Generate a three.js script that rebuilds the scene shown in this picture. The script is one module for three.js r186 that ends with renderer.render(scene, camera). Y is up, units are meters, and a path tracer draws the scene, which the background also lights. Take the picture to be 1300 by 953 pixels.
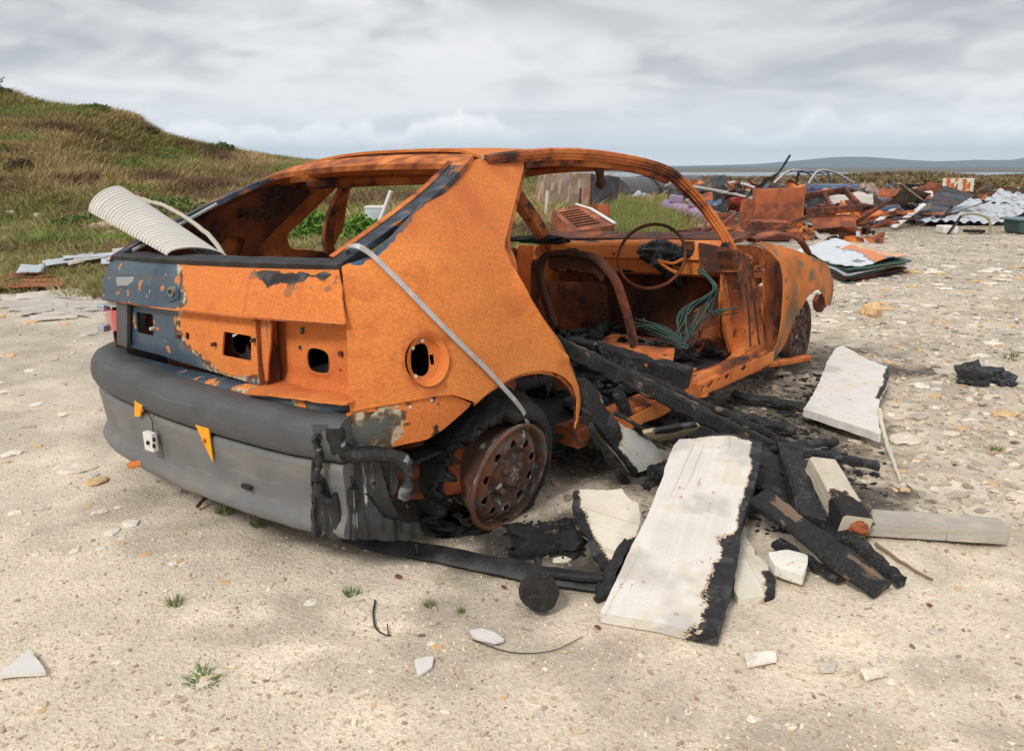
import * as THREE from 'three';
import { mergeGeometries } from 'three/addons/utils/BufferGeometryUtils.js';
import { RoundedBoxGeometry } from 'three/addons/geometries/RoundedBoxGeometry.js';

// ---------------------------------------------------------------- camera, sky, sun, exposure
const F = 1066, CAMY = 1.136, HORIZON = 211.2, CX = 650, CY = 431.5;   // focal length and horizon read from the photograph, in its pixels
const TH = Math.atan((CY - HORIZON) / F);
const scene = new THREE.Scene();
const camera = new THREE.PerspectiveCamera(2 * Math.atan(CY / F) * 180 / Math.PI, 1300 / 863, 0.05, 40000);
camera.position.set(0, CAMY, 0);
camera.rotation.x = -TH;
camera.setViewOffset(1300, 863, 0, 0, 1300, 953);
scene.add(camera);
const renderer = new THREE.WebGLRenderer({ antialias: true });
renderer.setSize(1024, 750);
renderer.toneMapping = THREE.LinearToneMapping;
renderer.toneMappingExposure = 1.6;
renderer.shadowMap.enabled = true;
const sun = new THREE.DirectionalLight(new THREE.Color(1, 0.97, 0.93), 1.5);
sun.position.set(-9, 17, 12);
sun.target.position.set(0, 0, -4);
sun.castShadow = true;
sun.shadow.radius = 24;
sun.shadow.mapSize.set(2048, 2048);
Object.assign(sun.shadow.camera, { left: -25, right: 25, top: 25, bottom: -25, near: 1, far: 80 });
scene.add(sun, sun.target);

// ---------------------------------------------------------------- noise and random numbers
function rng(seed) { let a = seed >>> 0; return () => { a = (a + 0x6D2B79F5) | 0; let t = Math.imul(a ^ (a >>> 15), 1 | a); t = (t + Math.imul(t ^ (t >>> 7), 61 | t)) ^ t; return ((t ^ (t >>> 14)) >>> 0) / 4294967296; }; }
const clamp = (x, a = 0, b = 1) => Math.min(b, Math.max(a, x));
const lerp = (a, b, t) => a + (b - a) * t;
const sstep = (a, b, x) => { const t = clamp((x - a) / (b - a)); return t * t * (3 - 2 * t); };
const mix3 = (a, b, t) => [lerp(a[0], b[0], t), lerp(a[1], b[1], t), lerp(a[2], b[2], t)];
const PT = new Uint16Array(2048), RV = new Float32Array(1024); { const R = rng(12345); for (let i = 0; i < 1024; i++) { PT[i] = i; RV[i] = R(); } for (let i = 1023; i > 0; i--) { const j = Math.floor(R() * (i + 1)), t = PT[i]; PT[i] = PT[j]; PT[j] = t; } for (let i = 0; i < 1024; i++) PT[1024 + i] = PT[i]; }
const hsh = (x, y, s) => RV[PT[PT[(x + s * 131) & 1023] + (y & 1023)]];
function vn(x, y, s = 0, p = 0) {            // value noise -1..1, repeats after p cells
  let xi = Math.floor(x), yi = Math.floor(y); const fx = x - xi, fy = y - yi;
  let x1 = xi + 1, y1 = yi + 1;
  if (p) { xi = ((xi % p) + p) % p; yi = ((yi % p) + p) % p; x1 = ((x1 % p) + p) % p; y1 = ((y1 % p) + p) % p; }
  const u = fx * fx * fx * (fx * (fx * 6 - 15) + 10), v = fy * fy * fy * (fy * (fy * 6 - 15) + 10);
  return 2 * lerp(lerp(hsh(xi, yi, s), hsh(x1, yi, s), u), lerp(hsh(xi, y1, s), hsh(x1, y1, s), u), v) - 1;
}
function fbm(x, y, o = 4, s = 0, p = 0) { let a = 0, w = 0.5, f = 1; for (let i = 0; i < o; i++) { a += w * vn(x * f, y * f, s + i * 17, p * f); w *= 0.5; f *= 2; } return a; }
function vn3(x, y, z, s = 0) { const zi = Math.floor(z), t = z - zi; return lerp(vn(x, y, s + zi * 131), vn(x, y, s + zi * 131 + 131), t * t * (3 - 2 * t)); }
function cells(x, y, s = 0, p = 0) {         // Voronoi: [nearest, second, id]
  const xi = Math.floor(x), yi = Math.floor(y); let a = 9, b = 9, id = 0;
  for (let j = -1; j <= 1; j++) for (let i = -1; i <= 1; i++) {
    let cx = xi + i, cy = yi + j, wx = cx, wy = cy; if (p) { wx = ((cx % p) + p) % p; wy = ((cy % p) + p) % p; }
    const dx = cx + hsh(wx, wy, s) - x, dy = cy + hsh(wx, wy, s + 7) - y, d = Math.hypot(dx, dy);
    if (d < a) { b = a; a = d; id = hsh(wx, wy, s + 13); } else if (d < b) b = d;
  }
  return [a, b, id];
}

// ---------------------------------------------------------------- sky: soft grey cloud deck, brighter breaks low down
{
  const W = 2048, Hh = 1024, data = new Float32Array(W * Hh * 4);
  for (let j = 0; j < Hh; j++) {
    const el = ((j + 0.5) / Hh - 0.5) * Math.PI;
    for (let i = 0; i < W; i++) {
      const az = ((i + 0.5) / W - 0.5) * 2 * Math.PI, x = Math.cos(el) * Math.cos(az), y = Math.sin(el), z = Math.cos(el) * Math.sin(az);
      let c;
      if (y < -0.02) c = [0.36, 0.34, 0.31];
      else {
        const k = 1 / (Math.max(y, 0) + 0.11), px = x * k, pz = z * k;
        const wx = px + 0.5 * fbm(px * 0.9, pz * 0.9, 3, 5), wz = pz + 0.5 * fbm(px * 0.9 + 9, pz * 0.9, 3, 6);
        const big = fbm(wx * 0.55 + 3.1, wz * 0.55 + 1.7, 4, 11), mid = fbm(wx * 1.7, wz * 1.7, 5, 23), fine = fbm(wx * 5.5 + 2, wz * 5.5, 5, 29);
        const brk = fbm(wx * 3.1 + 11, wz * 2.6 + 4, 5, 33); const d = big * 0.7 + mid * 0.5 + fine * 0.25 + 0.26 * (sstep(-0.3, 0.34, brk + 0.25 * fine) - 0.5) + 0.42 * Math.exp(-(((az + 2.1) / 0.42) ** 2) - (((el - 0.36) / 0.16) ** 2));
        c = mix3([0.83, 0.835, 0.845], [0.50, 0.515, 0.55], sstep(-0.40, 0.75, d));
        c = mix3(c, [0.93, 0.925, 0.92], sstep(0.02, 0.4, -d + 0.3 * fine) * 0.55);
        // low band: paler air with heaped bright clouds
        const a = az * 57.3, e = el * 57.3;
        const heap = 2.2 + 1.6 * Math.abs(fbm(a * 0.13, 2.2, 4, 41)) + 1.3 * fbm(a * 0.5, e * 0.35, 5, 43);
        const inH = sstep(heap + 0.35, heap - 0.25, e) * sstep(0.6, 1.6, e) * sstep(-0.3, 0.1, fbm(a * 0.06, 7.7, 2, 47) + 0.05);
        c = mix3(c, [0.93, 0.955, 0.98], sstep(6.5, 0.8, e) * 0.85);
        c = mix3(c, mix3([0.92, 0.93, 0.95], [1.18, 1.175, 1.165], clamp((e - heap + 1.4) / 1.4 + 0.5 * fbm(a * 0.9, e * 0.9, 3, 51))), inH * 0.8);
        c = mix3(c, [1.16, 1.17, 1.18], sstep(1.9, 0.0, e) * 0.85);
      }
      const o = 4 * (j * W + i); data[o] = c[0] * 0.65; data[o + 1] = c[1] * 0.65; data[o + 2] = c[2] * 0.65; data[o + 3] = 1;
    }
  }
  const t = new THREE.DataTexture(data, W, Hh, THREE.RGBAFormat, THREE.FloatType);
  t.mapping = THREE.EquirectangularReflectionMapping; t.magFilter = t.minFilter = THREE.LinearFilter; t.colorSpace = THREE.LinearSRGBColorSpace; t.needsUpdate = true;
  scene.background = t; scene.environment = t;
}

// ---------------------------------------------------------------- from photo pixels to places
const V = (x, y, z) => new THREE.Vector3(x, y, z);
function ray(u, v) { const a = (u - CX) / F, b = (CY - v) / F; return V(a, b * Math.cos(TH) - Math.sin(TH), -b * Math.sin(TH) - Math.cos(TH)); }
const EYE = V(0, CAMY, 0);
function gp(u, v, y = 0) { const d = ray(u, v); return EYE.clone().addScaledVector(d, (y - CAMY) / d.y); }       // on the level y
function pd(u, v, dist) { const d = ray(u, v); return EYE.clone().addScaledVector(d, dist / -d.z); }              // on the upright plane dist metres ahead
const CAR = { yaw: 0.6742, x: -0.578, z: -3.027, roll: 0.045 };
const carMatrix = new THREE.Matrix4().makeTranslation(CAR.x, 0, CAR.z)
  .multiply(new THREE.Matrix4().makeRotationY(Math.PI / 2 - CAR.yaw))
  .multiply(new THREE.Matrix4().makeTranslation(0, 0, 0.75)).multiply(new THREE.Matrix4().makeRotationX(-CAR.roll)).multiply(new THREE.Matrix4().makeTranslation(0, 0, -0.75));
const carInv = carMatrix.clone().invert();
const eyeC = EYE.clone().applyMatrix4(carInv);
function rayC(u, v) { return ray(u, v).transformDirection(carInv); }
function cp(u, v, axis, val) { const d = rayC(u, v), t = (val - eyeC.getComponent(axis)) / d.getComponent(axis); return eyeC.clone().addScaledVector(d, t); }   // on a plane of the car: 0 across, 1 level, 2 lengthwise
const tableAt = (T, x) => { if (x <= T[0][0]) return T[0][1]; for (let i = 1; i < T.length; i++) if (x <= T[i][0]) { const a = T[i - 1], b = T[i], t = (x - a[0]) / (b[0] - a[0]); return lerp(a[1], b[1], t); } return T[T.length - 1][1]; };
const smoothTable = (T) => { const n = 240, a = T[0][0], b = T[T.length - 1][0], r = (b - a) / 26; const g = []; for (let i = 0; i <= n; i++) { const x = lerp(a, b, i / n); let s = 0, w = 0; for (let k = -6; k <= 6; k++) { const q = Math.exp(-k * k / 12); s += q * tableAt(T, x + k / 6 * r); w += q; } g.push(s / w); } return (x) => { const t = clamp((x - a) / (b - a)) * n, i = Math.min(n - 1, Math.floor(t)); return lerp(g[i], g[i + 1], t - i); }; };
const halfW = smoothTable([[0.1, 0.765], [0.2, 0.795], [0.35, 0.815], [0.5, 0.825], [0.62, 0.82], [0.75, 0.80], [0.86, 0.755], [0.95, 0.69], [1.05, 0.61], [1.13, 0.54], [1.2, 0.475]]);
function zs(X, Y) { let z = halfW(Y); if (X < -0.25) z -= 0.17 * ((-0.25 - X) / 0.37) ** 2; if (X > 2.3) z -= 0.10 * ((X - 2.3) / 0.85) ** 2; return z; }
function cs(u, v, off = 0) { let z = 0.75, p; for (let i = 0; i < 14; i++) { p = cp(u, v, 2, z); z = lerp(z, zs(p.x, p.y) + off, 0.8); } return p; }       // on the car's right flank
function cl(u, v, off = 0) { let z = -0.7, p; for (let i = 0; i < 14; i++) { p = cp(u, v, 2, z); z = lerp(z, -zs(p.x, p.y) + off, 0.8); } return p; }     // on its left flank

// ---------------------------------------------------------------- geometry tools
function geo(pos, idx, uv) { const g = new THREE.BufferGeometry(); g.setAttribute('position', new THREE.Float32BufferAttribute(pos, 3)); if (uv) g.setAttribute('uv', new THREE.Float32BufferAttribute(uv, 2)); g.setIndex(idx); g.computeVertexNormals(); return g; }
function segDist(x, y, ax, ay, bx, by) { const dx = bx - ax, dy = by - ay, t = clamp(((x - ax) * dx + (y - ay) * dy) / (dx * dx + dy * dy + 1e-12)); return Math.hypot(x - ax - t * dx, y - ay - t * dy); }
function polyDist(x, y, L, closed = true) { let d = 1e9; for (let i = 0, n = L.length; i < (closed ? n : n - 1); i++) { const a = L[i], b = L[(i + 1) % n]; d = Math.min(d, segDist(x, y, a[0], a[1], b[0], b[1])); } return d; }
function inPoly(x, y, L) { let c = false; for (let i = 0, j = L.length - 1; i < L.length; j = i++) { const a = L[i], b = L[j]; if ((a[1] > y) !== (b[1] > y) && x < (b[0] - a[0]) * (y - a[1]) / (b[1] - a[1]) + a[0]) c = !c; } return c; }
function sdf(x, y, loops) { let c = false, d = 1e9; for (const L of loops) { if (inPoly(x, y, L)) c = !c; d = Math.min(d, polyDist(x, y, L)); } return c ? d : -d; }
function rough(L, amp, step, seed, closed = true) {                  // a ragged copy of an outline
  const o = []; const n = L.length; let s = 0;
  for (let i = 0; i < (closed ? n : n - 1); i++) { const a = L[i], b = L[(i + 1) % n], l = Math.hypot(b[0] - a[0], b[1] - a[1]), k = Math.max(1, Math.round(l / step)); for (let q = 0; q < k; q++) { const t = q / k, w = amp * (fbm((s + t * l) / step * 0.35, seed, 3, seed) * 1.6); o.push([lerp(a[0], b[0], t) - (b[1] - a[1]) / (l + 1e-9) * w, lerp(a[1], b[1], t) + (b[0] - a[0]) / (l + 1e-9) * w]); } s += l; }
  return o;
}
function curveLoop(L, k = 6, closed = true) { const c = new THREE.CatmullRomCurve3(L.map((p) => V(p[0], p[1], 0)), closed, 'centripetal'); return c.getPoints(L.length * k).slice(0, closed ? -1 : undefined).map((p) => [p.x, p.y]); }
function gridMask(fn, bb, n = 150) { const w = n, h = n, a = new Float32Array((w + 1) * (h + 1)); for (let j = 0; j <= h; j++) for (let i = 0; i <= w; i++) a[j * (w + 1) + i] = fn(lerp(bb.x0, bb.x1, i / w), lerp(bb.y0, bb.y1, j / h)); return (x, y) => { const u = clamp((x - bb.x0) / (bb.x1 - bb.x0)) * w, v = clamp((y - bb.y0) / (bb.y1 - bb.y0)) * h, i = Math.min(w - 1, Math.floor(u)), j = Math.min(h - 1, Math.floor(v)), o = j * (w + 1) + i; return lerp(lerp(a[o], a[o + 1], u - i), lerp(a[o + w + 1], a[o + w + 2], u - i), v - j); }; }
// a sheet with thickness over a flat outline with holes, bent by P(u, v)
function sheet({ loops, step = 0.015, P, thick = 0.004, uv, flip = false }) {
  let x0 = 1e9, x1 = -1e9, y0 = 1e9, y1 = -1e9; for (const [x, y] of loops[0]) { x0 = Math.min(x0, x); x1 = Math.max(x1, x); y0 = Math.min(y0, y); y1 = Math.max(y1, y); }
  const U = uv || ((a, b) => [(a - x0) / (x1 - x0), (b - y0) / (y1 - y0)]);
  x0 -= step * 0.61; y0 -= step * 0.57; const nx = Math.ceil((x1 - x0) / step) + 1, ny = Math.ceil((y1 - y0) / step) + 1;
  const w1 = nx + 1, D = new Float32Array(w1 * (ny + 1)).fill(2 * step), inside = new Uint8Array(w1 * (ny + 1));
  for (let j = 0; j <= ny; j++) { const y = y0 + j * step, xs = []; for (const L of loops) for (let i = 0, k = L.length - 1; i < L.length; k = i++) { const a = L[i], b = L[k]; if ((a[1] > y) !== (b[1] > y)) xs.push((b[0] - a[0]) * (y - a[1]) / (b[1] - a[1]) + a[0]); } xs.sort((p, q) => p - q); for (let k = 0; k + 1 < xs.length; k += 2) for (let i = Math.max(0, Math.ceil((xs[k] - x0) / step)); i <= Math.min(nx, Math.floor((xs[k + 1] - x0) / step)); i++) inside[j * w1 + i] = 1; }
  for (const L of loops) for (let i = 0, k = L.length - 1; i < L.length; k = i++) { const a = L[k], b = L[i]; const i0 = Math.max(0, Math.floor((Math.min(a[0], b[0]) - x0) / step - 1.6)), i1 = Math.min(nx, Math.ceil((Math.max(a[0], b[0]) - x0) / step + 1.6)), j0 = Math.max(0, Math.floor((Math.min(a[1], b[1]) - y0) / step - 1.6)), j1 = Math.min(ny, Math.ceil((Math.max(a[1], b[1]) - y0) / step + 1.6)); for (let q = j0; q <= j1; q++) for (let p = i0; p <= i1; p++) { const d = segDist(x0 + p * step, y0 + q * step, a[0], a[1], b[0], b[1]); if (d < D[q * w1 + p]) D[q * w1 + p] = d; } }
  for (let k = 0; k < D.length; k++) { D[k] = Math.max(D[k], 1e-7); if (!inside[k]) D[k] = -D[k]; }
  const pts = [], key = new Map(), tri = [], rim = [];
  const add = (k, a, b) => { let q = key.get(k); if (q === undefined) { q = pts.length; pts.push([a, b]); key.set(k, q); } return q; };
  for (let j = 0; j < ny; j++) for (let i = 0; i < nx; i++) {
    const c = [[i, j], [i + 1, j], [i + 1, j + 1], [i, j + 1]], d = c.map(([a, b]) => D[b * (nx + 1) + a]);
    if (d.every((q) => q <= 0)) continue;
    const poly = [], cut = [];
    for (let k = 0; k < 4; k++) {
      const a = c[k], b = c[(k + 1) % 4], da = d[k], db = d[(k + 1) % 4];
      if (da > 0) poly.push(add('n' + a[0] + ',' + a[1], x0 + a[0] * step, y0 + a[1] * step));
      if ((da > 0) !== (db > 0)) { const t = da / (da - db), lo = a[0] + a[1] < b[0] + b[1] ? a : b, e = add('e' + lo[0] + ',' + lo[1] + (a[1] === b[1] ? 'h' : 'v'), x0 + lerp(a[0], b[0], t) * step, y0 + lerp(a[1], b[1], t) * step); poly.push(e); cut.push([e, da > 0]); }
    }
    for (let k = 1; k + 1 < poly.length; k++) tri.push(poly[0], poly[k], poly[k + 1]);
    for (let k = 0; k < cut.length; k++) if (cut[k][1]) rim.push([cut[k][0], cut[(k + 1) % cut.length][0]]);
  }
  const pos = [], uvs = []; for (const [a, b] of pts) { const p = P(a, b); pos.push(p.x ?? p[0], p.y ?? p[1], p.z ?? p[2]); uvs.push(...U(a, b)); }
  if (flip) for (let k = 0; k < tri.length; k += 3) { const t = tri[k]; tri[k] = tri[k + 1]; tri[k + 1] = t; }
  const front = geo(pos, tri, uvs); if (!thick) return front;
  const N = front.attributes.normal.array, n = pts.length, pos2 = pos.slice(), uv2 = uvs.slice(), idx = tri.slice();
  for (let k = 0; k < n; k++) { pos2.push(pos[3 * k] - N[3 * k] * thick, pos[3 * k + 1] - N[3 * k + 1] * thick, pos[3 * k + 2] - N[3 * k + 2] * thick); uv2.push(uvs[2 * k], uvs[2 * k + 1]); }
  for (let k = 0; k < tri.length; k += 3) idx.push(tri[k] + n, tri[k + 2] + n, tri[k + 1] + n);
  const ua = U(0, 0), ub = U(1, 1), uvS = [ub[0] - ua[0], ub[1] - ua[1]], body = geo(pos2, idx, uv2), rp = [], ru = [], ri = [];
  for (const [a, b] of rim) { const o = rp.length / 3; for (const q of [a, b, b + n, a + n]) { rp.push(pos2[3 * q], pos2[3 * q + 1], pos2[3 * q + 2]); const e = q >= n ? thick : 0; ru.push(uv2[2 * q] + e * uvS[0], uv2[2 * q + 1] + e * uvS[1]); } if (flip) ri.push(o, o + 1, o + 2, o, o + 2, o + 3); else ri.push(o, o + 2, o + 1, o, o + 3, o + 2); }
  const g = mergeGeometries([body, geo(rp, ri, ru)]); return g;
}
// a section swept along points; section: list of [side, up]; up: hint vector; scale(t) optional
function sweep(path, section, { up = V(0, 1, 0), scale = () => 1, closed = true, caps = true, uvScale = 1, n = 0, sharp = true } = {}) {
  let P = path.map((p) => p.isVector3 ? p : V(...p)); if (n) P = new THREE.CatmullRomCurve3(P, false, 'centripetal').getPoints(n);
  const m = section.length, pos = [], uv = [], idx = []; let len = 0;
  const ring = []; 
  P.forEach((p, i) => {
    const t = (P[Math.min(i + 1, P.length - 1)].clone().sub(P[Math.max(i - 1, 0)])).normalize(), s = t.clone().cross(up).normalize(), u = s.clone().cross(t).normalize(), k = scale(i / (P.length - 1), i);
    const ks = Array.isArray(k) ? k : [k, k]; if (i) len += p.distanceTo(P[i - 1]);
    ring.push(section.map(([a, b]) => p.clone().addScaledVector(s, a * ks[0]).addScaledVector(u, b * ks[1])));
    ring[i].len = len;
  });
  const per = [0]; for (let k = 0; k < m; k++) { const a = section[k], b = section[(k + 1) % m]; per.push(per[k] + Math.hypot(a[0] - b[0], a[1] - b[1])); }
  const last = closed ? m : m - 1;
  const put = (p, a, b) => { pos.push(p.x, p.y, p.z); uv.push(a * uvScale, b * uvScale); return pos.length / 3 - 1; };
  if (sharp) for (let k = 0; k < last; k++) { const rows = ring.map((r) => [put(r[k], r.len, per[k]), put(r[(k + 1) % m], r.len, per[k + 1])]); for (let i = 0; i + 1 < rows.length; i++) idx.push(rows[i][0], rows[i + 1][0], rows[i + 1][1], rows[i][0], rows[i + 1][1], rows[i][1]); }
  else { const rows = ring.map((r) => { const o = []; for (let k = 0; k <= last; k++) o.push(put(r[k % m], r.len, per[k])); return o; }); for (let i = 0; i + 1 < rows.length; i++) for (let k = 0; k < last; k++) idx.push(rows[i][k], rows[i + 1][k], rows[i + 1][k + 1], rows[i][k], rows[i + 1][k + 1], rows[i][k + 1]); }
  if (caps && closed) for (const [r, s] of [[ring[0], 1], [ring[ring.length - 1], -1]]) { const o = r.map((p, k) => put(p, section[k][0], section[k][1])), tr = THREE.ShapeUtils.triangulateShape(section.map((q) => new THREE.Vector2(...q)), []); for (const q of tr) s > 0 ? idx.push(o[q[0]], o[q[1]], o[q[2]]) : idx.push(o[q[0]], o[q[2]], o[q[1]]); }
  return geo(pos, idx, uv);
}
const rect = (w, h, b = 0) => b ? [[-w / 2 + b, -h / 2], [w / 2 - b, -h / 2], [w / 2, -h / 2 + b], [w / 2, h / 2 - b], [w / 2 - b, h / 2], [-w / 2 + b, h / 2], [-w / 2, h / 2 - b], [-w / 2, -h / 2 + b]] : [[-w / 2, -h / 2], [w / 2, -h / 2], [w / 2, h / 2], [-w / 2, h / 2]];
const circ = (r, n = 8) => Array.from({ length: n }, (_, i) => [r * Math.cos(i / n * 2 * Math.PI), r * Math.sin(i / n * 2 * Math.PI)]);
const rod = (path, r, o = {}) => sweep(path, circ(r, o.sides || 7), { sharp: false, n: path.length > 2 ? path.length * 5 : 0, ...o });
function boxAt(w, h, d, x, y, z, r = 0) { const g = r ? new RoundedBoxGeometry(w, h, d, 2, r) : new THREE.BoxGeometry(w, h, d); g.translate(x, y, z); return g; }
function warp(g, fn) { const a = g.attributes.position, q = V(); for (let i = 0; i < a.count; i++) { q.fromBufferAttribute(a, i); fn(q, i); a.setXYZ(i, q.x, q.y, q.z); } g.computeVertexNormals(); return g; }
function uvBox(g, s = 1) {                   // metres, from the side that each face points to
  const h = g.index ? g.toNonIndexed() : g; h.computeVertexNormals(); const n0 = g.index && g.attributes.normal ? null : null; const p = h.attributes.position, uv = []; const a = V(), b = V(), c = V();
  for (let i = 0; i < p.count; i += 3) { a.fromBufferAttribute(p, i); b.fromBufferAttribute(p, i + 1); c.fromBufferAttribute(p, i + 2); const n = b.clone().sub(a).cross(c.clone().sub(a)); const ax = Math.abs(n.x), ay = Math.abs(n.y), az = Math.abs(n.z); for (const q of [a, b, c]) ax >= ay && ax >= az ? uv.push(q.z * s, q.y * s) : ay >= az ? uv.push(q.x * s, q.z * s) : uv.push(q.x * s, q.y * s); }
  h.setAttribute('uv', new THREE.Float32BufferAttribute(uv, 2)); return h;
}
function lump(r, seed, amp = 0.3, sx = 1, sy = 1, sz = 1, det = 3) { return warp(new THREE.IcosahedronGeometry(r, det), (q) => { const n = q.clone().normalize(); const k = 1 + amp * (vn3(n.x * 1.7 + 5, n.y * 1.7 + 5, n.z * 1.7 + 5, seed) + 0.5 * vn3(n.x * 4 + 5, n.y * 4 + 5, n.z * 4 + 5, seed + 9) + 0.25 * vn3(n.x * 9 + 5, n.y * 9 + 5, n.z * 9 + 5, seed + 19)); q.multiplyScalar(k); q.x *= sx; q.y *= sy; q.z *= sz; }); }

// ---------------------------------------------------------------- naming
const taken = new Map();
function numbered(name) { const k = taken.get(name) || 0; taken.set(name, k + 1); return k ? name + '_' + String(k).padStart(3, '0') : name; }
function mesh(name, g, m, parent) { const o = new THREE.Mesh(Array.isArray(g) ? mergeGeometries(g.map((q) => { const r = q.index ? q.toNonIndexed() : q; for (const k of Object.keys(r.attributes)) if (!['position', 'normal', 'uv'].includes(k)) r.deleteAttribute(k); return r; })) : g, m); o.castShadow = o.receiveShadow = true; if (parent) { o.name = name; parent.add(o); } else { o.name = numbered(name); scene.add(o); } return o; }
function tag(o, label, category, group) { o.userData.label = label; o.userData.category = category; if (group) o.userData.group = group; return o; }
function structure(o) { o.userData.kind = 'structure'; return o; }
function stuff(o) { o.userData.kind = 'stuff'; return o; }
function thing(name, label, category, group, p) { const o = new THREE.Group(); o.name = numbered(name); scene.add(o); if (p) o.position.copy(p); return tag(o, label, category, group); }
// centre a single-mesh thing on its own base so that its origin lies where it stands
function based(o) { const g = o.geometry; g.computeBoundingBox(); const b = g.boundingBox, c = V((b.min.x + b.max.x) / 2, b.min.y, (b.min.z + b.max.z) / 2); g.translate(-c.x, -c.y, -c.z); o.position.add(c); return o; }

// ---------------------------------------------------------------- textures
function tex(a, w, h, srgb, repeat) { const t = new THREE.DataTexture(a, w, h, THREE.RGBAFormat); t.magFilter = THREE.LinearFilter; t.minFilter = THREE.LinearMipmapLinearFilter; t.generateMipmaps = true; t.wrapS = t.wrapT = repeat ? THREE.RepeatWrapping : THREE.ClampToEdgeWrapping; if (srgb) t.colorSpace = THREE.SRGBColorSpace; t.needsUpdate = true; return t; }
// fn(u, v) -> [r, g, b in 0..255 sRGB, height 0..1, roughness 0..1]
function paint(w, h, fn, { repeat = false, bump = 0.002, metalness = 0, extra = {}, colourOnly = false } = {}) {
  const c = new Uint8Array(w * h * 4), b = new Uint8Array(w * h * 4);
  for (let j = 0; j < h; j++) for (let i = 0; i < w; i++) { const q = fn((i + 0.5) / w, (j + 0.5) / h), o = 4 * (j * w + i); c[o] = clamp(q[0], 0, 255); c[o + 1] = clamp(q[1], 0, 255); c[o + 2] = clamp(q[2], 0, 255); c[o + 3] = 255; b[o] = clamp(q[3]) * 255; b[o + 1] = clamp(q[4]) * 255; b[o + 2] = 0; b[o + 3] = 255; }
  if (colourOnly) return new THREE.MeshStandardMaterial({ map: tex(c, w, h, true, repeat), roughness: 0.92, side: THREE.DoubleSide, ...extra });
  const t = tex(b, w, h, false, repeat);
  return new THREE.MeshStandardMaterial({ map: tex(c, w, h, true, repeat), bumpMap: bump ? t : null, bumpScale: bump, roughnessMap: t, roughness: 1, metalness, side: THREE.DoubleSide, ...extra });
}
const plain = (r, g, b, roughness = 0.8, o = {}) => new THREE.MeshStandardMaterial({ color: new THREE.Color().setRGB(r / 255, g / 255, b / 255, THREE.SRGBColorSpace), roughness, metalness: 0, side: THREE.DoubleSide, ...o });

// ---------------------------------------------------------------- materials
const RUST = [[210, 122, 55], [184, 96, 44], [224, 144, 74], [124, 66, 38]];
function rustC(x, y, s = 0, k = 1, p = 0) {   // x, y in metres (or whole cells when p is set)
  const a = fbm(x * 2.2, y * 2.2, 4, 60 + s, p ? 2.2 * p : 0), b = fbm(x * 11, y * 11, 4, 70 + s, p ? 11 * p : 0), f = vn(x * 230, y * 230, 80 + s, p ? 230 * p : 0), g = vn(x * 90, y * 90, 84 + s, p ? 90 * p : 0);
  let c = mix3(RUST[0], RUST[1], clamp(0.12 + 0.6 * a * k + 0.13 * b * k));
  c = mix3(c, RUST[2], clamp(-0.9 * a * k - 0.15 * b + 0.05));
  const sp = sstep(0.34, 0.6, fbm(x * 40, y * 40, 3, 88 + s) * 0.75 + b * 0.75 + 0.1 * f); c = mix3(c, RUST[1], 0.35 * sp);
  const w = 1 + 0.07 * f + 0.012 * g; return [c[0] * w, c[1] * w, c[2] * w, 0.5 + 0.2 * f + 0.05 * g + 0.1 * b, 0.86];
}
const M = {};
M.rust = paint(768, 768, (u, v) => { const a = fbm(u * 4, v * 4, 4, 1, 4), b = fbm(u * 18, v * 18, 4, 2, 18), f = vn(u * 400, v * 400, 3, 400), g = vn(u * 150, v * 150, 4, 150); let c = mix3(RUST[0], RUST[1], clamp(0.15 + 0.75 * a + 0.22 * b)); c = mix3(c, RUST[2], clamp(-0.8 * a - 0.15 * b)); c = mix3(c, RUST[1], 0.5 * sstep(0.2, 0.5, b)); const w = 1 + 0.07 * f + 0.015 * g; return [c[0] * w, c[1] * w, c[2] * w, 0.5 + 0.2 * f + 0.05 * g + 0.12 * b, 0.88]; }, { repeat: true, bump: 0.0012 });
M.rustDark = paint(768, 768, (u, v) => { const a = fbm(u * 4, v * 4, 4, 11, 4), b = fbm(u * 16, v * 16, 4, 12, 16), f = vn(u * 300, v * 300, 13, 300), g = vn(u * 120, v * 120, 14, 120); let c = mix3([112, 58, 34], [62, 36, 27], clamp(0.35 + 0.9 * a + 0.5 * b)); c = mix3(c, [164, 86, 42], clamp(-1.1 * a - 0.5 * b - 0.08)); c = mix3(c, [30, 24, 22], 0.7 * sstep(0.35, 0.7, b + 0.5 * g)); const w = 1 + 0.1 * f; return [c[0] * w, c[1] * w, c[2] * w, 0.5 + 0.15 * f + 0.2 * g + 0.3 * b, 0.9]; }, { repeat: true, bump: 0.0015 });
M.rustRed = paint(512, 512, (u, v) => { const a = fbm(u * 4, v * 4, 5, 431, 4), b = fbm(u * 18, v * 18, 4, 432, 18), f = vn(u * 220, v * 220, 433, 220), st = fbm(u * 14, v * 2, 4, 434); let c = mix3([162, 88, 52], [116, 66, 46], sstep(-0.2, 0.45, a + 0.3 * b + 0.4 * st)); c = mix3(c, [180, 106, 64], 0.6 * sstep(0.1, 0.4, -a)); const w = 1 + 0.08 * f; return [c[0] * w, c[1] * w, c[2] * w, 0.5 + 0.2 * f + 0.2 * b, 0.9]; }, { repeat: true, bump: 0.0016 });
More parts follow.
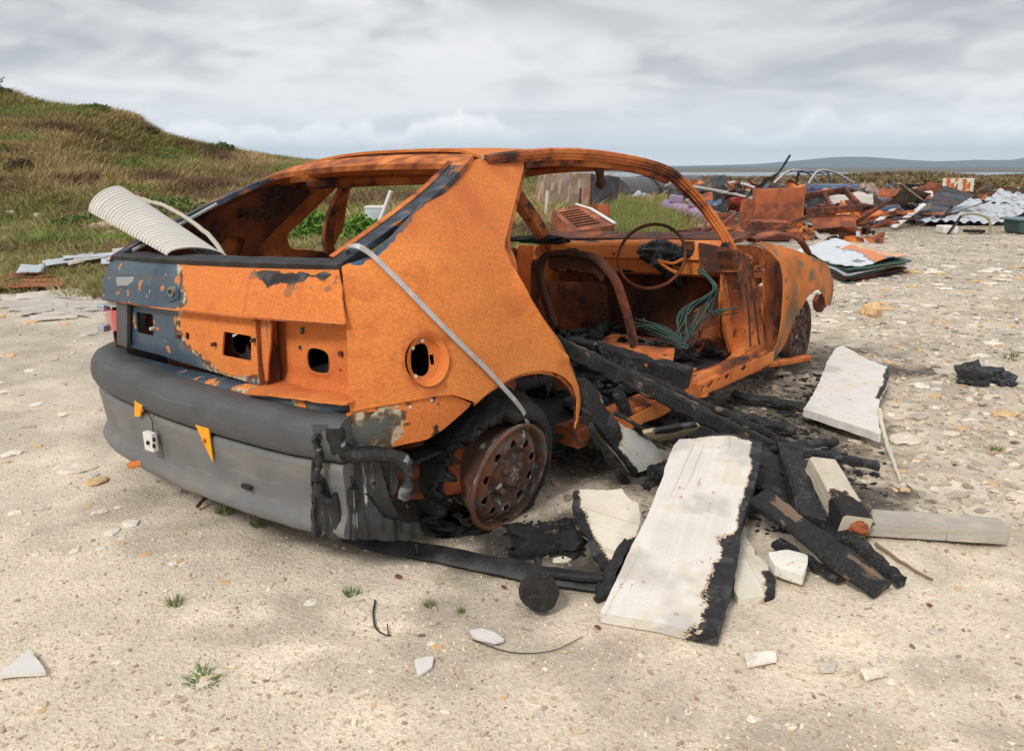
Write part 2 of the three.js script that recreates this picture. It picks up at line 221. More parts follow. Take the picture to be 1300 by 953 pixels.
M.rustMid = paint(768, 768, (u, v) => { const a = fbm(u * 5, v * 5, 5, 401, 5), b = fbm(u * 22, v * 22, 4, 402, 22), f = vn(u * 300, v * 300, 403, 300), g = vn(u * 120, v * 120, 404, 120); let c = mix3([190, 104, 50], [116, 62, 36], sstep(-0.25, 0.4, a + 0.3 * b)); c = mix3(c, [58, 38, 30], 0.8 * sstep(0.22, 0.5, a * 0.6 + b * 0.8)); c = mix3(c, RUST[2], 0.5 * sstep(0.15, 0.4, -a)); const w = 1 + 0.08 * f + 0.04 * g; return [c[0] * w, c[1] * w, c[2] * w, 0.5 + 0.15 * f + 0.2 * g + 0.3 * b, 0.88]; }, { repeat: true, bump: 0.0016 });
M.char = paint(768, 384, (u, v) => { const [d1, d2, id] = cells(u * 48, v * 22, 3, 0), e = sstep(0.0, 0.22, d2 - d1), b = fbm(u * 12, v * 12, 4, 21), f = vn(u * 300, v * 160, 22); const k = 17 + 16 * e * (0.6 + 0.8 * id) + 10 * b + 5 * f; const ash = sstep(0.2, 0.5, b + 0.25 * f) * 34; return [k + ash, k + ash * 0.97, k * 1.04 + ash * 0.95, 0.15 + 0.6 * e + 0.25 * id + 0.1 * f, 0.55 + 0.25 * id]; }, { repeat: true, bump: 0.006 });
M.charPart = paint(768, 384, (u, v) => { const [d1, d2, id] = cells(u * 60, v * 14, 3, 0), e = sstep(0.0, 0.2, d2 - d1), b = fbm(u * 7, v * 9, 4, 121), gr = fbm(u * 6, v * 90, 3, 124), f = vn(u * 300, v * 160, 122); const k = 20 + 15 * e * (0.6 + 0.8 * id) + 10 * b + 5 * f; const w = sstep(0.12, 0.4, b + 0.2 * gr); let c = mix3([k, k * 0.98, k * 0.98], [124 + 30 * gr, 98 + 28 * gr, 76 + 26 * gr], w * 0.85); return [...c, 0.2 + 0.5 * e * (1 - w) + 0.3 * gr + 0.1 * f, 0.75]; }, { repeat: true, bump: 0.004 });
M.soot = paint(512, 512, (u, v) => { const b = fbm(u * 8, v * 8, 5, 31, 8), f = vn(u * 128, v * 128, 32, 128), k = 24 + 22 * b + 9 * f; return [k * 1.03, k, k * 0.96, 0.5 + 0.4 * b + 0.3 * f, 0.9]; }, { repeat: true, bump: 0.006 });
M.rubber = paint(512, 512, (u, v) => { const b = fbm(u * 8, v * 8, 5, 41, 8), f = vn(u * 128, v * 128, 42, 128), k = 27 + 20 * b + 7 * f, a = sstep(0.25, 0.5, b) * 30; return [k + a, k + a, k + a, 0.5 + 0.4 * b + 0.2 * f, 0.72]; }, { repeat: true, bump: 0.003 });
M.bumperTop = paint(1024, 512, (u, v) => { const b = fbm(u * 10, v * 10, 5, 51, 10), f = vn(u * 360, v * 180, 52), sc = sstep(0.42, 0.52, fbm(u * 3, v * 60, 4, 54)), k = 76 + 10 * b + 4 * f + 7 * sc; return [k, k, k * 1.01, 0.5 + 0.25 * f + 0.3 * b, 0.62 + 0.12 * b]; }, { repeat: true, bump: 0.0006 });
M.bumperLow = paint(1024, 512, (u, v) => { const b = fbm(u * 8, v * 8, 5, 55, 8), f = vn(u * 360, v * 180, 56), sc = sstep(0.36, 0.48, fbm(u * 4, v * 40, 4, 57)), dirt = sstep(0.0, 0.4, fbm(u * 6, v * 12, 4, 58)); let c = [104 + 9 * b + 4 * f + 7 * sc, 104 + 9 * b + 4 * f + 7 * sc, 104 + 9 * b + 7 * sc]; c = mix3(c, [138, 128, 112], 0.3 * dirt); return [...c, 0.5 + 0.25 * f + 0.3 * b, 0.55 + 0.15 * dirt]; }, { repeat: true, bump: 0.0005 });
M.blueMetal = plain(52, 68, 84, 0.45); M.black = plain(22, 21, 21, 0.7); M.seal = plain(38, 39, 41, 0.5);
M.steel = paint(256, 256, (u, v) => { const b = fbm(u * 9, v * 9, 4, 71, 9), f = vn(u * 90, v * 90, 72, 90); const k = 176 + 26 * b + 9 * f, r = sstep(0.15, 0.4, b); return [k + 6 * r, k - 8 * r, k - 16 * r, 0.5 + 0.3 * f, 0.5]; }, { repeat: true, bump: 0.0004, metalness: 0.35 });
M.white = plain(214, 210, 203, 0.7); M.screw = plain(205, 198, 186, 0.45, { metalness: 0.3 });
M.yellow = plain(232, 160, 16, 0.5); M.redLens = new THREE.MeshPhysicalMaterial({ color: new THREE.Color(0.55, 0.012, 0.02), roughness: 0.15, clearcoat: 0.6, side: THREE.DoubleSide });
M.greyLens = plain(120, 122, 124, 0.3); M.green = plain(56, 84, 74, 0.6); M.wireDark = plain(44, 48, 46, 0.6);
M.sealDirty = paint(256, 256, (u, v) => { const b = fbm(u * 8, v * 8, 4, 75, 8), f = vn(u * 100, v * 100, 76, 100), k = 40 + 26 * b + 7 * f; return [k, k, k * 1.04, 0.5 + 0.4 * b + 0.2 * f, 0.6]; }, { repeat: true, bump: 0.002 });

// paint or bare rust: blue where mask > 0, with a bitten edge, flakes and a pale burnt rim
function paintEdge(x, y, m, s) {              // m: signed distance in metres into the paint
  const e = m + 0.018 * fbm(x * 26, y * 26, 4, 90 + s) + 0.012 * fbm(x * 80, y * 80, 3, 95 + s);
  const r = rustC(x, y, s, 0.7); if (e < -0.012) return r;
  const b = fbm(x * 9, y * 9, 4, 98 + s), f = vn(x * 200, y * 200, 99), st = fbm(x * 5, y * 60, 3, 97 + s);
  let c = [50 + 9 * b + 4 * f + 7 * st, 69 + 10 * b + 4 * f + 7 * st, 86 + 10 * b + 4 * f + 6 * st];
  c = mix3(c, [112, 118, 112], clamp(0.25 * b + 0.12 + 0.5 * sstep(0.06, 0.0, m) * (0.5 + b)));
  if (e < 0.006) { c = mix3([94, 62, 44], [176, 168, 140], sstep(-0.2, 0.35, fbm(x * 60, y * 60, 3, 101 + s))); return [...c, 0.6, 0.8]; }
  if (fbm(x * 34, y * 34, 4, 103 + s) > 0.5 - 0.26 * sstep(0.05, 0.0, m)) return mix3(c, r, 0.8).concat([0.4, 0.85]);
  return [...c, 0.75 + 0.05 * f, 0.42 + 0.2 * clamp(b)];
}

// ================================================================ the burnt car
const car = thing('burnt_out_car', 'burnt out orange rusted hatchback with missing door beside charred planks', 'car');
carMatrix.decompose(car.position, car.quaternion, car.scale);
const XY = (p) => [p.x, p.y];
const flank = (L, off = 0) => L.map(([u, v]) => XY(cs(u, v, off)));
const dent = (X, Y, s = 0) => 0.006 * fbm(X * 3.1 + 4, Y * 3.1 + 2, 3, 200 + s) + 0.0015 * fbm(X * 13, Y * 13, 2, 210 + s);
const rearTable = [[0.4, -0.60], [0.5, -0.602], [0.6, -0.61], [0.725, -0.606], [0.735, -0.632], [0.80, -0.618], [0.85, -0.596], [0.88, -0.575]];
const rearX = (Y, Z) => tableAt(rearTable, Y) + 0.035 * (Z / 0.64) ** 2;
function cr(u, v, off = 0) { let x = -0.6, p; for (let i = 0; i < 12; i++) { p = cp(u, v, 0, x); x = lerp(x, rearX(p.y, p.z) + off, 0.8); } return p; }
const ZY = (L, off = 0) => L.map(([u, v]) => { const p = cr(u, v, off); return [p.z, p.y]; });
function onPlane(u, v, p0, n) { const d = rayC(u, v), t = p0.clone().sub(eyeC).dot(n) / d.dot(n); return eyeC.clone().addScaledVector(d, t); }

{ // right rear wing with its C-post: one big sheet round the fuel filler hole and the arch
  const out = flank([[433, 337], [460, 329], [475, 321], [492, 305], [505, 291], [520, 275], [532, 261], [549, 246], [564, 232], [573, 217], [590, 206], [612, 200], [640, 196], [667, 194], [664, 215], [656, 248], [648, 280], [642, 304], [641, 316], [648, 332], [658, 356], [669, 378], [683, 402], [697, 424], [714, 447], [725, 469], [735, 492], [737, 512], [734, 532], [729, 548], [732, 530], [733, 508], [727, 490], [716, 478], [702, 472], [684, 470], [666, 473], [650, 479], [634, 488], [619, 498], [604, 511], [590, 506], [574, 501], [550, 503], [520, 509], [480, 516], [444, 523], [443, 490], [442, 455], [440, 411], [436, 370]]);
  const fc = cs(543, 457), hole = circ(0.066, 40).map(([a, b]) => [fc.x + a * 0.92, fc.y + b * 1.05]);
  const bb = { x0: -0.68, x1: 0.42, y0: 0.3, y1: 1.24 };
  const blueLine = [[452, 331], [470, 322], [488, 307], [502, 291], [528, 262], [548, 243], [560, 232]].map((q) => XY(cs(...q))), scorch = [[856, 1]];
  const blueD = gridMask((x, y) => polyDist(x, y, blueLine, false), bb);
  const mat = paint(960, 820, (u, v) => { const x = lerp(bb.x0, bb.x1, u), y = lerp(bb.y0, bb.y1, v); const d = blueD(x, y), r = rustC(x, y, 1, 0.62), n = fbm(x * 30, y * 30, 4, 131); let q = r;
    if (d + 0.012 * n < 0.012) { q = mix3([58, 92, 130], [40, 52, 66], clamp(0.5 + n)).concat([0.7, 0.5]); }
    const fd = Math.hypot((x - fc.x) / 0.92, (y - fc.y) / 1.05) - 0.066; q = mix3(q, [148, 72, 36], 0.55 * sstep(0.035, 0.0, fd + 0.03 * n)).concat([q[3], q[4]]); const tp = fbm(x * 3.2, y * 2.4, 4, 137) + 0.9 * (y - 1.0); q = mix3(q, [184, 92, 44], 0.55 * sstep(-0.05, 0.35, tp)).concat([q[3], q[4]]); const dr = sstep(0.30, 0.5, fbm(x * 5 + 20 * 0.02 * y, y * 1.6, 4, 133)); q = mix3(q, [150, 78, 38], 0.3 * dr).concat([q[3], q[4]]); return q; }, { bump: 0.0012 });
  const uv = (a, b) => [(a - bb.x0) / (bb.x1 - bb.x0), (b - bb.y0) / (bb.y1 - bb.y0)];
  const crease = (X, Y) => { const d = segDist(X, Y, 0.07, 0.78, 0.2, 0.57); return -0.020 * Math.exp(-((d / 0.022) ** 2)) + 0.016 * Math.exp(-(((d - 0.045) / 0.02) ** 2)); };
  const w = mesh('rear_wing', sheet({ loops: [out, hole], step: 0.011, P: (X, Y) => [X, Y, zs(X, Y) + dent(X, Y) + crease(X, Y)], thick: 0.006, uv }), mat, car);
  // sunk filler pocket
  const lathe = new THREE.LatheGeometry([[0.068, 0.004], [0.064, 0.0], [0.056, -0.012], [0.052, -0.026], [0.050, -0.03]].map(([r, y]) => new THREE.Vector2(r, y)), 40); lathe.rotateX(Math.PI / 2); lathe.scale(0.93, 1.06, 1);
  const pk = V(fc.x, fc.y, zs(fc.x, fc.y)); const nrm = V(-(zs(fc.x + 0.02, fc.y) - zs(fc.x - 0.02, fc.y)) / 0.04, -(zs(fc.x, fc.y + 0.02) - zs(fc.x, fc.y - 0.02)) / 0.04, 1).normalize();
  const place = (g) => { g.applyQuaternion(new THREE.Quaternion().setFromUnitVectors(V(0, 0, 1), nrm)); g.translate(pk.x, pk.y, pk.z); return g; };
  mesh('filler_pocket', place(uvBox(lathe)), M.rust, w);
  const plate = sheet({ loops: [circ(0.056, 36), curveLoop([[-0.040, -0.028], [-0.036, 0.030], [-0.012, 0.043], [0.012, 0.036], [0.012, -0.030], [-0.008, -0.043]], 5), [[0.020, -0.018], [0.033, -0.018], [0.033, 0.010], [0.020, 0.010]]], step: 0.004, P: (a, b) => [a * 0.93, b * 1.06, -0.024], thick: 0.004, uv: (a, b) => [a, b] });
  mesh('filler_plate', place(plate), M.rust, w);
  for (const [a, b] of [[-0.036, 0.038], [-0.006, 0.054], [-0.036, -0.040]]) { const g = new THREE.CylinderGeometry(0.005, 0.006, 0.008, 10); g.rotateX(Math.PI / 2); g.translate(a, b, -0.012); mesh('screw', place(g), M.screw, w); }
  mesh('filler_neck', place(new THREE.CylinderGeometry(0.05, 0.05, 0.14, 24, 1, true).rotateX(Math.PI / 2).translate(0, 0, -0.1)), M.soot, w);
  mesh('filler_neck', place(new THREE.CircleGeometry(0.05, 24).translate(0, 0, -0.168)), M.soot, w);
  // skirt below the crease, blue paint left at its rear
  const sk = flank([[442, 524], [480, 517], [520, 510], [550, 504], [575, 502], [590, 507], [603, 513], [585, 530], [565, 548], [548, 559], [520, 565], [496, 571], [441, 571]]);
  const sb = { x0: -0.68, x1: -0.2, y0: 0.34, y1: 0.56 }, patch = flank([[441, 540], [470, 530], [500, 522], [512, 530], [505, 548], [500, 572], [441, 572]]);
  const patchD = gridMask((x, y) => sdf(x, y, [patch]), sb, 80);
  const skm = paint(640, 320, (u, v) => { const x = lerp(sb.x0, sb.x1, u), y = lerp(sb.y0, sb.y1, v), m = patchD(x, y); const q = paintEdge(x, y, m * 0.6 - 0.004, 5); const n = fbm(x * 24, y * 24, 4, 141); return (m < 0 && n > 0.16) ? mix3(q, [52, 40, 34], clamp((n - 0.12) * 5)).concat([0.5, 0.9]) : m > 0 ? mix3(q, [74, 74, 62], 0.55).concat([q[3], 0.7]) : q; }, { bump: 0.0015 });
  const s = mesh('skirt', sheet({ loops: [sk], step: 0.009, P: (X, Y) => [X, Y, zs(X, Y) - 0.012 - 0.35 * clamp(0.47 - Y, 0, 0.2) * 0.3 + dent(X, Y, 3)], thick: 0.005, uv: (a, b) => [(a - sb.x0) / (sb.x1 - sb.x0), (b - sb.y0) / (sb.y1 - sb.y0)] }), skm, car);
  for (const q of [[521, 517], [548, 508]]) { const p = cs(q[0], q[1], -0.01); mesh('screw', new THREE.SphereGeometry(0.006, 10, 6).scale(1, 1, 0.6).translate(p.x, p.y, p.z), M.screw, s); }
  // folded door-opening flange behind the edge of the sheet
  const edge = [[668, 191], [664, 215], [656, 248], [648, 280], [642, 305], [643, 318], [650, 334], [660, 357], [671, 378], [685, 402], [699, 424], [716, 447], [727, 469], [735, 490]].map((q) => cs(...q));
  edge[0] = cs(667, 197); const fl = edge.map((p) => V(p.x + 0.012, p.y, p.z - 0.038));
  mesh('door_flange', sweep(fl, rect(0.05, 0.022, 0.004), { n: 60, up: V(0.9, 0.3, 0), uvScale: 0.8 }), M.rustMid, car);
  const fi = edge.map((p) => V(p.x + 0.05 * (p.y > 0.8 ? 1 : 0.6), p.y, p.z - 0.075));
  mesh('inner_post', sweep(fi, rect(0.05, 0.075, 0.008), { n: 60, up: V(0.9, 0.3, 0), uvScale: 0.8 }), M.rustMid, car);
}
{ // roof
  const roofY = (X, Z) => 1.237 - 0.027 * (Z / 0.5) ** 2 - 0.17 * Math.max(0, X - 0.98) ** 2 - 0.05 * Math.max(0, 0.62 - X) ** 2 - 0.05 * Math.max(0, Math.abs(Z) - 0.42) / 0.08 * 0.4 + dent(X, Z, 7) * 0.7;
  const rearEdge = (Z) => 0.16 + 0.05 * (Z / 0.5) ** 2;
  const L = []; for (let i = 0; i <= 12; i++) { const z = lerp(-0.5, 0.5, i / 12); L.push([rearEdge(z), z]); } L.push([0.8, 0.515], [1.3, 0.505]); for (let i = 0; i <= 12; i++) { const z = lerp(0.49, -0.49, i / 12); L.push([1.57 - 0.10 * (z / 0.5) ** 2, z]); } L.push([0.8, -0.515]);
  mesh('roof', sheet({ loops: [L], step: 0.02, P: (X, Z) => [X, roofY(X, Z), Z], thick: 0.01, uv: (a, b) => [a * 0.8, b * 0.8], flip: true }), M.rust, car);
  // rolled rail between roof and flank on both sides
  for (const s of [-1]) { const pts = []; for (let i = 0; i <= 24; i++) { const X = lerp(0.14, 1.52, i / 24); pts.push(V(X, roofY(X, 0.5) - 0.022, s * (0.506 - 0.02 * sstep(1.2, 1.5, X)))); } mesh('roof_rail', sweep(pts, [[-0.03, -0.03], [0.018, -0.03], [0.026, -0.012], [0.02, 0.012], [0.0, 0.021], [-0.03, 0.021]].map(([a, b]) => [a * s, b]), { uvScale: 0.8, sharp: false }), M.rust, car); }
  // inner door rail, in mottled rust, seen through the opening
  mesh('inner_roof_rail', sweep([0.22, 0.6, 1.0, 1.3, 1.46].map((X) => V(X, roofY(X, 0.5) - 0.062, -0.475)), rect(0.05, 0.045, 0.01), { n: 24, uvScale: 0.8 }), M.rustMid, car);
  mesh('inner_roof_rail', sweep([cp(664, 208, 2, 0.47), cp(700, 206, 2, 0.47), cp(735, 206.5, 2, 0.468), cp(768, 209, 2, 0.464), cp(800, 214, 2, 0.46), cp(828, 221, 2, 0.456), cp(846, 229, 2, 0.458)], rect(0.03, 0.03, 0.006), { n: 40, uvScale: 0.8 }), M.rustMid, car);
  // front header and roof cross bows
  mesh('windscreen_header', sweep([-0.48, -0.24, 0, 0.24, 0.48].map((z) => V(1.55 - 0.10 * (z / 0.5) ** 2, roofY(1.5, z) - 0.03, z)), rect(0.07, 0.03, 0.008), { n: 16, uvScale: 0.8 }), M.rustMid, car);
  for (const X of [0.62, 1.05]) mesh('roof_bow', sweep([-0.47, 0, 0.47].map((z) => V(X, roofY(X, z) - 0.022, z)), rect(0.05, 0.012, 0), { n: 12, uvScale: 0.8 }), M.rustMid, car);
  mesh('roof_trim_strip', sweep([[612, 200], [625, 197], [640, 195], [664, 193]].map(([u, v]) => cs(u, v, 0.006)), rect(0.013, 0.005), { n: 12, up: V(0, 0.4, 1) }), M.steel, car);
  mesh('hook', [rod([V(1.02, 1.15, 0.45), V(1.03, 1.11, 0.44), V(1.05, 1.085, 0.43)], 0.016), lump(0.02, 5, 0.3).translate(1.055, 1.08, 0.43), rod([V(0.99, 1.15, 0.45), V(1.02, 1.12, 0.44)], 0.012)].map((g) => uvBox(g)), M.rustDark, car);
  // tailgate: window frame, lid, lower panel
  const tg = new THREE.Group(); tg.name = 'tailgate'; car.add(tg);
  const slope = (t, Z) => { const w = 1 - (Z / 0.6) ** 2; return V(lerp(0.135, -0.555, t) - 0.05 * w * (1 - t) - 0.035 * w * t + 0.05 * (1 - w) * (1 - t), lerp(1.182, 0.885, t) + 0.014 * Math.sin(Math.PI * t) + 0.022 * w * (1 - t), Z); };
  const hw = (t) => lerp(0.505, 0.628, t) + 0.05 * Math.sin(Math.PI * t);
  const loopO = [], loopI = []; for (let i = 0; i <= 10; i++) loopO.push([hw(i / 10), i / 10]); for (let i = 10; i >= 0; i--) loopO.push([-hw(i / 10), i / 10]);
  for (let i = 0; i <= 10; i++) loopI.push([hw(lerp(0.12, 0.97, i / 10)) - 0.058, lerp(0.12, 0.97, i / 10)]); for (let i = 10; i >= 0; i--) loopI.push([-hw(lerp(0.12, 0.97, i / 10)) + 0.058, lerp(0.12, 0.97, i / 10)]);
  const fm = paint(640, 480, (u, v) => { const x = (u - 0.5) * 1.4, y = v * 0.8; const d = Math.abs(x) - (lerp(0.49, 0.615, v) - 0.052), r = rustC(x, y, 9, 0.8), n = fbm(x * 20, y * 20, 4, 151); if (v > 0.955) { const k = 36 + 20 * n; return [k, k, k * 1.05, 0.5, 0.6]; } if (v < 0.14) return mix3(r, [120, 60, 34], clamp(0.3 + n)).concat([r[3], 0.85]); let q = mix3([34, 36, 40], [66, 84, 104], clamp(0.45 + 1.3 * n)).concat([0.5 + 0.3 * n, 0.55]); if (n + 0.5 * fbm(x * 60, y * 60, 2, 152) > 0.42 - 0.4 * sstep(0.35, 0.1, v)) q = mix3(r, [90, 50, 34], 0.5).concat([0.4, 0.85]); return q; }, { bump: 0.002 });
  const fr = mesh('window_frame', sheet({ loops: [loopO, loopI], step: 0.012, P: (Z, t) => slope(t, Z), thick: 0.02, uv: (a, b) => [a / 1.4 + 0.5, b], flip: true }), fm, tg);
  mesh('window_channel', sweep(Array.from({ length: 11 }, (_, i) => { const t = lerp(0.1, 0.95, i / 10), p = slope(t, hw(t) - 0.063); p.y -= 0.006; return p; }), rect(0.016, 0.022), { up: V(0, 1, 0.3) }), M.rustMid, fr);
  mesh('gas_strut_rail', rod([slope(0.45, -hw(0.45) + 0.07), slope(0.92, -hw(0.92) + 0.07)].map((p) => p.add(V(0, -0.012, 0.0))), 0.008), M.steel, fr);
  // upper lid, with a lip that turns forward to the glass
  const lidTop = 0.872, Lz = 0.632;
  const lidL = [[-Lz, 0.735], [Lz + 0.012, 0.735], [Lz, 0.872], [-Lz, 0.872]]; const lb = { x0: -0.66, x1: 0.66, y0: 0.46, y1: 0.98 };
  const blue = ZY([[120, 300], [222, 327], [226, 345], [232, 372], [234, 382], [224, 395], [222, 420], [232, 436], [245, 450], [262, 466], [290, 481], [330, 486], [345, 489], [345, 530], [100, 520]]);
  const blackP = ZY([[325, 345], [335, 343], [360, 345], [385, 346], [405, 347], [425, 348], [412, 356], [395, 353], [375, 359], [352, 362], [338, 366]]);
  const blueM = gridMask((x, y) => sdf(x, y, [blue]), lb), blackM = gridMask((x, y) => sdf(x, y, [blackP]), lb);
  const lidM = paint(1200, 480, (u, v) => { const x = lerp(lb.x0, lb.x1, u), y = lerp(lb.y0, lb.y1, v), m = blueM(x, y); let q = paintEdge(x, y, m, 7); const n = fbm(x * 28, y * 40, 4, 161), b = blackM(x, y) + 0.012 * n; if (b > 0 || (b > -0.03 && n > 0.33)) q = mix3(mix3([30, 28, 28], [74, 72, 74], clamp(0.3 + n * 1.4)), [q[0], q[1], q[2]], sstep(0.006, -0.004, b) * 0.6).concat([0.6, 0.8]);
    if (m < 0) { const st = sstep(0.25, 0.45, fbm(x * 16, y * 2.2, 4, 163)) * sstep(0.86, 0.80, y); q = mix3(q, [164, 76, 40], 0.35 * st).concat([q[3], q[4]]); } else if (m > 0.03) { const sc = sstep(0.1, 0.4, fbm(x * 3, y * 46, 4, 165)) * sstep(0.735, 0.75, y); q = mix3(q, [70, 72, 74], 0.75 * sc).concat([q[3], q[4]]); } return q; }, { bump: 0.0012 });
  const lidUV = (a, b) => [(a - lb.x0) / (lb.x1 - lb.x0), (b - lb.y0) / (lb.y1 - lb.y0)];
  const curl = (Z, s) => s < 0.872 ? [rearX(s, Z) + dent(Z, s, 11) * 0.6, s, Z] : s < 0.892 ? [rearX(0.872, Z) + 0.02 * Math.sin((s - 0.872) / 0.02 * 1.3) , 0.872 + 0.008 * Math.sin((s - 0.872) / 0.02 * Math.PI / 2), Z] : [rearX(0.872, Z) + 0.0193 + (s - 0.892), 0.880 + 0.05 * (s - 0.892), Z];
  const lid = mesh('lid_panel', sheet({ loops: [[[-Lz - 0.004, 0.735], [ZY([[439, 408]])[0][0], 0.735], [ZY([[434, 362]])[0][0], 0.83], [ZY([[430, 340]])[0][0], 0.875], [Lz - 0.01, 0.94], [-Lz, 0.94]]], step: 0.009, P: curl, thick: 0.006, uv: lidUV }), lidM, tg);
  mesh('lid_return', sweep([-0.63, -0.4, -0.2, 0, 0.2, 0.4, 0.638].map((z) => V(rearX(0.736, z) + 0.018, 0.733, z)), rect(0.034, 0.006), { n: 30, uvScale: 0.8 }), M.rustMid, tg);
  mesh('rubber_seal', warp(sweep([-0.55, -0.3, 0, 0.3, 0.606].map((z) => V(rearX(0.872, z) + 0.058, 0.889, z)), rect(0.03, 0.014, 0.004), { n: 50, uvScale: 2, sharp: false }), (q) => { q.y += 0.003 * fbm(q.z * 40, q.x * 20, 2, 7); }), M.sealDirty, tg);
  { const p = cr(155, 357, -0.006), g = boxAt(0.014, 0.03, 0.105, 0, 0, 0, 0.004); warp(g, (q) => { q.y += 0.1 * q.z * 0.4; q.x += 0.25 * Math.max(0, q.z - 0.02); }); mesh('lid_handle', g.translate(p.x, p.y, p.z + 0.02), plain(168, 170, 172, 0.35, { metalness: 0.5 }), lid); }
  { const p = cr(218, 370, -0.006); const g = new THREE.CylinderGeometry(0.016, 0.018, 0.014, 20).rotateZ(Math.PI / 2).translate(p.x, p.y, p.z); const k = mesh('lock', g, plain(150, 144, 132, 0.35, { metalness: 0.7 }), lid); mesh('keyhole', new THREE.CylinderGeometry(0.007, 0.007, 0.004, 12).rotateZ(Math.PI / 2).translate(p.x - 0.008, p.y, p.z), M.black, lid); mesh('lock_plate', sheet({ loops: [ZY([[205, 378], [226, 366], [227, 378], [214, 384]], -0.003)], step: 0.008, P: (Z, Y) => [rearX(Y, Z) - 0.004, Y, Z], thick: 0.003 }), M.blueMetal, lid); }
  // lower panel between the lamps
  const lowL = ZY([[159, 372], [200, 380], [250, 393], [300, 402], [334, 405], [341, 412], [340, 440], [336, 493], [300, 482], [250, 467], [200, 451], [159, 440]]);
  const holeA = ZY([[169, 396], [191, 399], [192, 427], [171, 422]]), holeB = ZY([[281, 421], [316, 427], [316, 459], [279, 452]]);
  const low = mesh('lower_lid_panel', sheet({ loops: [lowL, holeA, holeB, ZY([[232, 422], [237, 423], [237, 432], [232, 431]])], step: 0.006, P: (Z, Y) => [rearX(Y, Z) + 0.007 + dent(Z, Y, 13) * 0.5, Y, Z], thick: 0.006, uv: lidUV }), lidM, tg);
  for (const [u, v] of [[193, 417], [226, 427], [271, 437], [321, 432]]) { const p = cr(u, v); mesh('bolt', new THREE.CylinderGeometry(0.006, 0.007, 0.016, 8).rotateZ(Math.PI / 2).translate(p.x, p.y, p.z), u < 200 ? M.screw : M.rustDark, low); }
  // inner skin of the tailgate, half a hand behind, seen through the holes
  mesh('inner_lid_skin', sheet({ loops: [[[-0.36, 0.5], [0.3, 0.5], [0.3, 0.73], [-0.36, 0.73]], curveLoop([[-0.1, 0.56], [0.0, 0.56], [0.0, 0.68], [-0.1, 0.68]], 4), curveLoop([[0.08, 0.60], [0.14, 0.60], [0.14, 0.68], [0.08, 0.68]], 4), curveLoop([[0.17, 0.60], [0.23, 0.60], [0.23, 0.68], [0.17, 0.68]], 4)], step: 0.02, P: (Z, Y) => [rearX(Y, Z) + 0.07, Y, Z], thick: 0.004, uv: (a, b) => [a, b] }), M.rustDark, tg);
}
{ // right lamp pocket, bare of its lamp
  const pocket = new THREE.Group(); pocket.name = 'lamp_recess'; car.add(pocket);
  const bx = -0.535; const P2 = (L) => L.map(([u, v]) => { const p = cp(u, v, 0, bx); return [p.z, p.y]; });
  const hole = curveLoop(P2([[393, 444], [405, 442], [418, 449], [420, 470], [408, 473], [394, 467]]), 4);
  const wall = sheet({ loops: [[[0.22, 0.49], [0.69, 0.49], [0.685, 0.76], [0.22, 0.76]], hole, circ(0.006, 10).map(([a, b]) => { const p = cp(438, 471, 0, bx); return [p.z - 0.02 + a, p.y + b]; })], step: 0.007, P: (Z, Y) => [bx + 0.02 * sstep(0.36, 0.30, Z) - 0.05 * sstep(0.56, 0.5, Y) * 0.4 - 0.006 * sstep(0.012, 0.0, Math.abs(sdf(Z, Y, [hole])) - 0.004), Y, Z], thick: 0.004, uv: (a, b) => [a * 0.8, b * 0.8] });
  const wl = mesh('recess_wall', wall, M.rust, pocket);
  mesh('recess_side', sweep([V(-0.572, 0.5, 0.303), V(-0.572, 0.735, 0.309)], rect(0.006, 0.07), { up: V(1, 0, 0), uvScale: 0.8 }), M.rustMid, pocket);
  mesh('recess_floor', sheet({ loops: [[[0.30, -0.66], [0.69, -0.615], [0.69, -0.50], [0.30, -0.50]]], step: 0.012, P: (Z, X) => [X, 0.523 + 0.006 * fbm(Z * 20, X * 20, 3, 5) - 0.12 * Math.max(0, -0.6 - X), Z], thick: 0.006, uv: (a, b) => [a, b], flip: true }), M.rust, pocket);
  for (const [u, v, m, w, h] of [[383, 420, M.green, 0.008, 0.02], [380, 441, M.green, 0.004, 0.012], [432, 449, M.rustDark, 0.014, 0.014], [340, 425, plain(96, 112, 92, 0.7), 0.006, 0.08]]) { const p = cp(u, v, 0, u < 350 ? -0.588 : bx - 0.006); mesh('clip', boxAt(0.008, h, w, p.x, p.y, p.z, 0.002), m, wl); }
  // sill below the tailgate: blue, rusted towards the pocket
  const vm = paint(1024, 128, (u, v) => { const x = u * 1.4, y = v * 0.09; const e = fbm(x * 12, y * 30, 4, 171) + sstep(0.62, 0.86, u) * 0.42 - 0.46 + 0.25 * sstep(0.55, 0.9, v) * sstep(0.5, 0.7, u); return paintEdge(x, y, -e * 0.12, 11); }, { bump: 0.0015 });
  const path = []; for (let i = 0; i <= 40; i++) { const z = lerp(-0.69, 0.665, i / 40); path.push(V(-0.628 + 0.045 * (z / 0.64) ** 2 + (i > 37 ? 0.012 * (i - 37) ** 2 * 0.7 : 0), 0.495, z)); }
  const g = sweep(path, [[-0.06, -0.05], [-0.006, -0.045], [0.012, -0.022], [0.016, 0.002], [0.008, 0.02], [-0.012, 0.026], [-0.06, 0.028]], { sharp: false, closed: false }); const uvA = g.attributes.uv; for (let i = 0; i < uvA.count; i++) uvA.setXY(i, uvA.getX(i) / 1.42, clamp(uvA.getY(i) / 0.19)); mesh('tail_sill', g, vm, car);
  mesh('tail_backing', boxAt(0.02, 0.14, 1.3, -0.555, 0.43, 0, 0.004), M.rustMid, car);
}
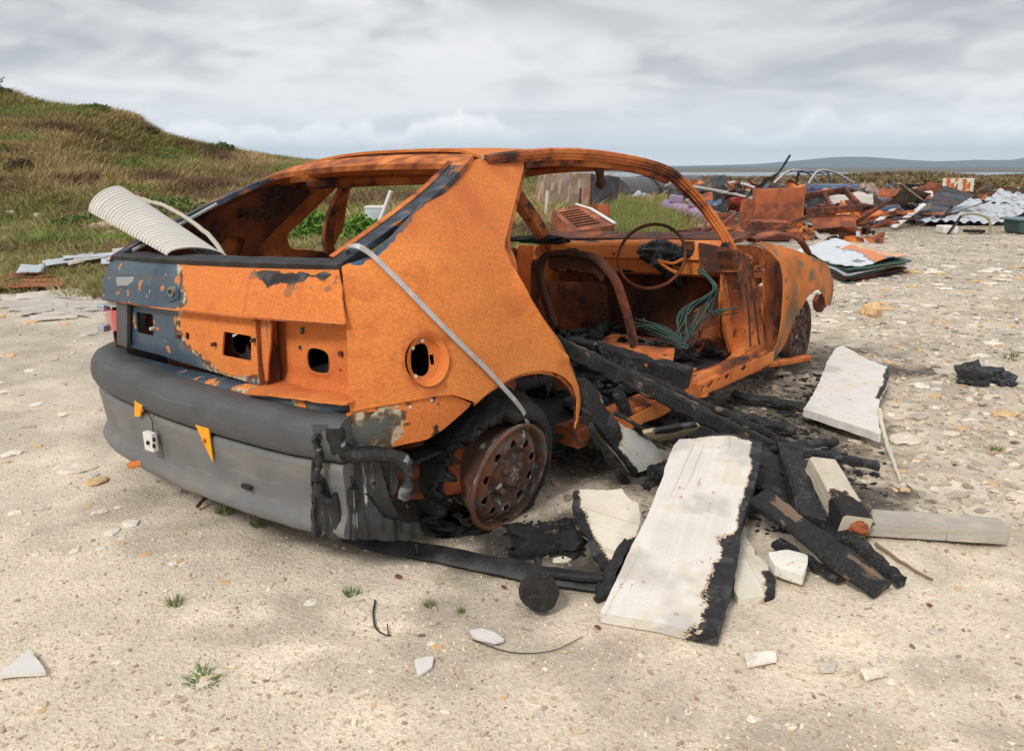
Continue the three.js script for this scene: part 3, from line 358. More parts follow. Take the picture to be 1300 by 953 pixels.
{ // left tail lamp, cracked, with grey housing
  const lamp = new THREE.Group(); lamp.name = 'tail_lamp'; car.add(lamp);
  const bowX = (Z) => rearX(0.6, Z) - 0.004 + 0.3 * Math.max(0, -0.60 - Z) ** 1.15;
  const strip = (u0, u1) => 0;
  const q = (L, off = 0) => L.map(([u, v]) => { let p = cp(u, v, 0, -0.555); for (let i = 0; i < 8; i++) p = cp(u, v, 0, lerp(p.x, bowX(p.z), 0.7)); return [p.z, p.y]; });
  const housing = q([[131, 366], [166, 372], [166, 441], [146, 438], [134, 420]]); 
  mesh('lamp_housing', sheet({ loops: [housing], step: 0.012, P: (Z, Y) => [bowX(Z) + 0.03, Y, Z], thick: 0.02, uv: (a, b) => [a * 3, b * 3] }), plain(74, 74, 74, 0.6), lamp);
  mesh('clear_lens', sheet({ loops: [q([[132, 366], [147, 369], [148, 390], [134, 388]])], step: 0.008, P: (Z, Y) => [bowX(Z), Y, Z], thick: 0.012 }), plain(150, 152, 156, 0.25), lamp);
  mesh('red_lens', sheet({ loops: [q([[132, 391], [148, 394], [148, 420], [141, 419], [137, 411], [132, 408]])], step: 0.005, P: (Z, Y) => [bowX(Z) - 0.002, Y, Z], thick: 0.014 }), M.redLens, lamp);
  mesh('lens_bracket', sheet({ loops: [q([[149, 367], [163, 370], [163, 440], [150, 437]])], step: 0.01, P: (Z, Y) => [bowX(Z) - 0.006, Y, Z], thick: 0.012, uv: (a, b) => [a * 2, b * 2] }), M.bumperTop, lamp);
  const shard = plain(180, 186, 196, 0.25, { metalness: 0.6 }); for (const v of [390, 416]) { const p = cp(131, v, 0, -0.545); mesh('lens_shard', boxAt(0.03, 0.026, 0.05, p.x, p.y, p.z, 0.006), shard, lamp); }
}
// ---- rear bumper
const bumpX = (Z) => tableAt([[-0.68, -0.585], [-0.5, -0.64], [-0.25, -0.665], [0, -0.675], [0.25, -0.665], [0.5, -0.64], [0.66, -0.60]], Z);
{
  const bumper = new THREE.Group(); bumper.name = 'rear_bumper'; car.add(bumper);
  const plan = [[-0.10, -0.845], [-0.3, -0.835], [-0.48, -0.785], [-0.585, -0.68], [-0.64, -0.5], [-0.665, -0.25], [-0.675, 0], [-0.665, 0.25], [-0.64, 0.5], [-0.60, 0.655]];
  const path = plan.map(([x, z]) => V(x, -0.047 * z, z));
  const up = [[-0.07, 0.505], [-0.03, 0.518], [0.008, 0.517], [0.034, 0.506], [0.05, 0.482], [0.055, 0.45], [0.052, 0.425], [0.042, 0.404], [0.028, 0.396], [-0.07, 0.396]];
  mesh('upper_bumper', sweep(path, up, { n: 90, sharp: false, uvScale: 1.4 }), M.bumperTop, bumper);
  const lo = [[-0.05, 0.393], [0.022, 0.391], [0.034, 0.385], [0.035, 0.37], [0.031, 0.34], [0.025, 0.29], [0.02, 0.25], [0.026, 0.228], [0.036, 0.212], [0.04, 0.196], [0.034, 0.182], [0.02, 0.174], [-0.05, 0.178]];
  const low = mesh('lower_bumper', warp(sweep(path.map((p) => p.clone()), lo, { n: 90, sharp: false, uvScale: 1.4 }), (q) => { if (q.y < 0.3) { q.y += 0.05 * Math.max(0, Math.abs(q.z) - 0.25) * (q.z < 0 ? 0.5 : 0.0) - 0.0; q.y += 0.006 * fbm(q.z * 9, 2, 3, 3); } }), M.bumperLow, bumper);
  const onB = (u, v, o = 0.037) => { let p = cp(u, v, 0, -0.7); for (let i = 0; i < 5; i++) p = cp(u, v, 0, bumpX(p.z) - o); return p; };
  const scrap = (name, L, m, o = 0.040, t = 0.004) => { const Q = L.map(([u, v]) => { const p = onB(u, v, o); return [p.z, p.y]; }); return mesh(name, sheet({ loops: [Q], step: 0.004, P: (Z, Y) => [bumpX(Z) - o + 0.15 * (0.36 - Y) * (Y > 0.25 ? 0.6 : 0), Y, Z], thick: t, uv: (a, b) => [a, b] }), m, bumper); };
  const ya = scrap('yellow_plate_scrap', [[173, 507], [184, 509], [178, 529], [171, 528]], M.yellow, 0.046), yb = scrap('yellow_plate_scrap', [[249, 538], [266, 542], [268, 589]], M.yellow, 0.046);
  for (const [u, v] of [[180, 521], [258, 559]]) { const p = onB(u, v, 0.052); mesh('screw', new THREE.SphereGeometry(0.007, 10, 6).translate(p.x, p.y, p.z), M.rust, bumper); }
  { const p = onB(313, 618, 0.034); mesh('slot', boxAt(0.012, 0.014, 0.045, p.x, p.y, p.z, 0.004), M.black, bumper); }  // black block stands in for the shade inside the bumper recess
  { const a = onB(191, 560, 0.055); const g = warp(boxAt(0.02, 0.062, 0.055, 0, 0, 0, 0.003), (q) => { q.x += 0.004 * Math.sin(q.y * 90); }); g.rotateZ(0.12); const pl = mesh('plate_lamp', g.translate(a.x, a.y, a.z), M.white, bumper); const hl = [[195, 558], [195, 566], [187, 562]]; for (const [u, v] of hl) { const p = onB(u, v, 0.07); mesh('hole', boxAt(0.006, 0.012, 0.008, p.x, p.y, p.z), M.black, pl); }  // black boxes on the lamp stand in for shaded holes
    mesh('wire', rod([onB(190, 512, 0.042), onB(188, 524, 0.05), onB(193, 535, 0.05), onB(194, 548, 0.056)], 0.0022), M.wireDark, bumper); }
  { const a = onB(196, 583, 0.0), b = onB(165, 590, 0.055); mesh('towing_eye', sweep([a, b], rect(0.035, 0.02, 0.004), {}), M.rust, bumper); }
  // the end that melted: a drooping skin with folds, a runny upper strip and a sagging lip
  const c0 = V(-0.60, 0.4, 0.665), cn = V(-0.62, 0, 0.78).normalize(), tx_ = V(0.78, 0, 0.62).normalize();
  const mp = (u, v, off = 0) => onPlane(u, v, c0.clone().addScaledVector(cn, off), cn), st = (u, v) => { const p = mp(u, v).sub(c0); return [p.dot(tx_), p.y]; };
  const melt = (name, L, off, amp, seed, thick, m, rgh = 0.006) => mesh(name, sheet({ loops: [rough(L.map(([u, v]) => st(u, v)), rgh, 0.012, seed)], step: 0.005, P: (s, y) => c0.clone().addScaledVector(tx_, s).add(V(0, y, 0)).addScaledVector(cn, off + amp * (0.6 * Math.sin(s * 95 + 4 * fbm(s * 20, y * 6, 2, seed)) * sstep(0.0, -0.08, y) + 1.8 * fbm(s * 26, y * 10, 4, seed)) + 0.2 * s * s * -1), thick, uv: (a, b) => [a * 2, b * 2] }), m, bumper);
  const drip = paint(512, 512, (u, v) => { const b = fbm(u * 7, v * 7, 4, 181, 7), s = fbm(u * 46, v * 5, 4, 182, 0), w = sstep(0.30, 0.46, s) * sstep(-0.1, 0.25, fbm(u * 4, v * 4, 2, 183)), k = 34 + 16 * b + 10 * s; let c = mix3([k, k, k * 1.02], [190, 190, 190], 0.75 * w); return [...c, 0.5 + 0.4 * s, 0.5]; }, { repeat: true, bump: 0.003 });
  melt('melted_skin', [[396, 570], [440, 574], [478, 577], [488, 606], [497, 640], [508, 664], [470, 672], [430, 674], [396, 676]], -0.012, 0.005, 3, 0.008, drip, 0.004);
  melt('melted_lip', [[398, 600], [405, 618], [416, 634], [432, 622], [452, 618], [470, 634], [486, 655], [508, 660], [532, 664], [534, 680], [510, 686], [450, 683], [398, 679]], 0.012, 0.010, 5, 0.012, drip, 0.004);
  melt('melted_curtain', [[476, 577], [500, 580], [516, 590], [508, 612], [500, 640], [488, 620]], -0.03, 0.008, 9, 0.008, drip, 0.005);
  melt('melted_band_end', [[396, 541], [414, 538], [436, 542], [437, 562], [426, 574], [400, 580]], 0.012, 0.006, 7, 0.016, M.bumperTop, 0.003);
  const strip = [[398, 552], [403, 566], [404, 590], [402, 612], [408, 632], [418, 637]].map(([u, v]) => mp(u, v, 0.022));
  mesh('melted_fold', warp(rod(strip, 0.010, { n: 60, sides: 9 }), (q) => { const k = fbm(q.y * 60, q.z * 40, 3, 9); q.x += 0.010 * k; q.z += 0.008 * k; }), drip, bumper);
  const strip2 = [[424, 545], [430, 566], [444, 577], [466, 576], [490, 577], [507, 582], [517, 594], [518, 612], [514, 634]].map(([u, v], i) => mp(u, v, 0.03 - 0.004 * i));
  mesh('melted_strip', warp(rod(strip2, 0.027, { n: 110, sides: 10, scale: (t) => [1 - 0.55 * t, 0.85 - 0.25 * t] }), (q) => { const k = fbm(q.x * 60, q.y * 60 + q.z * 30, 3, 12); q.x += 0.010 * k; q.z += 0.008 * k; q.y += 0.006 * fbm(q.x * 40, q.z * 40, 2, 15); }), drip, bumper);
  for (const [u, v, h] of [[440, 600, 0.05], [446, 604, 0.06], [528, 690, 0.03], [516, 640, 0.02]]) { const a = mp(u, v, 0.0), b = a.clone().add(V(0.004, -h, 0)); mesh('drip', rod([a, b], 0.004, { scale: (t) => 1 - 0.7 * t }), drip, bumper); }
}
// ---- wheels
const rimDisc = sheet({ loops: [circ(0.162, 64), ...Array.from({ length: 10 }, (_, i) => circ(0.0155, 16).map(([a, b]) => [a + 0.118 * Math.cos(i * Math.PI / 5), b + 0.118 * Math.sin(i * Math.PI / 5)]))], step: 0.006, P: (a, b) => { const r = Math.hypot(a, b); return [a, b, tableAt([[0, 0.004], [0.028, 0.004], [0.032, -0.008], [0.062, -0.012], [0.07, -0.03], [0.085, -0.03], [0.1, -0.012], [0.122, -0.006], [0.14, -0.016], [0.165, -0.04]], r)]; }, thick: 0.005, uv: (a, b) => [a * 2, b * 2] });
const latheZ = (L, n = 56) => new THREE.LatheGeometry(L.map(([r, z]) => new THREE.Vector2(r, z)), n).rotateX(Math.PI / 2);
const rimRing = latheZ([[0.160, -0.04], [0.166, -0.022], [0.170, -0.004], [0.176, 0.0], [0.184, -0.002], [0.185, -0.012], [0.176, -0.02], [0.169, -0.034], [0.160, -0.05], [0.150, -0.08], [0.150, -0.115], [0.166, -0.14], [0.182, -0.15], [0.186, -0.158], [0.180, -0.162], [0.16, -0.145], [0.145, -0.115], [0.145, -0.08], [0.155, -0.045]]);
const rimMat = paint(512, 512, (u, v) => { const x = u, y = v, b = fbm(x * 7, y * 7, 5, 191, 7), f = vn(x * 110, y * 110, 192, 110), g = fbm(x * 20, y * 20, 3, 193, 20); let c = mix3([106, 68, 50], [64, 50, 45], clamp(0.4 + b)); c = mix3(c, [132, 82, 54], clamp(-b * 1.3)); c = mix3(c, [94, 96, 98], 0.85 * sstep(0.12, 0.2, g - 0.08)); c = mix3(c, [196, 186, 168], sstep(0.36, 0.42, g * 0.7 + b * 0.35)); const w = 1 + 0.1 * f; return [c[0] * w, c[1] * w, c[2] * w, 0.5 + 0.3 * b + 0.2 * f, 0.75]; }, { repeat: true, bump: 0.002 });
const p3 = 3.5;
function makeWheel(p, camber, toe, tyre, hub) {
  const w = new THREE.Group(); w.name = 'wheel'; car.add(w); w.position.copy(p); w.rotation.set(camber, toe, 0.4, 'YXZ');
  const rim = mesh('rim', [rimDisc.clone(), rimRing.clone()], rimMat, w);
  mesh('hub_cap', latheZ([[0.026, -0.01], [0.026, 0.008], [0.02, 0.014], [0.0, 0.015]], 20), rimMat, w);
  for (let i = 0; i < 4; i++) mesh('wheel_nut', new THREE.CylinderGeometry(0.0105, 0.0115, 0.02, 6).rotateX(Math.PI / 2).translate(0.05 * Math.cos(i * Math.PI / 2 + 0.4), 0.05 * Math.sin(i * Math.PI / 2 + 0.4), -0.004), rimMat, w);
  if (tyre) { // burnt carcass, its outer wall gone, slumped on the ground
    const t = latheZ([[0.186, -0.016], [0.192, -0.006], [0.205, 0.0], [0.222, -0.006], [0.242, -0.03], [0.254, -0.06], [0.258, -0.10], [0.258, -0.15], [0.25, -0.19], [0.225, -0.21], [0.19, -0.2], [0.186, -0.19], [0.215, -0.195], [0.238, -0.18], [0.248, -0.15], [0.248, -0.10], [0.244, -0.07], [0.232, -0.042], [0.214, -0.02], [0.200, -0.016], [0.190, -0.022]], 140);
    warp(t, (q) => { const a = Math.atan2(q.y, q.x), r = Math.hypot(q.x, q.y), outer = sstep(-0.075, -0.03, q.z); const left = sstep(0.15, 0.75, Math.cos(a + p3) * 0.9 + 0.45 * fbm(a * 3, 1, 3, 221)), n = fbm(a * 5 + 3, q.z * 30, 4, 222), jag = fbm(a * 16, 2, 3, 225); let k = 1 + 0.035 * n; if (outer > 0) { q.z -= outer * (0.075 * left * (1 + 0.7 * jag)) + 0.012 * outer * n; k *= 1 + outer * left * (r < 0.23 ? 0.20 + 0.12 * jag : 0.02); } q.x *= k; q.y *= k; });
    const inv = new THREE.Euler(camber, toe, 0.4, 'YXZ'), qt = new THREE.Quaternion().setFromEuler(inv), qi = qt.clone().invert();
    warp(t, (q) => { q.applyQuaternion(qt); const y = q.y + p.y; if (y < 0.02) { q.y = 0.006 + 0.12 * y + 0.04 * clamp(y + 0.1, 0, 0.12) + 0.004 * fbm(q.x * 30, q.z * 30, 2, 3) - p.y; q.z += 0.0; q.x *= 1.04; } q.applyQuaternion(qi); });
    mesh('tyre', t, M.rubber, w);
  }
  return w;
}
const hubR = cp(648, 607, 2, 0.77);
makeWheel(V(hubR.x, hubR.y, 0.775), 0.24, 0.0, true);
const hubF = cp(1017.5, 422, 2, 0.75);
makeWheel(V(hubF.x, hubF.y, 0.752), 0.04, 0.05, false);
for (const X of [0, 2.525]) { const w = makeWheel(V(X, 0.258, -0.74), 0, Math.PI, false); }
mesh('rear_axle', rod([V(0, 0.22, -0.6), V(0.02, 0.2, 0.6)], 0.03), M.rustDark, car);
{ // right wheel house: dark shell over the rear wheel
  const L = new THREE.SphereGeometry(0.37, 32, 16, 0, Math.PI * 2, 0, Math.PI / 2); L.scale(1, 1.0, 0.62).translate(0.01, 0.15, 0.50); mesh('wheel_house', L, M.rustMid, car); mesh('wheel_house', L.clone().scale(1, 1, -1).translate(0, 0.05, 0), M.rustMid, car);
  mesh('arch_lip', sweep(flank([[735, 540], [735, 508], [727, 490], [716, 478], [702, 472], [684, 470], [666, 473], [650, 479], [634, 488], [619, 498], [604, 511]]).map(([x, y]) => V(x, y - 0.002, zs(x, y) - 0.012)), rect(0.02, 0.006), { n: 40, up: V(0, 0, 1) }), M.rustMid, car);
  mesh('spring', rod(Array.from({ length: 60 }, (_, i) => V(0.02 + 0.05 * Math.cos(i * 0.55), 0.22 + i * 0.005, 0.5 + 0.05 * Math.sin(i * 0.55))), 0.007, { n: 240 }), M.rustDark, car);
}
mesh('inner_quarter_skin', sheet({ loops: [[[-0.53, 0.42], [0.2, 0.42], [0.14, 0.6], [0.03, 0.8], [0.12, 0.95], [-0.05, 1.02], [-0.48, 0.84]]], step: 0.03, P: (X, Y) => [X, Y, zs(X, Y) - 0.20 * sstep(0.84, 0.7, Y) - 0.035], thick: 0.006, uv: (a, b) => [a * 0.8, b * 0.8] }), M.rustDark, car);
{ // left flank seen from inside: quarter window, post, door with its inner skin
  const out = []; for (let i = 0; i <= 10; i++) out.push([lerp(-0.56, 0.16, i / 10), lerp(0.88, 1.182, i / 10)]); out.push([0.6, 1.185], [1.1, 1.175], [1.4, 1.13], [1.62, 0.98], [1.86, 0.74], [2.02, 0.72], [2.04, 0.2], [0.35, 0.2], [0.3, 0.42], [0.15, 0.52], [-0.15, 0.52], [-0.3, 0.42], [-0.36, 0.36], [-0.46, 0.36], [-0.46, 0.75], [-0.53, 0.80]);
  const q = (L) => L.map(([u, v]) => XY(cl(u, v)));
  const qw = curveLoop(q([[433, 232], [405, 257], [380, 281], [364, 296], [364, 306], [369, 314], [390, 316], [413, 317], [413, 300], [420, 270], [432, 246]]), 5);
  const dw = q([[443, 228], [480, 226], [520, 225]]); const b0 = XY(cl(421, 316)), t0 = XY(cl(445, 228));
  const doorWin = [b0, [b0[0] + 0.02, b0[1] + 0.10], t0, [0.9, 1.135], [1.2, 1.115], [1.36, 1.08], [1.55, 0.94], [1.76, 0.74], [1.0, 0.745]];
  const oval = (x, y, a, b) => curveLoop([[x - a, y - b], [x + a * 0.8, y - b * 0.9], [x + a, y + b * 0.8], [x - a * 0.7, y + b]], 5);
  const lf = mesh('left_flank', sheet({ loops: [out, qw, doorWin], step: 0.018, P: (X, Y) => [X, Y, -zs(X, Y) + dent(X, Y, 21)], thick: 0.008, uv: (a, b) => [a * 0.8, b * 0.8], flip: true }), M.rustMid, car);
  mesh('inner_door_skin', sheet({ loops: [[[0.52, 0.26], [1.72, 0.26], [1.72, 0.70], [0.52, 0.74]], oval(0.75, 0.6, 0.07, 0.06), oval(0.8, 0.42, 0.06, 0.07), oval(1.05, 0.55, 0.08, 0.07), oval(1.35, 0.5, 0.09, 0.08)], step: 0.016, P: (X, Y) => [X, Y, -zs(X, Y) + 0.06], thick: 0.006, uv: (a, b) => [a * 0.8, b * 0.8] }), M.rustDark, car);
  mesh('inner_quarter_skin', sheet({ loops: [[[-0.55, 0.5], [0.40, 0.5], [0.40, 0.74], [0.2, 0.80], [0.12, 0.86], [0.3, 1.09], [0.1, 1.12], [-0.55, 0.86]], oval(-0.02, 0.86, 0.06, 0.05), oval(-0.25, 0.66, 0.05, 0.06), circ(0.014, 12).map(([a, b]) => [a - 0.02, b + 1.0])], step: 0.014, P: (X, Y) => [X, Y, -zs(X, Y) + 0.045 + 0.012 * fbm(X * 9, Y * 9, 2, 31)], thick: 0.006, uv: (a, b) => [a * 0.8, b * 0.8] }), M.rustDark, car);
  mesh('left_post', sweep([[417, 318], [416, 300], [420, 276], [430, 252], [443, 228]].map(([u, v]) => cl(u, v, 0.035)), rect(0.035, 0.05, 0.006), { n: 20, up: V(1, 0, 0) }), M.rustMid, car);
  mesh('left_windscreen_post', sweep([cp(628, 214, 0, 1.42), cp(642, 232, 0, 1.48), cp(660, 256, 0, 1.58), cp(680, 284, 0, 1.72), cp(695, 312, 0, 1.84), cp(700, 340, 0, 1.88), cp(702, 380, 0, 1.90), cp(702, 420, 0, 1.90)], rect(0.085, 0.06, 0.012), { n: 30, up: V(0, 0, 1), uvScale: 0.8 }), M.rustMid, car);
}
{ // right windscreen post, hinge post and sill
  const rail = [cp(616, 204, 2, 0.505), cp(640, 200, 2, 0.51), cp(668, 197, 2, 0.512), cp(700, 194.5, 2, 0.512), cp(735, 195, 2, 0.51), cp(768, 198, 2, 0.507), cp(800, 203, 2, 0.503), cp(826, 209, 2, 0.498), cp(846, 216, 2, 0.495), cp(858, 224, 2, 0.50), cp(872, 237, 2, 0.522), cp(890, 256, 2, 0.556), cp(908, 279, 2, 0.60), cp(924, 304, 2, 0.645), cp(934, 327, 2, 0.675), cp(938, 350, 2, 0.69), cp(940, 374, 2, 0.70)];
  mesh('windscreen_post', sweep(rail, [[-0.03, -0.022], [0.004, -0.024], [0.006, -0.014], [0.014, -0.013], [0.016, -0.002], [0.022, 0.0], [0.022, 0.014], [0.008, 0.02], [-0.03, 0.018]], { n: 110, up: V(0, 1, 0.0), uvScale: 0.8 }), M.rustMid, car);
  const pl = (L, z) => L.map(([u, v]) => XY(cp(u, v, 2, z)));
  const hp = pl([[926, 318], [944, 322], [956, 345], [963, 375], [967, 405], [970, 440], [975, 452], [966, 470], [905, 494], [878, 503], [878, 488], [925, 468], [944, 452], [946, 430], [943, 395], [938, 360], [930, 335]], 0.72);
  mesh('hinge_post', sheet({ loops: [hp, circ(0.012, 12).map(([a, b]) => { const p = cp(955, 423, 2, 0.72); return [p.x + a, p.y + b]; }), ...[[947, 380], [960, 412], [957, 440]].map(([u, v]) => circ(0.011, 12).map(([a, b]) => { const p = cp(u, v, 2, 0.72); return [p.x + a, p.y + b]; }))], step: 0.008, P: (X, Y) => [X, Y, 0.725 + 0.002 * fbm(X * 6, Y * 6, 2, 33)], thick: 0.07, uv: (a, b) => [a * 0.8, b * 0.8] }), M.rustMid, car);
  mesh('post_face', sheet({ loops: [pl([[919, 340], [936, 345], [944, 400], [947, 432], [943, 452], [930, 448], [922, 420], [920, 380]], 0.66)], step: 0.012, P: (X, Y) => [X, Y, 0.66], thick: 0.02, uv: (a, b) => [a, b] }), M.rustMid, car);
  for (const L of [[[952, 350], [958, 385], [962, 420], [966, 448]], [[947, 360], [951, 400], [953, 440]]]) mesh('post_seam', sweep(L.map(([u, v]) => cp(u, v, 2, 0.728)), rect(0.010, 0.006), { n: 16, up: V(0, 0, 1) }), M.rustDark, car);
    mesh('hinge', lump(0.035, 4, 0.35, 1.2, 0.9, 0.8, 2).translate(...cp(962, 345, 2, 0.735).toArray()), M.rustMid, car); mesh('hinge', lump(0.03, 6, 0.35, 1.1, 0.9, 0.8, 2).translate(...cp(948, 330, 2, 0.71).toArray()), M.rustMid, car);
  const sill = [V(0.36, 0.2, 0.745), V(0.8, 0.195, 0.752), V(1.3, 0.19, 0.755), V(1.9, 0.19, 0.75), V(2.05, 0.20, 0.74)];
  const sg = sweep(sill, [[-0.085, -0.035], [0.02, -0.045], [0.030, -0.02], [0.034, 0.012], [0.03, 0.022], [0.012, 0.024], [0.006, 0.046], [-0.016, 0.05], [-0.022, 0.03], [-0.085, 0.026]], { n: 60, uvScale: 0.8 });
  mesh('sill', warp(sg, (q) => { q.z += 0.006 * fbm(q.x * 9, q.y * 9, 3, 35); q.y += 0.004 * fbm(q.x * 7, 4, 2, 37); }), M.rustMid, car);
  const sh = [[903, 487, 9, 4], [924, 477, 6, 3], [945, 467, 8, 4], [893, 493, 5, 3], [914, 482, 3, 2]].map(([u, v, a, b], k) => { const p = cp(u, v, 2, 0.81); return rough(circ(1, 14).map(([x, y]) => [p.x + x * a * 0.0042, p.y + y * b * 0.0042]), 0.006, 0.008, 70 + k); });
  mesh('sill_face', sheet({ loops: [rough([[0.42, 0.158], [2.03, 0.165], [2.05, 0.222], [0.42, 0.215]], 0.005, 0.03, 5), ...sh], step: 0.007, P: (X, Y) => [X, Y, 0.806 + 0.006 * fbm(X * 9, Y * 9, 3, 35) - 0.12 * Math.max(0, 0.175 - Y)], thick: 0.004, uv: (a, b) => [a * 0.8, b * 0.8] }), M.rust, car);
  mesh('sill_scrap', sheet({ loops: [rough(pl([[874, 485], [890, 492], [896, 500], [884, 507], [872, 500]], 0.79), 0.006, 0.015, 9)], step: 0.006, P: (X, Y) => [X, Y, 0.80 + 0.02 * fbm(X * 20, Y * 20, 3, 3)], thick: 0.004, uv: (a, b) => [a, b] }), M.rust, car);
}
{ // floor, tunnel, bulkhead, dash beam
  mesh('floor_pan', sheet({ loops: [[[-0.55, -0.7], [2.0, -0.7], [2.0, 0.7], [-0.55, 0.7]]], step: 0.03, P: (X, Z) => [X, 0.20 + 0.10 * Math.exp(-((Z / 0.13) ** 2)) + 0.02 * fbm(X * 6, Z * 6, 3, 41) + (X < 0.1 ? 0.1 * sstep(0.1, -0.2, X) : 0), Z], thick: 0.01, uv: (a, b) => [a, b], flip: true }), M.soot, car);
  const R = rng(77), bits = []; for (let i = 0; i < 260; i++) { const X = 0.4 + 1.5 * R(), Z = -0.62 + 1.25 * R(); const g = lump(0.012 + 0.035 * R() * R(), i, 0.45, 1 + R(), 0.5 + 0.5 * R(), 1 + R(), 1); g.rotateY(R() * 6).translate(X, 0.225 + 0.10 * Math.exp(-((Z / 0.13) ** 2)) + 0.03 * R(), Z); bits.push(uvBox(g, 2)); } stuff(mesh('burnt_residue', bits, M.char, car));
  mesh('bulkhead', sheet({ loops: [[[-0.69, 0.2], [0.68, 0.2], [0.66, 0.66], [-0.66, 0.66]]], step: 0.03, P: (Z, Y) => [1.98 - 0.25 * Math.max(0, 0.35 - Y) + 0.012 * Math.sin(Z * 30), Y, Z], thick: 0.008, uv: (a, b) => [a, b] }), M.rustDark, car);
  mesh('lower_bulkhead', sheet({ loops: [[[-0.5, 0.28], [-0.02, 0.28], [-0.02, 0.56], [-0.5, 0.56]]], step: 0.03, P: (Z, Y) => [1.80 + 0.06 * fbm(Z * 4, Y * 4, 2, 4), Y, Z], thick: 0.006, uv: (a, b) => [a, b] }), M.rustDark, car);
  // dash beam: faceted orange panel across the car
  const yTop = (Z) => 0.762; const face = [[2.02, 0.785], [1.90, 0.788], [1.80, 0.778], [1.785, 0.765], [1.772, 0.70], [1.79, 0.692], [1.80, 0.625], [1.83, 0.61], [1.92, 0.605]];
  const pts = []; for (let i = 0; i <= 30; i++) pts.push(V(0, 0, lerp(cp(702, 312, 0, 1.8).z, 0.66, i / 30)));
  const dg = sweep(pts, face.map(([x, y]) => [-x, y]), { closed: false, uvScale: 0.9 });
  const dashM = paint(640, 320, (u, v) => { const x = u * 1.4, y = v * 0.7, r = rustC(x, y, 15, 0.9), e = fbm(x * 7, y * 14, 4, 301) + sstep(0.42, 0.05, u) * 0.5 - 0.55 + 0.25 * sstep(0.5, 0.2, v) * sstep(0.45, 0.3, u); return e > 0 ? mix3(r, [30, 27, 26], clamp(e * 6)).concat([0.5, 0.8]) : r; }, { repeat: true, bump: 0.0015 });
  { const a = dg.attributes.uv; for (let i = 0; i < a.count; i++) a.setXY(i, a.getX(i) / 0.9 / 1.32, clamp(a.getY(i) / 0.9 / 0.55)); }
  const dash = mesh('dash_beam', warp(dg, (q) => { q.x += 0.006 * fbm(q.z * 8, q.y * 8, 3, 43); q.y += 0.004 * fbm(q.z * 6, 2, 2, 44) - 0.006 * Math.exp(-(((q.z + 0.2) / 0.2) ** 2)); }), dashM, car);
  for (const [u, v, r] of [[921, 312, 0.018], [820, 317, 0.008], [780, 322, 0.005], [835, 305, 0.004], [936, 329, 0.008]]) { const p = cp(u, v, 0, 1.782); mesh('hole', new THREE.CylinderGeometry(r, r, 0.02, 16).rotateZ(Math.PI / 2).translate(p.x - 0.004, p.y, p.z), M.black, dash); }  // one rubber grommet; the small black discs stand in for shaded holes
  { const a = cp(867, 306, 0, 1.782), b = cp(882, 318, 0, 1.782); mesh('vent', boxAt(0.012, Math.abs(a.y - b.y), Math.abs(a.z - b.z), a.x - 0.004, (a.y + b.y) / 2, (a.z + b.z) / 2, 0.003), M.rustDark, dash); }
  { const c = [[886, 308], [940, 318], [940, 345], [888, 346]].map(([u, v]) => cp(u, v, 0, 1.75)); const g = sheet({ loops: [c.map((p) => [p.z, p.y])], step: 0.015, P: (Z, Y) => [1.752, Y, Z], thick: 0.02, uv: (a, b) => [a, b] }); mesh('fuse_box_panel', g, M.rustMid, dash); }
  mesh('scuttle', sheet({ loops: [[[1.90, -0.66], [2.16, -0.66], [2.16, 0.66], [1.90, 0.66]]], step: 0.03, P: (X, Z) => [X, 0.793 + 0.02 * sstep(1.95, 2.1, X) + 0.005 * fbm(X * 20, Z * 8, 2, 3), Z], thick: 0.02, uv: (a, b) => [a, b], flip: true }), M.rustDark, car);
  mesh('melted_trim', warp(lump(0.05, 8, 0.4, 1, 0.5, 4.2, 3), () => { }).translate(1.80, 0.79, -0.46), M.soot, car);
  // steering wheel on its column
  const c = cp(827, 325, 2, 0.33); const sw = new THREE.Group(); sw.name = 'steering_wheel'; car.add(sw); sw.position.copy(c); sw.quaternion.setFromUnitVectors(V(0, 0, 1), V(-0.86, 0.42, 0.22).normalize());
  mesh('wheel_ring', new THREE.TorusGeometry(0.168, 0.0085, 10, 64), M.rustDark, sw);
  mesh('spoke', uvBox(rod([V(0.02, -0.01, -0.05), V(0.09, -0.06, -0.03), V(0.155, -0.066, 0)], 0.008)), M.rust, sw); mesh('spoke', uvBox(rod([V(0.02, -0.02, -0.05), V(0.07, -0.09, -0.03), V(0.104, -0.132, 0)], 0.008)), M.rust, sw);
  const cc = c.clone();
  mesh('steering_column', [uvBox(rod([cc.clone().add(V(0.05, -0.02, 0)), V(1.9, 0.56, 0.36)], 0.035)), uvBox(lump(0.075, 3, 0.4, 1.3, 0.8, 1.1, 3).translate(cc.x + 0.16, cc.y - 0.005, cc.z + 0.08)), uvBox(lump(0.06, 5, 0.45, 1.2, 0.8, 1.4, 3).translate(cc.x + 0.14, cc.y + 0.01, cc.z - 0.04)), uvBox(lump(0.05, 9, 0.4, 1, 0.7, 1.8, 3).translate(cc.x + 0.2, cc.y + 0.01, cc.z - 0.16))], M.char, car);
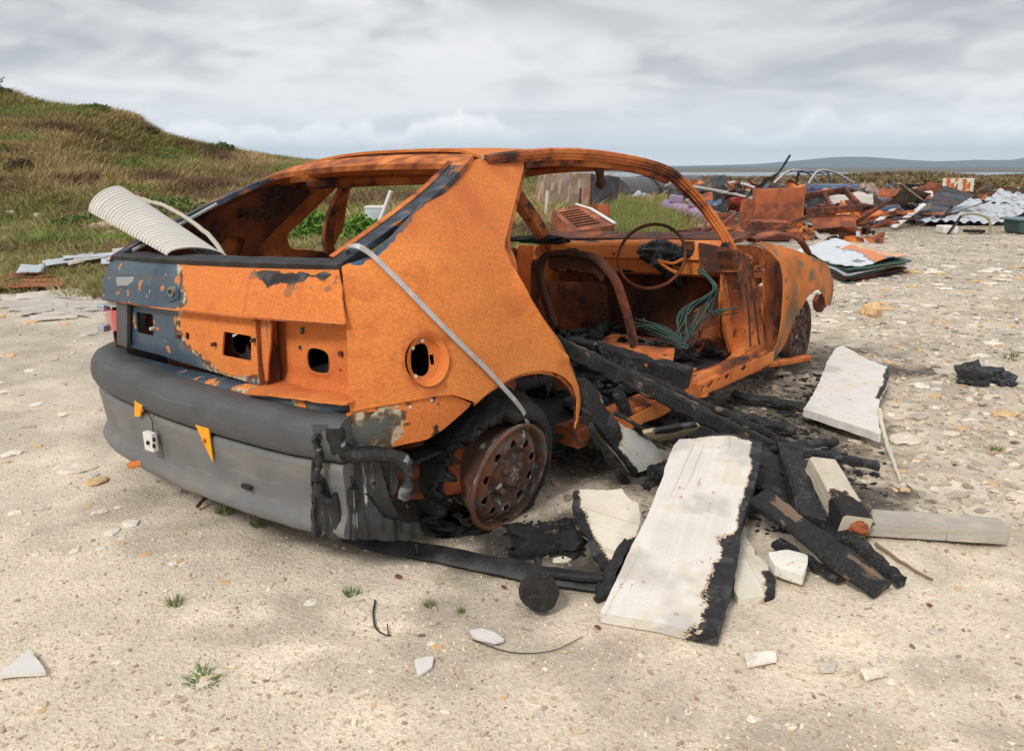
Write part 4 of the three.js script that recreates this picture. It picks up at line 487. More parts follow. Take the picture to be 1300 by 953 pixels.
  // wires
  const wr = rng(9); for (let i = 0; i < 26; i++) { const a = cp(885 + 6 * wr(), 340 + 6 * wr(), 0, 1.70), b = cp(905 + 6 * wr(), 365, 0, 1.66 + 0.06 * wr()), d = cp(i < 8 ? 900 + 8 * wr() : 860 + 40 * wr(), 390 + 12 * wr(), 0, 1.6 + 0.1 * wr()), e = i < 6 ? cp(915 + 25 * wr(), 398 - 10 * wr(), 0, 1.7) : cp(845 + 30 * wr(), 432 + 12 * wr(), 0, 1.5), p = cp(800 + 60 * wr(), 425 + 12 * wr(), 0, 1.4); mesh('wire', rod(i < 6 ? [a, b, d, e] : [a, b, d, e, p], 0.0028 + 0.001 * wr(), { n: 28, sides: 5 }), i % 3 ? M.green : M.wireDark, car); }
  for (let i = 0; i < 26; i++) { const a = cp(800 + 20 * wr(), 403 + 16 * wr(), 0, 1.45), b = cp(830 + 20 * wr(), 415 + 15 * wr(), 0, 1.35), d = cp(855 + 20 * wr(), 430 + 14 * wr(), 0, 1.35); mesh('wire', rod([a, b, d], 0.0024, { n: 14, sides: 5 }), i % 2 ? M.green : M.wireDark, car); }
  for (const u of [884, 899]) mesh('pedal', [uvBox(sweep([cp(u, 385, 0, 1.78), cp(u - 2, 410, 0, 1.7), cp(u - 3, 420, 0, 1.66)], rect(0.03, 0.012), { n: 8 })), uvBox(boxAt(0.02, 0.05, 0.055, 0, 0, 0, 0.004).translate(...cp(u - 3, 423, 0, 1.66).toArray()))], M.rustDark, car);
}
{ // driver's seat frame: bent back hoop, base with round holes
  const seat = new THREE.Group(); seat.name = 'seat_frame'; car.add(seat);
  const hoop = [cp(704, 412, 2, 0.10), cp(694, 385, 2, 0.10), cp(686, 352, 2, 0.11), cp(687, 332, 2, 0.13), cp(697, 322, 2, 0.18), cp(716, 320, 2, 0.26), cp(738, 322, 2, 0.36), cp(758, 328, 2, 0.45), cp(771, 341, 2, 0.51), cp(782, 356, 2, 0.54), cp(790, 378, 2, 0.55), cp(799, 408, 2, 0.555), cp(806, 440, 2, 0.56)];
  mesh('back_hoop', sweep(hoop, [[-0.010, -0.018], [0.012, -0.018], [0.014, -0.010], [0.014, 0.010], [0.012, 0.018], [-0.010, 0.018], [-0.004, 0.006], [-0.004, -0.006]], { n: 70, up: V(-1, 0, 0), sharp: false, uvScale: 0.8 }), M.rustDark, seat);
  const top = [cp(697, 330, 2, 0.16), cp(716, 330, 2, 0.24), cp(738, 332, 2, 0.34), cp(758, 338, 2, 0.43), cp(768, 348, 2, 0.48)];
  mesh('back_panel', sweep(top, rect(0.006, 0.075), { n: 20, up: V(0, 1, 0), uvScale: 0.8 }), M.rustDark, seat);
  const sy = 0.33, B = (L) => L.map(([u, v]) => { const p = cp(u, v, 1, sy); return [p.x, p.z]; });
  const base = B([[738, 440], [768, 429], [790, 425], [830, 430], [852, 438], [857, 446], [854, 456], [820, 462], [790, 452], [760, 444]]);
  const ho = [[789, 432, 8, 3], [812, 434, 7, 3], [832, 437, 8, 3]].map(([u, v, a, b]) => curveLoop(B([[u - a, v], [u, v - b], [u + a, v], [u, v + b]]), 5));
  mesh('seat_base', sheet({ loops: [base, ...ho], step: 0.008, P: (X, Z) => [X, sy + 0.012 * fbm(X * 8, Z * 8, 3, 51) + 0.012 * Math.sin(X * 30), Z], thick: 0.012, uv: (a, b) => [a, b], flip: true }), M.rustMid, seat);
  const c = base.reduce((a, b) => [a[0] + b[0] / base.length, a[1] + b[1] / base.length], [0, 0]);
  for (const [dx, dz] of [[-0.15, -0.05], [0.15, 0.05]]) mesh('seat_leg', boxAt(0.05, 0.12, 0.03, c[0] + dx, 0.27, c[1] + dz, 0.006), M.rustDark, seat);
  // passenger seat: back hoop lying further in
  const ps = new THREE.Group(); ps.name = 'passenger_seat_frame'; car.add(ps);
  mesh('seat_base', boxAt(0.42, 0.05, 0.42, 1.25, 0.31, -0.36, 0.015), M.rustDark, ps);
  mesh('side_rail', rod([V(1.05, 0.3, -0.12), V(1.0, 0.5, -0.13), V(0.96, 0.62, -0.14)], 0.014), M.rustDark, ps);
  mesh('floor_bracket', sheet({ loops: [rough(B([[852, 447], [880, 447], [886, 450], [868, 458], [850, 456]]), 0.01, 0.02, 4)], step: 0.008, P: (X, Z) => [X, 0.27 + 0.02 * fbm(X * 20, Z * 20, 3, 9), Z], thick: 0.01, uv: (a, b) => [a, b], flip: true }), M.rust, car);
  mesh('rear_bench_panel', sheet({ loops: [[[-0.6, 0.3], [0.6, 0.3], [0.58, 0.5], [-0.58, 0.5]]], step: 0.03, P: (Z, Y) => [0.42 - 0.3 * (Y - 0.3) + 0.02 * fbm(Z * 5, Y * 5, 3, 6), Y, Z], thick: 0.01, uv: (a, b) => [a, b] }), M.soot, car);
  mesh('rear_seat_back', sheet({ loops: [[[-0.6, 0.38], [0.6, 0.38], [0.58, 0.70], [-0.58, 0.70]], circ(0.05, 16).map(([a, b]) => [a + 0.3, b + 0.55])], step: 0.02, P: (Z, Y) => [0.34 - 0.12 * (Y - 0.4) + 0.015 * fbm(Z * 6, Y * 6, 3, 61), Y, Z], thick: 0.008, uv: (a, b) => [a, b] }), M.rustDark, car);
  mesh('boot_floor', sheet({ loops: [[[-0.55, -0.66], [0.40, -0.66], [0.40, 0.66], [-0.55, 0.66]]], step: 0.03, P: (X, Z) => [X, 0.40 + 0.02 * fbm(X * 5, Z * 5, 3, 8), Z], thick: 0.01, uv: (a, b) => [a, b], flip: true }), M.soot, car);
}
{ // right front wing, sprung away from the post, and what shows of the engine bay
  const FO = flank([[963, 308], [975, 307], [985, 309], [1009, 316], [1033, 327], [1050, 335], [1057, 352], [1059, 369], [1056, 387], [1048, 388], [1047, 378], [1044, 370], [1039, 367], [1033, 370], [1026, 376], [1020, 386], [1014, 396], [1008, 408], [1003, 420], [998, 432], [990, 445], [983, 456], [972, 469], [977, 455], [988, 434], [993, 412], [995, 380], [995, 352], [992, 336], [984, 323]], 0.0);
  const fb = { x0: 1.6, x1: 3.3, y0: 0.05, y1: 0.9 };
  const fmx = paint(640, 400, (u, v) => { const x = lerp(fb.x0, fb.x1, u), y = lerp(fb.y0, fb.y1, v); const r = rustC(x, y, 21, 1), n = fbm(x * 4, y * 5, 4, 311) + sstep(2.75, 2.2, x) * 0.2 + sstep(0.45, 0.2, y) * 0.2; let q = mix3(r, [120, 84, 54], clamp(n * 1.5)).concat([r[3], r[4]]); if (fbm(x * 14, y * 14, 4, 313) + sstep(0.28, 0.14, y) * 0.5 > 0.42) q = mix3(q, [92, 96, 88], 0.7).concat([0.5, 0.7]); return q; }, { bump: 0.0015 });
  mesh('front_wing', sheet({ loops: [FO, circ(0.012, 10).map(([a, b]) => { const p = cs(1000, 379); return [p.x + a, p.y + b]; })], step: 0.011, P: (X, Y) => [X, Y, zs(X, Y) + 0.012 * fbm(X * 5, Y * 5, 3, 53) - 0.7 * Math.max(0, Y - 0.68) ** 1.2 + 0.015 * sstep(2.1, 1.9, X)], thick: 0.006, uv: (a, b) => [(a - fb.x0) / (fb.x1 - fb.x0), (b - fb.y0) / (fb.y1 - fb.y0)] }), fmx, car);
  const pl = (L, z) => L.map(([u, v]) => XY(cp(u, v, 2, z)));
  mesh('inner_wing_panel', sheet({ loops: [pl([[964, 322], [982, 324], [995, 342], [997, 380], [995, 415], [989, 436], [976, 460], [970, 440], [972, 380], [969, 345]], 0.68)], step: 0.014, P: (X, Y) => [X, Y, 0.68 + 0.004 * fbm(X * 9, Y * 9, 2, 3)], thick: 0.008, uv: (a, b) => [a, b] }), M.rustMid, car);
  mesh('engine_bay_side', sheet({ loops: [[[1.86, 0.3], [2.2, 0.3], [2.25, 0.5], [2.53, 0.56], [2.8, 0.5], [2.95, 0.46], [2.7, 0.63], [2.3, 0.73], [1.86, 0.77]]], step: 0.03, P: (X, Y) => [X, Y, 0.60 + 0.006 * fbm(X * 7, Y * 7, 2, 5)], thick: 0.012, uv: (a, b) => [a, b] }), M.rustMid, car);
  for (const q of [1, -1]) mesh('wheel_house', new THREE.SphereGeometry(0.33, 32, 16, 0, Math.PI * 2, 0, Math.PI / 2).scale(1, 1, 0.6 * q).translate(2.53, 0.16, 0.5 * q), M.rustMid, car);
  mesh('bonnet_rail', sweep([cp(953, 304, 2, 0.62), cp(980, 297, 2, 0.60), cp(1002, 299, 2, 0.58), cp(1017, 306, 2, 0.57), cp(1026, 320, 2, 0.57)], rect(0.05, 0.02, 0.005), { n: 24, up: V(0, 1, 0.3) }), M.rustRed, car);
  mesh('wing_end_scrap', sheet({ loops: [rough(pl([[1046, 374], [1056, 374], [1055, 388], [1048, 398], [1043, 394], [1042, 382]], 0.64), 0.008, 0.02, 4)], step: 0.01, P: (X, Y) => [X, Y, 0.62], thick: 0.03, uv: (a, b) => [a, b] }), M.rustDark, car);
  mesh('front_crossmember', sweep([V(3.05, 0.33, -0.55), V(3.1, 0.32, 0), V(3.05, 0.33, 0.55)], rect(0.06, 0.08, 0.01), { n: 12 }), M.rustMid, car);
  mesh('engine_bay_floor', boxAt(1.0, 0.03, 1.2, 2.55, 0.24, 0, 0.01), M.soot, car);
  mesh('left_inner_wing', sheet({ loops: [[[2.02, 0.25], [3.1, 0.25], [3.1, 0.5], [2.7, 0.66], [2.02, 0.74]]], step: 0.04, P: (X, Y) => [X, Y, -0.66], thick: 0.02, uv: (a, b) => [a, b] }), M.rust, car);
  mesh('left_front_wing', sheet({ loops: [[[2.02, 0.22], [2.2, 0.25], [2.3, 0.42], [2.53, 0.5], [2.78, 0.42], [2.86, 0.3], [3.08, 0.3], [3.12, 0.44], [3.02, 0.58], [2.6, 0.68], [2.02, 0.74]]], step: 0.03, P: (X, Y) => [X, Y, -zs(X, Y)], thick: 0.008, uv: (a, b) => [a, b] }), M.rust, car);
  mesh('lower_rail', sweep([V(2.06, 0.12, 0.62), V(2.3, 0.1, 0.70), V(2.55, 0.10, 0.80)], rect(0.05, 0.03, 0.006), { n: 10 }), M.rustMid, car);
}
// ---- bent strip of bright trim hanging down the wing
{
  const path = [cp(437, 326, 0, -0.47), cp(443, 313, 0, -0.50), cs(455, 313, 0.03), cs(470, 322, 0.014), cs(490, 341, 0.012), cs(520, 371, 0.011), cs(555, 407, 0.011), cs(590, 442, 0.011), cs(618, 469, 0.012), cs(640, 493, 0.014), cs(656, 511, 0.012), cs(666, 526, 0.0), cs(671, 542, -0.012)].map((p) => p.applyMatrix4(carMatrix));
  const s = based(mesh('metal_strip', sweep(path, rect(0.015, 0.0035), { n: 120, up: V(0.62, 0.25, 0.75), uvScale: 4 }), M.steel)); tag(s, 'bent grey metal trim strip hanging diagonally down orange rear wing to wheel', 'metal strip');
}

// ================================================================ the setting
const ridge = [[-60, 4.2], [-22, 3.7], [-14.6, 3.19], [-13.3, 2.82], [-12.4, 2.64], [-11.3, 2.54], [-10.6, 2.42], [-10.2, 2.12], [-9.8, 1.93], [-9, 1.70], [-8.1, 1.50], [-7.2, 1.31], [-6.3, 1.14], [-5, 1.0], [-2, 0.85], [1, 0.72], [3.2, 0.42], [5.5, 0.15], [8, 0]];
function hillY(x, d) {
  const near = lerp(13, 10, sstep(-8, -2, x)) + 1.2 * fbm(x * 0.3, 3, 2, 401), far = lerp(24, 20, sstep(-6, 0, x));
  const up = clamp((d - near) / (far - near)), s = up * up * (3 - 2 * up) * 0.55 + up * 0.45;
  return tableAt(ridge, x * 24 / Math.max(far, Math.min(d, 40))) * s * (d > far ? sstep(70, far + 4, d) : 1);
}
function terrain(x, z) {
  const d = -z; let y = 0;
  if (d > 7) y += hillY(x, d) * (1 + 0.0) + 0.16 * sstep(11, 18, d) * sstep(8, 2, x) * fbm(x * 0.6, d * 0.6, 4, 403);
  y += 0.014 * fbm(x * 1.1, z * 1.1, 3, 405) * sstep(0.5, 3, d) + 0.006 * fbm(x * 5, z * 5, 3, 407) + 0.0025 * fbm(x * 22, z * 22, 2, 408) - 0.004;
  if (d > 30) y += sstep(30, 44, d) * sstep(6, 14, x) * clamp(0.42 + 0.5 * fbm(x * 0.12, d * 0.05, 3, 409)) * sstep(90, 50, d);
  if (d > 60) y -= 0.022 * (Math.min(d, 640) - 60) * sstep(60, 160, d);
  if (d > 900 && d < 2400) y -= 3 * sstep(900, 1050, d) * sstep(2400, 2000, d);
  if (d > 2000) y += 11 * sstep(2000, 5200, d) + 1.6 * sstep(2000, 3000, d) * fbm(x * 0.002, d * 0.002, 3, 411);
  return y;
}
const grassy = (x, d) => { const n = fbm(x * 0.7, d * 0.9, 3, 421); const left = sstep(7.0, 8.2, d + 1.6 * n) * sstep(-2.1, -2.9, x + 0.2 * (d - 8)); const back = sstep(8.5, 10, d + 1.5 * n) * sstep(2.9, 2.1, x - 0.13 * (d - 12) + 0.6 * n); const right = sstep(26, 34, d + 4 * n); return clamp(Math.max(left, back, right)); };
const sootSpots = [[gp(930, 600), 0.68, 0.92], [gp(1000, 530), 0.62, 0.85], [gp(1040, 630), 0.4, 0.8], [gp(880, 520), 0.65, 0.92], [gp(1060, 460), 0.6, 0.8], [gp(820, 590), 0.4, 0.8], [gp(1000, 490), 0.5, 0.7], [gp(700, 685), 0.36, 0.95], [gp(575, 775), 0.14, 0.30], [gp(640, 780), 0.12, 0.22], [gp(560, 790), 0.08, 0.25]];
function sootAt(x, z) { let k = 0; for (const [c, r, a] of sootSpots) { const d = Math.hypot(x - c.x, (z - c.z)) / r; k = Math.max(k, a * sstep(1.05, 0.35, d + 0.75 * fbm(x * 5, z * 5, 4, 431))); } return k; }
const lin = (r, g, b) => { const c = new THREE.Color().setRGB(r / 255, g / 255, b / 255, THREE.SRGBColorSpace); return [c.r, c.g, c.b]; };
const SAND = lin(242, 229, 209), SAND2 = lin(226, 213, 194), GREY = lin(190, 182, 170), SOOT = lin(44, 41, 39), EARTH = lin(150, 132, 98), MOOR = lin(118, 98, 76), MOSS = lin(126, 124, 80);
function groundColor(x, z) {
  const d = -z; let c = mix3(SAND, SAND2, clamp(0.5 + 1.1 * fbm(x * 0.9, z * 0.9, 4, 441)));
  const gr = clamp(sstep(2.6, 5.5, d + (x > 0 ? 0.35 : -0.22) * x + 1.3 * fbm(x * 0.5, z * 0.5, 3, 443)));
  c = mix3(c, mix3(GREY, SAND2, clamp(0.35 + fbm(x * 1.7, z * 1.7, 4, 445))), gr * 0.85);
  c = mix3(c, mix3(GREY, EARTH, 0.4), 0.5 * sstep(0.12, 0.4, fbm(x * 3, z * 4, 4, 447)));
  if (d > 13 && x > 2) c = mix3(c, lin(128, 112, 92), 0.85 * sstep(13, 17.5, d + 2.5 * fbm(x * 0.4, d * 0.4, 3, 448)));
  const g = grassy(x, d); if (g > 0) c = mix3(c, mix3(EARTH, MOSS, clamp(0.4 + fbm(x * 0.8, d * 0.8, 3, 449))), g);
  if (d > 40) c = mix3(c, mix3(MOOR, EARTH, clamp(0.4 + fbm(x * 0.03, d * 0.03, 4, 451))), sstep(40, 80, d));
  if (d > 900) c = mix3(c, mix3(MOOR, lin(100, 92, 62), clamp(0.5 + fbm(x * 0.004, d * 0.004, 4, 453))), 1);
  const s = sootAt(x, z); if (s > 0) c = mix3(c, SOOT, s);
  return c;
}
{
  const rows = [], cols = []; for (let d = -9; d < 0.9; d += 0.33) rows.push(d); for (let d = 0.9; d < 6;) { rows.push(d); d += 0.026; } for (let d = 6, s = 0.028; d < 9000;) { rows.push(d); d += s; s = Math.min(s * 1.05, d * 0.06); } rows.push(9000);
  cols.push(0); for (let x = 0.0, s = 0.026; x < 11000;) { if (x > 2.6) s *= 1.045; x += s; cols.push(x); cols.unshift(-x); }
  const nx = cols.length, ny = rows.length, pos = [], col = [], uv = [], idx = [];
  for (const d of rows) for (const x of cols) { pos.push(x, terrain(x, -d), -d); col.push(...groundColor(x, -d)); uv.push(x / 1.15 + 0.13 * Math.sin(d * 0.7), d / 1.15 + 0.11 * Math.sin(x * 0.8)); }
  for (let j = 0; j + 1 < ny; j++) for (let i = 0; i + 1 < nx; i++) { const o = j * nx + i; idx.push(o, o + 1, o + nx + 1, o, o + nx + 1, o + nx); }
  const g = geo(pos, idx, uv); g.setAttribute('color', new THREE.Float32BufferAttribute(col, 3));
  const m = paint(1024, 1024, (u, v) => { const a = fbm(u * 6, v * 6, 5, 461, 6), f = vn(u * 330, v * 330, 463, 330), h = vn(u * 130, v * 130, 464, 130), [d1, d2, id] = cells(u * 42, v * 42, 465, 42), pb = id > 0.84 ? sstep(0.36, 0.26, d1) : 0, [e1, e2, ie] = cells(u * 110, v * 110, 467, 110), sp = ie > 0.6 ? sstep(0.4, 0.28, e1) : 0;
    let k = 230 + 30 * a + 12 * f + 9 * h; let c = [k, k * 0.985, k * 0.965]; c = mix3(c, mix3([184, 158, 132], [244, 238, 228], (id - 0.84) / 0.16), pb * 0.28); c = mix3(c, mix3([176, 146, 118], [244, 236, 222], (ie * 7) % 1), sp * 0.34); return [...c, 0.35 + 0.2 * a + 0.1 * f + 0.1 * h + 0.10 * pb + 0.08 * sp, 0.95]; }, { repeat: true, bump: 0.007, extra: { vertexColors: true } });
  structure(mesh('ground', g, m));
}
// loch, moor hills far off
{
  const w = new THREE.PlaneGeometry(9000, 1300).rotateX(-Math.PI / 2).translate(2500, -13.6, -1560);
  structure(mesh('loch_water', w, new THREE.MeshStandardMaterial({ color: new THREE.Color(0.03, 0.045, 0.055), roughness: 0.18, side: THREE.DoubleSide })));
  const sil = [[-1500, 206], [-300, 205], [300, 209], [700, 210], [860, 210.4], [900, 210.2], [950, 208], [1000, 204.2], [1030, 201], [1060, 199.4], [1085, 199.8], [1110, 201.5], [1135, 203.4], [1165, 205], [1190, 204.6], [1215, 203.2], [1240, 203.4], [1262, 203], [1282, 198.5], [1300, 196], [1340, 192], [1500, 186], [1800, 199], [2600, 204]];
  const D = 9500, pos = [], idx = [], N = 260, K = 12; for (let i = 0; i <= N; i++) { const u = lerp(-1500, 2600, i / N), v = tableAt(sil, u) , x = (u - 650) / 1044 * D, top = CAMY + (HORIZON - v) / 1066 * D * 1.0 + 5 * fbm(u * 0.02, 3, 4, 471); for (let k = 0; k <= K; k++) { const t = k / K, e = t < 0.5 ? t * 2 : 2 - 2 * t, s = e * e * (3 - 2 * e); pos.push(x * (1 + (t - 0.5) * 0.3), lerp(-30, top, s) + (e < 0.98 ? 8 * fbm(u * 0.03, t * 6, 3, 473) : 0), -D * (1 + (t - 0.5) * 0.3)); } }
  for (let i = 0; i < N; i++) for (let k = 0; k < K; k++) { const o = i * (K + 1) + k; idx.push(o, o + K + 1, o + K + 2, o, o + K + 2, o + 1); }
  structure(mesh('distant_hills', geo(pos, idx), plain(84, 84, 66, 1)));
  scene.fog = new THREE.FogExp2(new THREE.Color(0.55, 0.78, 1.0), 0.00009);
}
// ---- grass and heath: tufts of bent blades
function tuftGeo(n, seed, spread, w, lean) {
  const R = rng(seed), pos = [], idx = []; for (let i = 0; i < n; i++) { const a = R() * 6.283, r = spread * Math.sqrt(R()), h = 0.5 + 0.5 * R(), l = lean * (0.4 + R()), b = R() * 6.283, x = r * Math.cos(a), z = r * Math.sin(a), wx = w * Math.cos(b), wz = w * Math.sin(b), lx = l * Math.cos(a + R() - 0.5), lz = l * Math.sin(a + R() - 0.5), o = pos.length / 3; pos.push(x - wx, 0, z - wz, x + wx, 0, z + wz, x - wx * 0.7 + lx * 0.35, h * 0.6, z - wz * 0.7 + lz * 0.35, x + wx * 0.7 + lx * 0.35, h * 0.6, z + wz * 0.7 + lz * 0.35, x + lx, h, z + lz); idx.push(o, o + 1, o + 3, o, o + 3, o + 2, o + 2, o + 3, o + 4); }
  return geo(pos, idx, new Array(pos.length / 3 * 2).fill(0.5));
}
const leafM = (r = 1) => new THREE.MeshStandardMaterial({ color: 0xffffff, roughness: r, side: THREE.DoubleSide });
function tufts(name, label, count, seed, pick, geoT) {
  const R = rng(seed), list = []; let guard = 0; while (list.length < count && guard++ < count * 12) { const q = pick(R); if (q) list.push(q); }
  const im = new THREE.InstancedMesh(geoT, leafM(), list.length), m = new THREE.Matrix4(), e = new THREE.Euler(), qn = new THREE.Quaternion();
  list.forEach(([x, z, h, w, c], i) => { qn.setFromEuler(e.set((R() - 0.5) * 0.3, R() * 6.283, (R() - 0.5) * 0.3)); m.compose(V(x, terrain(x, z) - 0.01, z), qn, V(w, h, w)); im.setMatrixAt(i, m); im.setColorAt(i, new THREE.Color().setRGB(...c)); });
  im.name = numbered(name); im.castShadow = im.receiveShadow = true; scene.add(im); stuff(tag(im, label, 'grass')); return im;
}
const DRY = lin(160, 140, 102), STRAW = lin(186, 166, 116), OLIVE = lin(116, 112, 66), GREEN = lin(104, 120, 54), HEATH = lin(106, 84, 64), DARKG = lin(66, 78, 36);
function grassColor(x, d, R) { const n = fbm(x * 0.45, d * 0.45, 4, 481), m = fbm(x * 0.9 + 7, d * 0.9, 3, 483); let c = mix3(DRY, OLIVE, clamp(0.42 + 1.2 * n)); c = mix3(c, GREEN, 0.8 * sstep(0.24, 0.42, m + 0.12 * sstep(15, 12, d))); c = mix3(c, HEATH, sstep(0.1, 0.35, -m)); const w = 1.05 + 0.75 * R(); return [c[0] * w, c[1] * w, c[2] * w]; }
tufts('hill_grass', 'dry brown and olive rough grass covering the hillside', 36000, 51, (R) => { const d = 10 + 22 * Math.sqrt(R()), x = lerp(-0.72 * d - 1.5, 4.5, R()); if (grassy(x, d) < 0.35 + 0.4 * R() || d < 10.5) return null; const n = fbm(x * 0.5, d * 0.5, 3, 485); return [x, -d, 0.08 + 0.16 * R() + 0.14 * clamp(n + 0.2), 0.3 + 0.3 * R(), grassColor(x, d, R)]; }, tuftGeo(20, 5, 0.5, 0.022, 0.5));
tufts('meadow_grass', 'short yellowish grass growing on the flat ground below the hill', 9000, 53, (R) => { const d = 6.8 + 6 * R(), x = lerp(-0.68 * d - 0.6, 4.4, R()); if (grassy(x, d) < 0.3 + 0.5 * R()) return null; const c = mix3(mix3(STRAW, OLIVE, R()), GREEN, R() * 0.4 + (x > 0 ? 0.35 : 0)), w = 0.75 + 0.5 * R(); return [x, -d, (x > 0 ? 0.12 : 0.05) + 0.08 * R() * (0.5 + R()), 0.16 + 0.12 * R(), c.map((q) => q * w)]; }, tuftGeo(20, 7, 0.5, 0.022, 0.5));
tufts('green_grass', 'long bright green grass growing behind the car', 2600, 55, (R) => { const d = 11.5 + 5.5 * R(), u = 775 + 80 * R(), x = (u - 650) / 1066 * d; if (fbm(x, d, 3, 487) < -0.25) return null; const c = mix3(GREEN, mix3(STRAW, GREEN, 0.5), R()), w = 0.7 + 0.6 * R(); return [x, -d, 0.14 + 0.2 * R(), 0.22, c.map((q) => q * w)]; }, tuftGeo(18, 9, 0.5, 0.024, 0.45));
tufts('heath', 'brown heather and rough grass on the far bank', 9000, 57, (R) => { const d = 30 + 45 * R(), x = lerp(2, 0.75 * d + 4, R()); const c = mix3(mix3(HEATH, DRY, R() * 0.8), OLIVE, 0.6 * clamp(fbm(x * 0.2, d * 0.2, 3, 489) + 0.3)), w = 0.7 + 0.5 * R(); return [x, -d, 0.06 + 0.14 * R() + 0.14 * clamp(fbm(x * 0.15, d * 0.15, 3, 491) * 1.5), 0.7 + 0.6 * R(), c.map((q) => q * w)]; }, tuftGeo(16, 11, 0.5, 0.05, 0.3));
// ---- stones
const stoneGeo = Array.from({ length: 9 }, (_, i) => { const g = lump(1, 600 + i, 0.28, 1, 0.42 + 0.05 * (i % 3), 0.72 + 0.06 * (i % 4), 2); warp(g, (q) => { q.y = clamp(q.y, -0.3, 0.30 + 0.05 * vn(q.x * 3, q.z * 3, i)); q.x = Math.round(q.x * 3.4) / 3.4 * 0.35 + q.x * 0.65; }); return uvBox(g, 0.9); });
const stoneMat = [[216, 203, 183], [198, 188, 174], [222, 213, 197], [184, 172, 158], [206, 172, 128], [176, 168, 160]].map((c, k) => paint(192, 192, (u, v) => { const a = fbm(u * 5, v * 5, 5, 501 + k, 5), f = vn(u * 60, v * 60, 511 + k, 60), l = fbm(u * 2, v * 24, 3, 521 + k, 0), w = 1 + 0.16 * a + 0.07 * f + 0.07 * l; return [c[0] * w, c[1] * w, c[2] * w, 0.5 + 0.5 * a + 0.2 * f, 0.92]; }, { repeat: true, colourOnly: true }));
function stone(u, v, wpx, k, m, o = {}) { const p = gp(u, v, 0), s = wpx / 2 * p.length() / F * (o.scale || 1), g = mesh('stone', stoneGeo[k % 9], stoneMat[m % 6]); p.y = terrain(p.x, p.z); g.position.copy(p); g.position.y += s * (o.lift ?? 0.10); g.scale.set(s, s * (o.flat ?? 0.75), s); g.rotation.y = o.turn ?? k * 2.4; if (o.tilt) g.rotation.z = o.tilt; const kind = ['cream', 'light grey', 'whitish', 'grey brown', 'tan', 'dark grey'][m % 6], where = u < 300 && v < 720 ? 'on dirt left of the car' : v > 690 ? 'on the sand before the car and boards' : v < 470 ? 'on gravel beyond the white slab board' : 'on gravel right of the charred pile', size = wpx > 17 ? 'broad' : wpx > 12 ? 'middling' : 'small'; tag(g, o.label || `${size} ${kind} flat stone ${where}`, 'stone', o.label ? undefined : `${kind} stones ${where}`); return g; }
stone(1106, 401, 27, 2, 4, { flat: 2.4, lift: 0.4, tilt: 0.35, label: 'tan wedge shaped stone sticking up beyond the front wheel' });
stone(1277, 526, 32, 4, 4, { label: 'rounded tan stone on gravel below the black cloth bundle' });
stone(95, 594, 50, 5, 0, { flat: 0.25, lift: 0.02, label: 'pale flat slab of stone left of the car bumper' });
stone(121, 611, 26, 3, 4, { flat: 0.6, label: 'small tan stone beside pale flat slab near the bumper' });
stone(1203, 473, 30, 1, 3, { flat: 0.8, label: 'grey brown stone against the black cloth bundle' });
stone(1150, 558, 40, 7, 0, { flat: 0.35, label: 'wide pale stone right of the thin white stick' });
stone(660, 672, 18, 6, 0, { label: 'cream pebble in the ash beside the rear wheel' });
stone(714, 711, 26, 8, 0, { flat: 0.6, label: 'pale stone behind the black plastic strip on ground' });
stone(1003, 345, 16, 3, 2, { label: 'pale stone in front of stacked painted sheets' });
for (const [u, v, w] of [[1036, 412, 14], [1052, 408, 18], [1070, 412, 10], [1082, 404, 12], [1044, 420, 9], [1062, 402, 8], [1095, 416, 9]]) stone(u, v, w, u % 9, 2, { flat: 0.35, label: 'white flake of plaster on sooty ground beyond front wheel' }).userData.group = 'white flakes beyond the front wheel';
{ const R = rng(91); for (let i = 0; i < 390; i++) { let u, v; const t = R(); if (t < 0.74) { u = 1010 + 300 * R(); v = 338 + 330 * Math.pow(R(), 1.7); if (u < 1130 && v > 430) continue; } else if (t < 0.88) { u = -5 + 190 * R(); v = 380 + 330 * R(); if (u > 105 && v > 430 && v < 600) continue; } else { u = 20 + 1260 * R(); v = 700 + 240 * R(); if (u > 440 && u < 1180 && v < 815) continue; } stone(u, v, (v > 690 ? 10 + 12 * R() * R() : 9 + 17 * R() * R()), Math.floor(R() * 9), v > 600 ? [0, 2, 4, 1][Math.floor(R() * 4)] : Math.floor(R() * 6), { turn: R() * 6, flat: 0.3 + 0.4 * R(), lift: 0.06 }, v); }
  const dark = [[10, 438], [341, 489], [238, 590], [262, 718]]; 
}
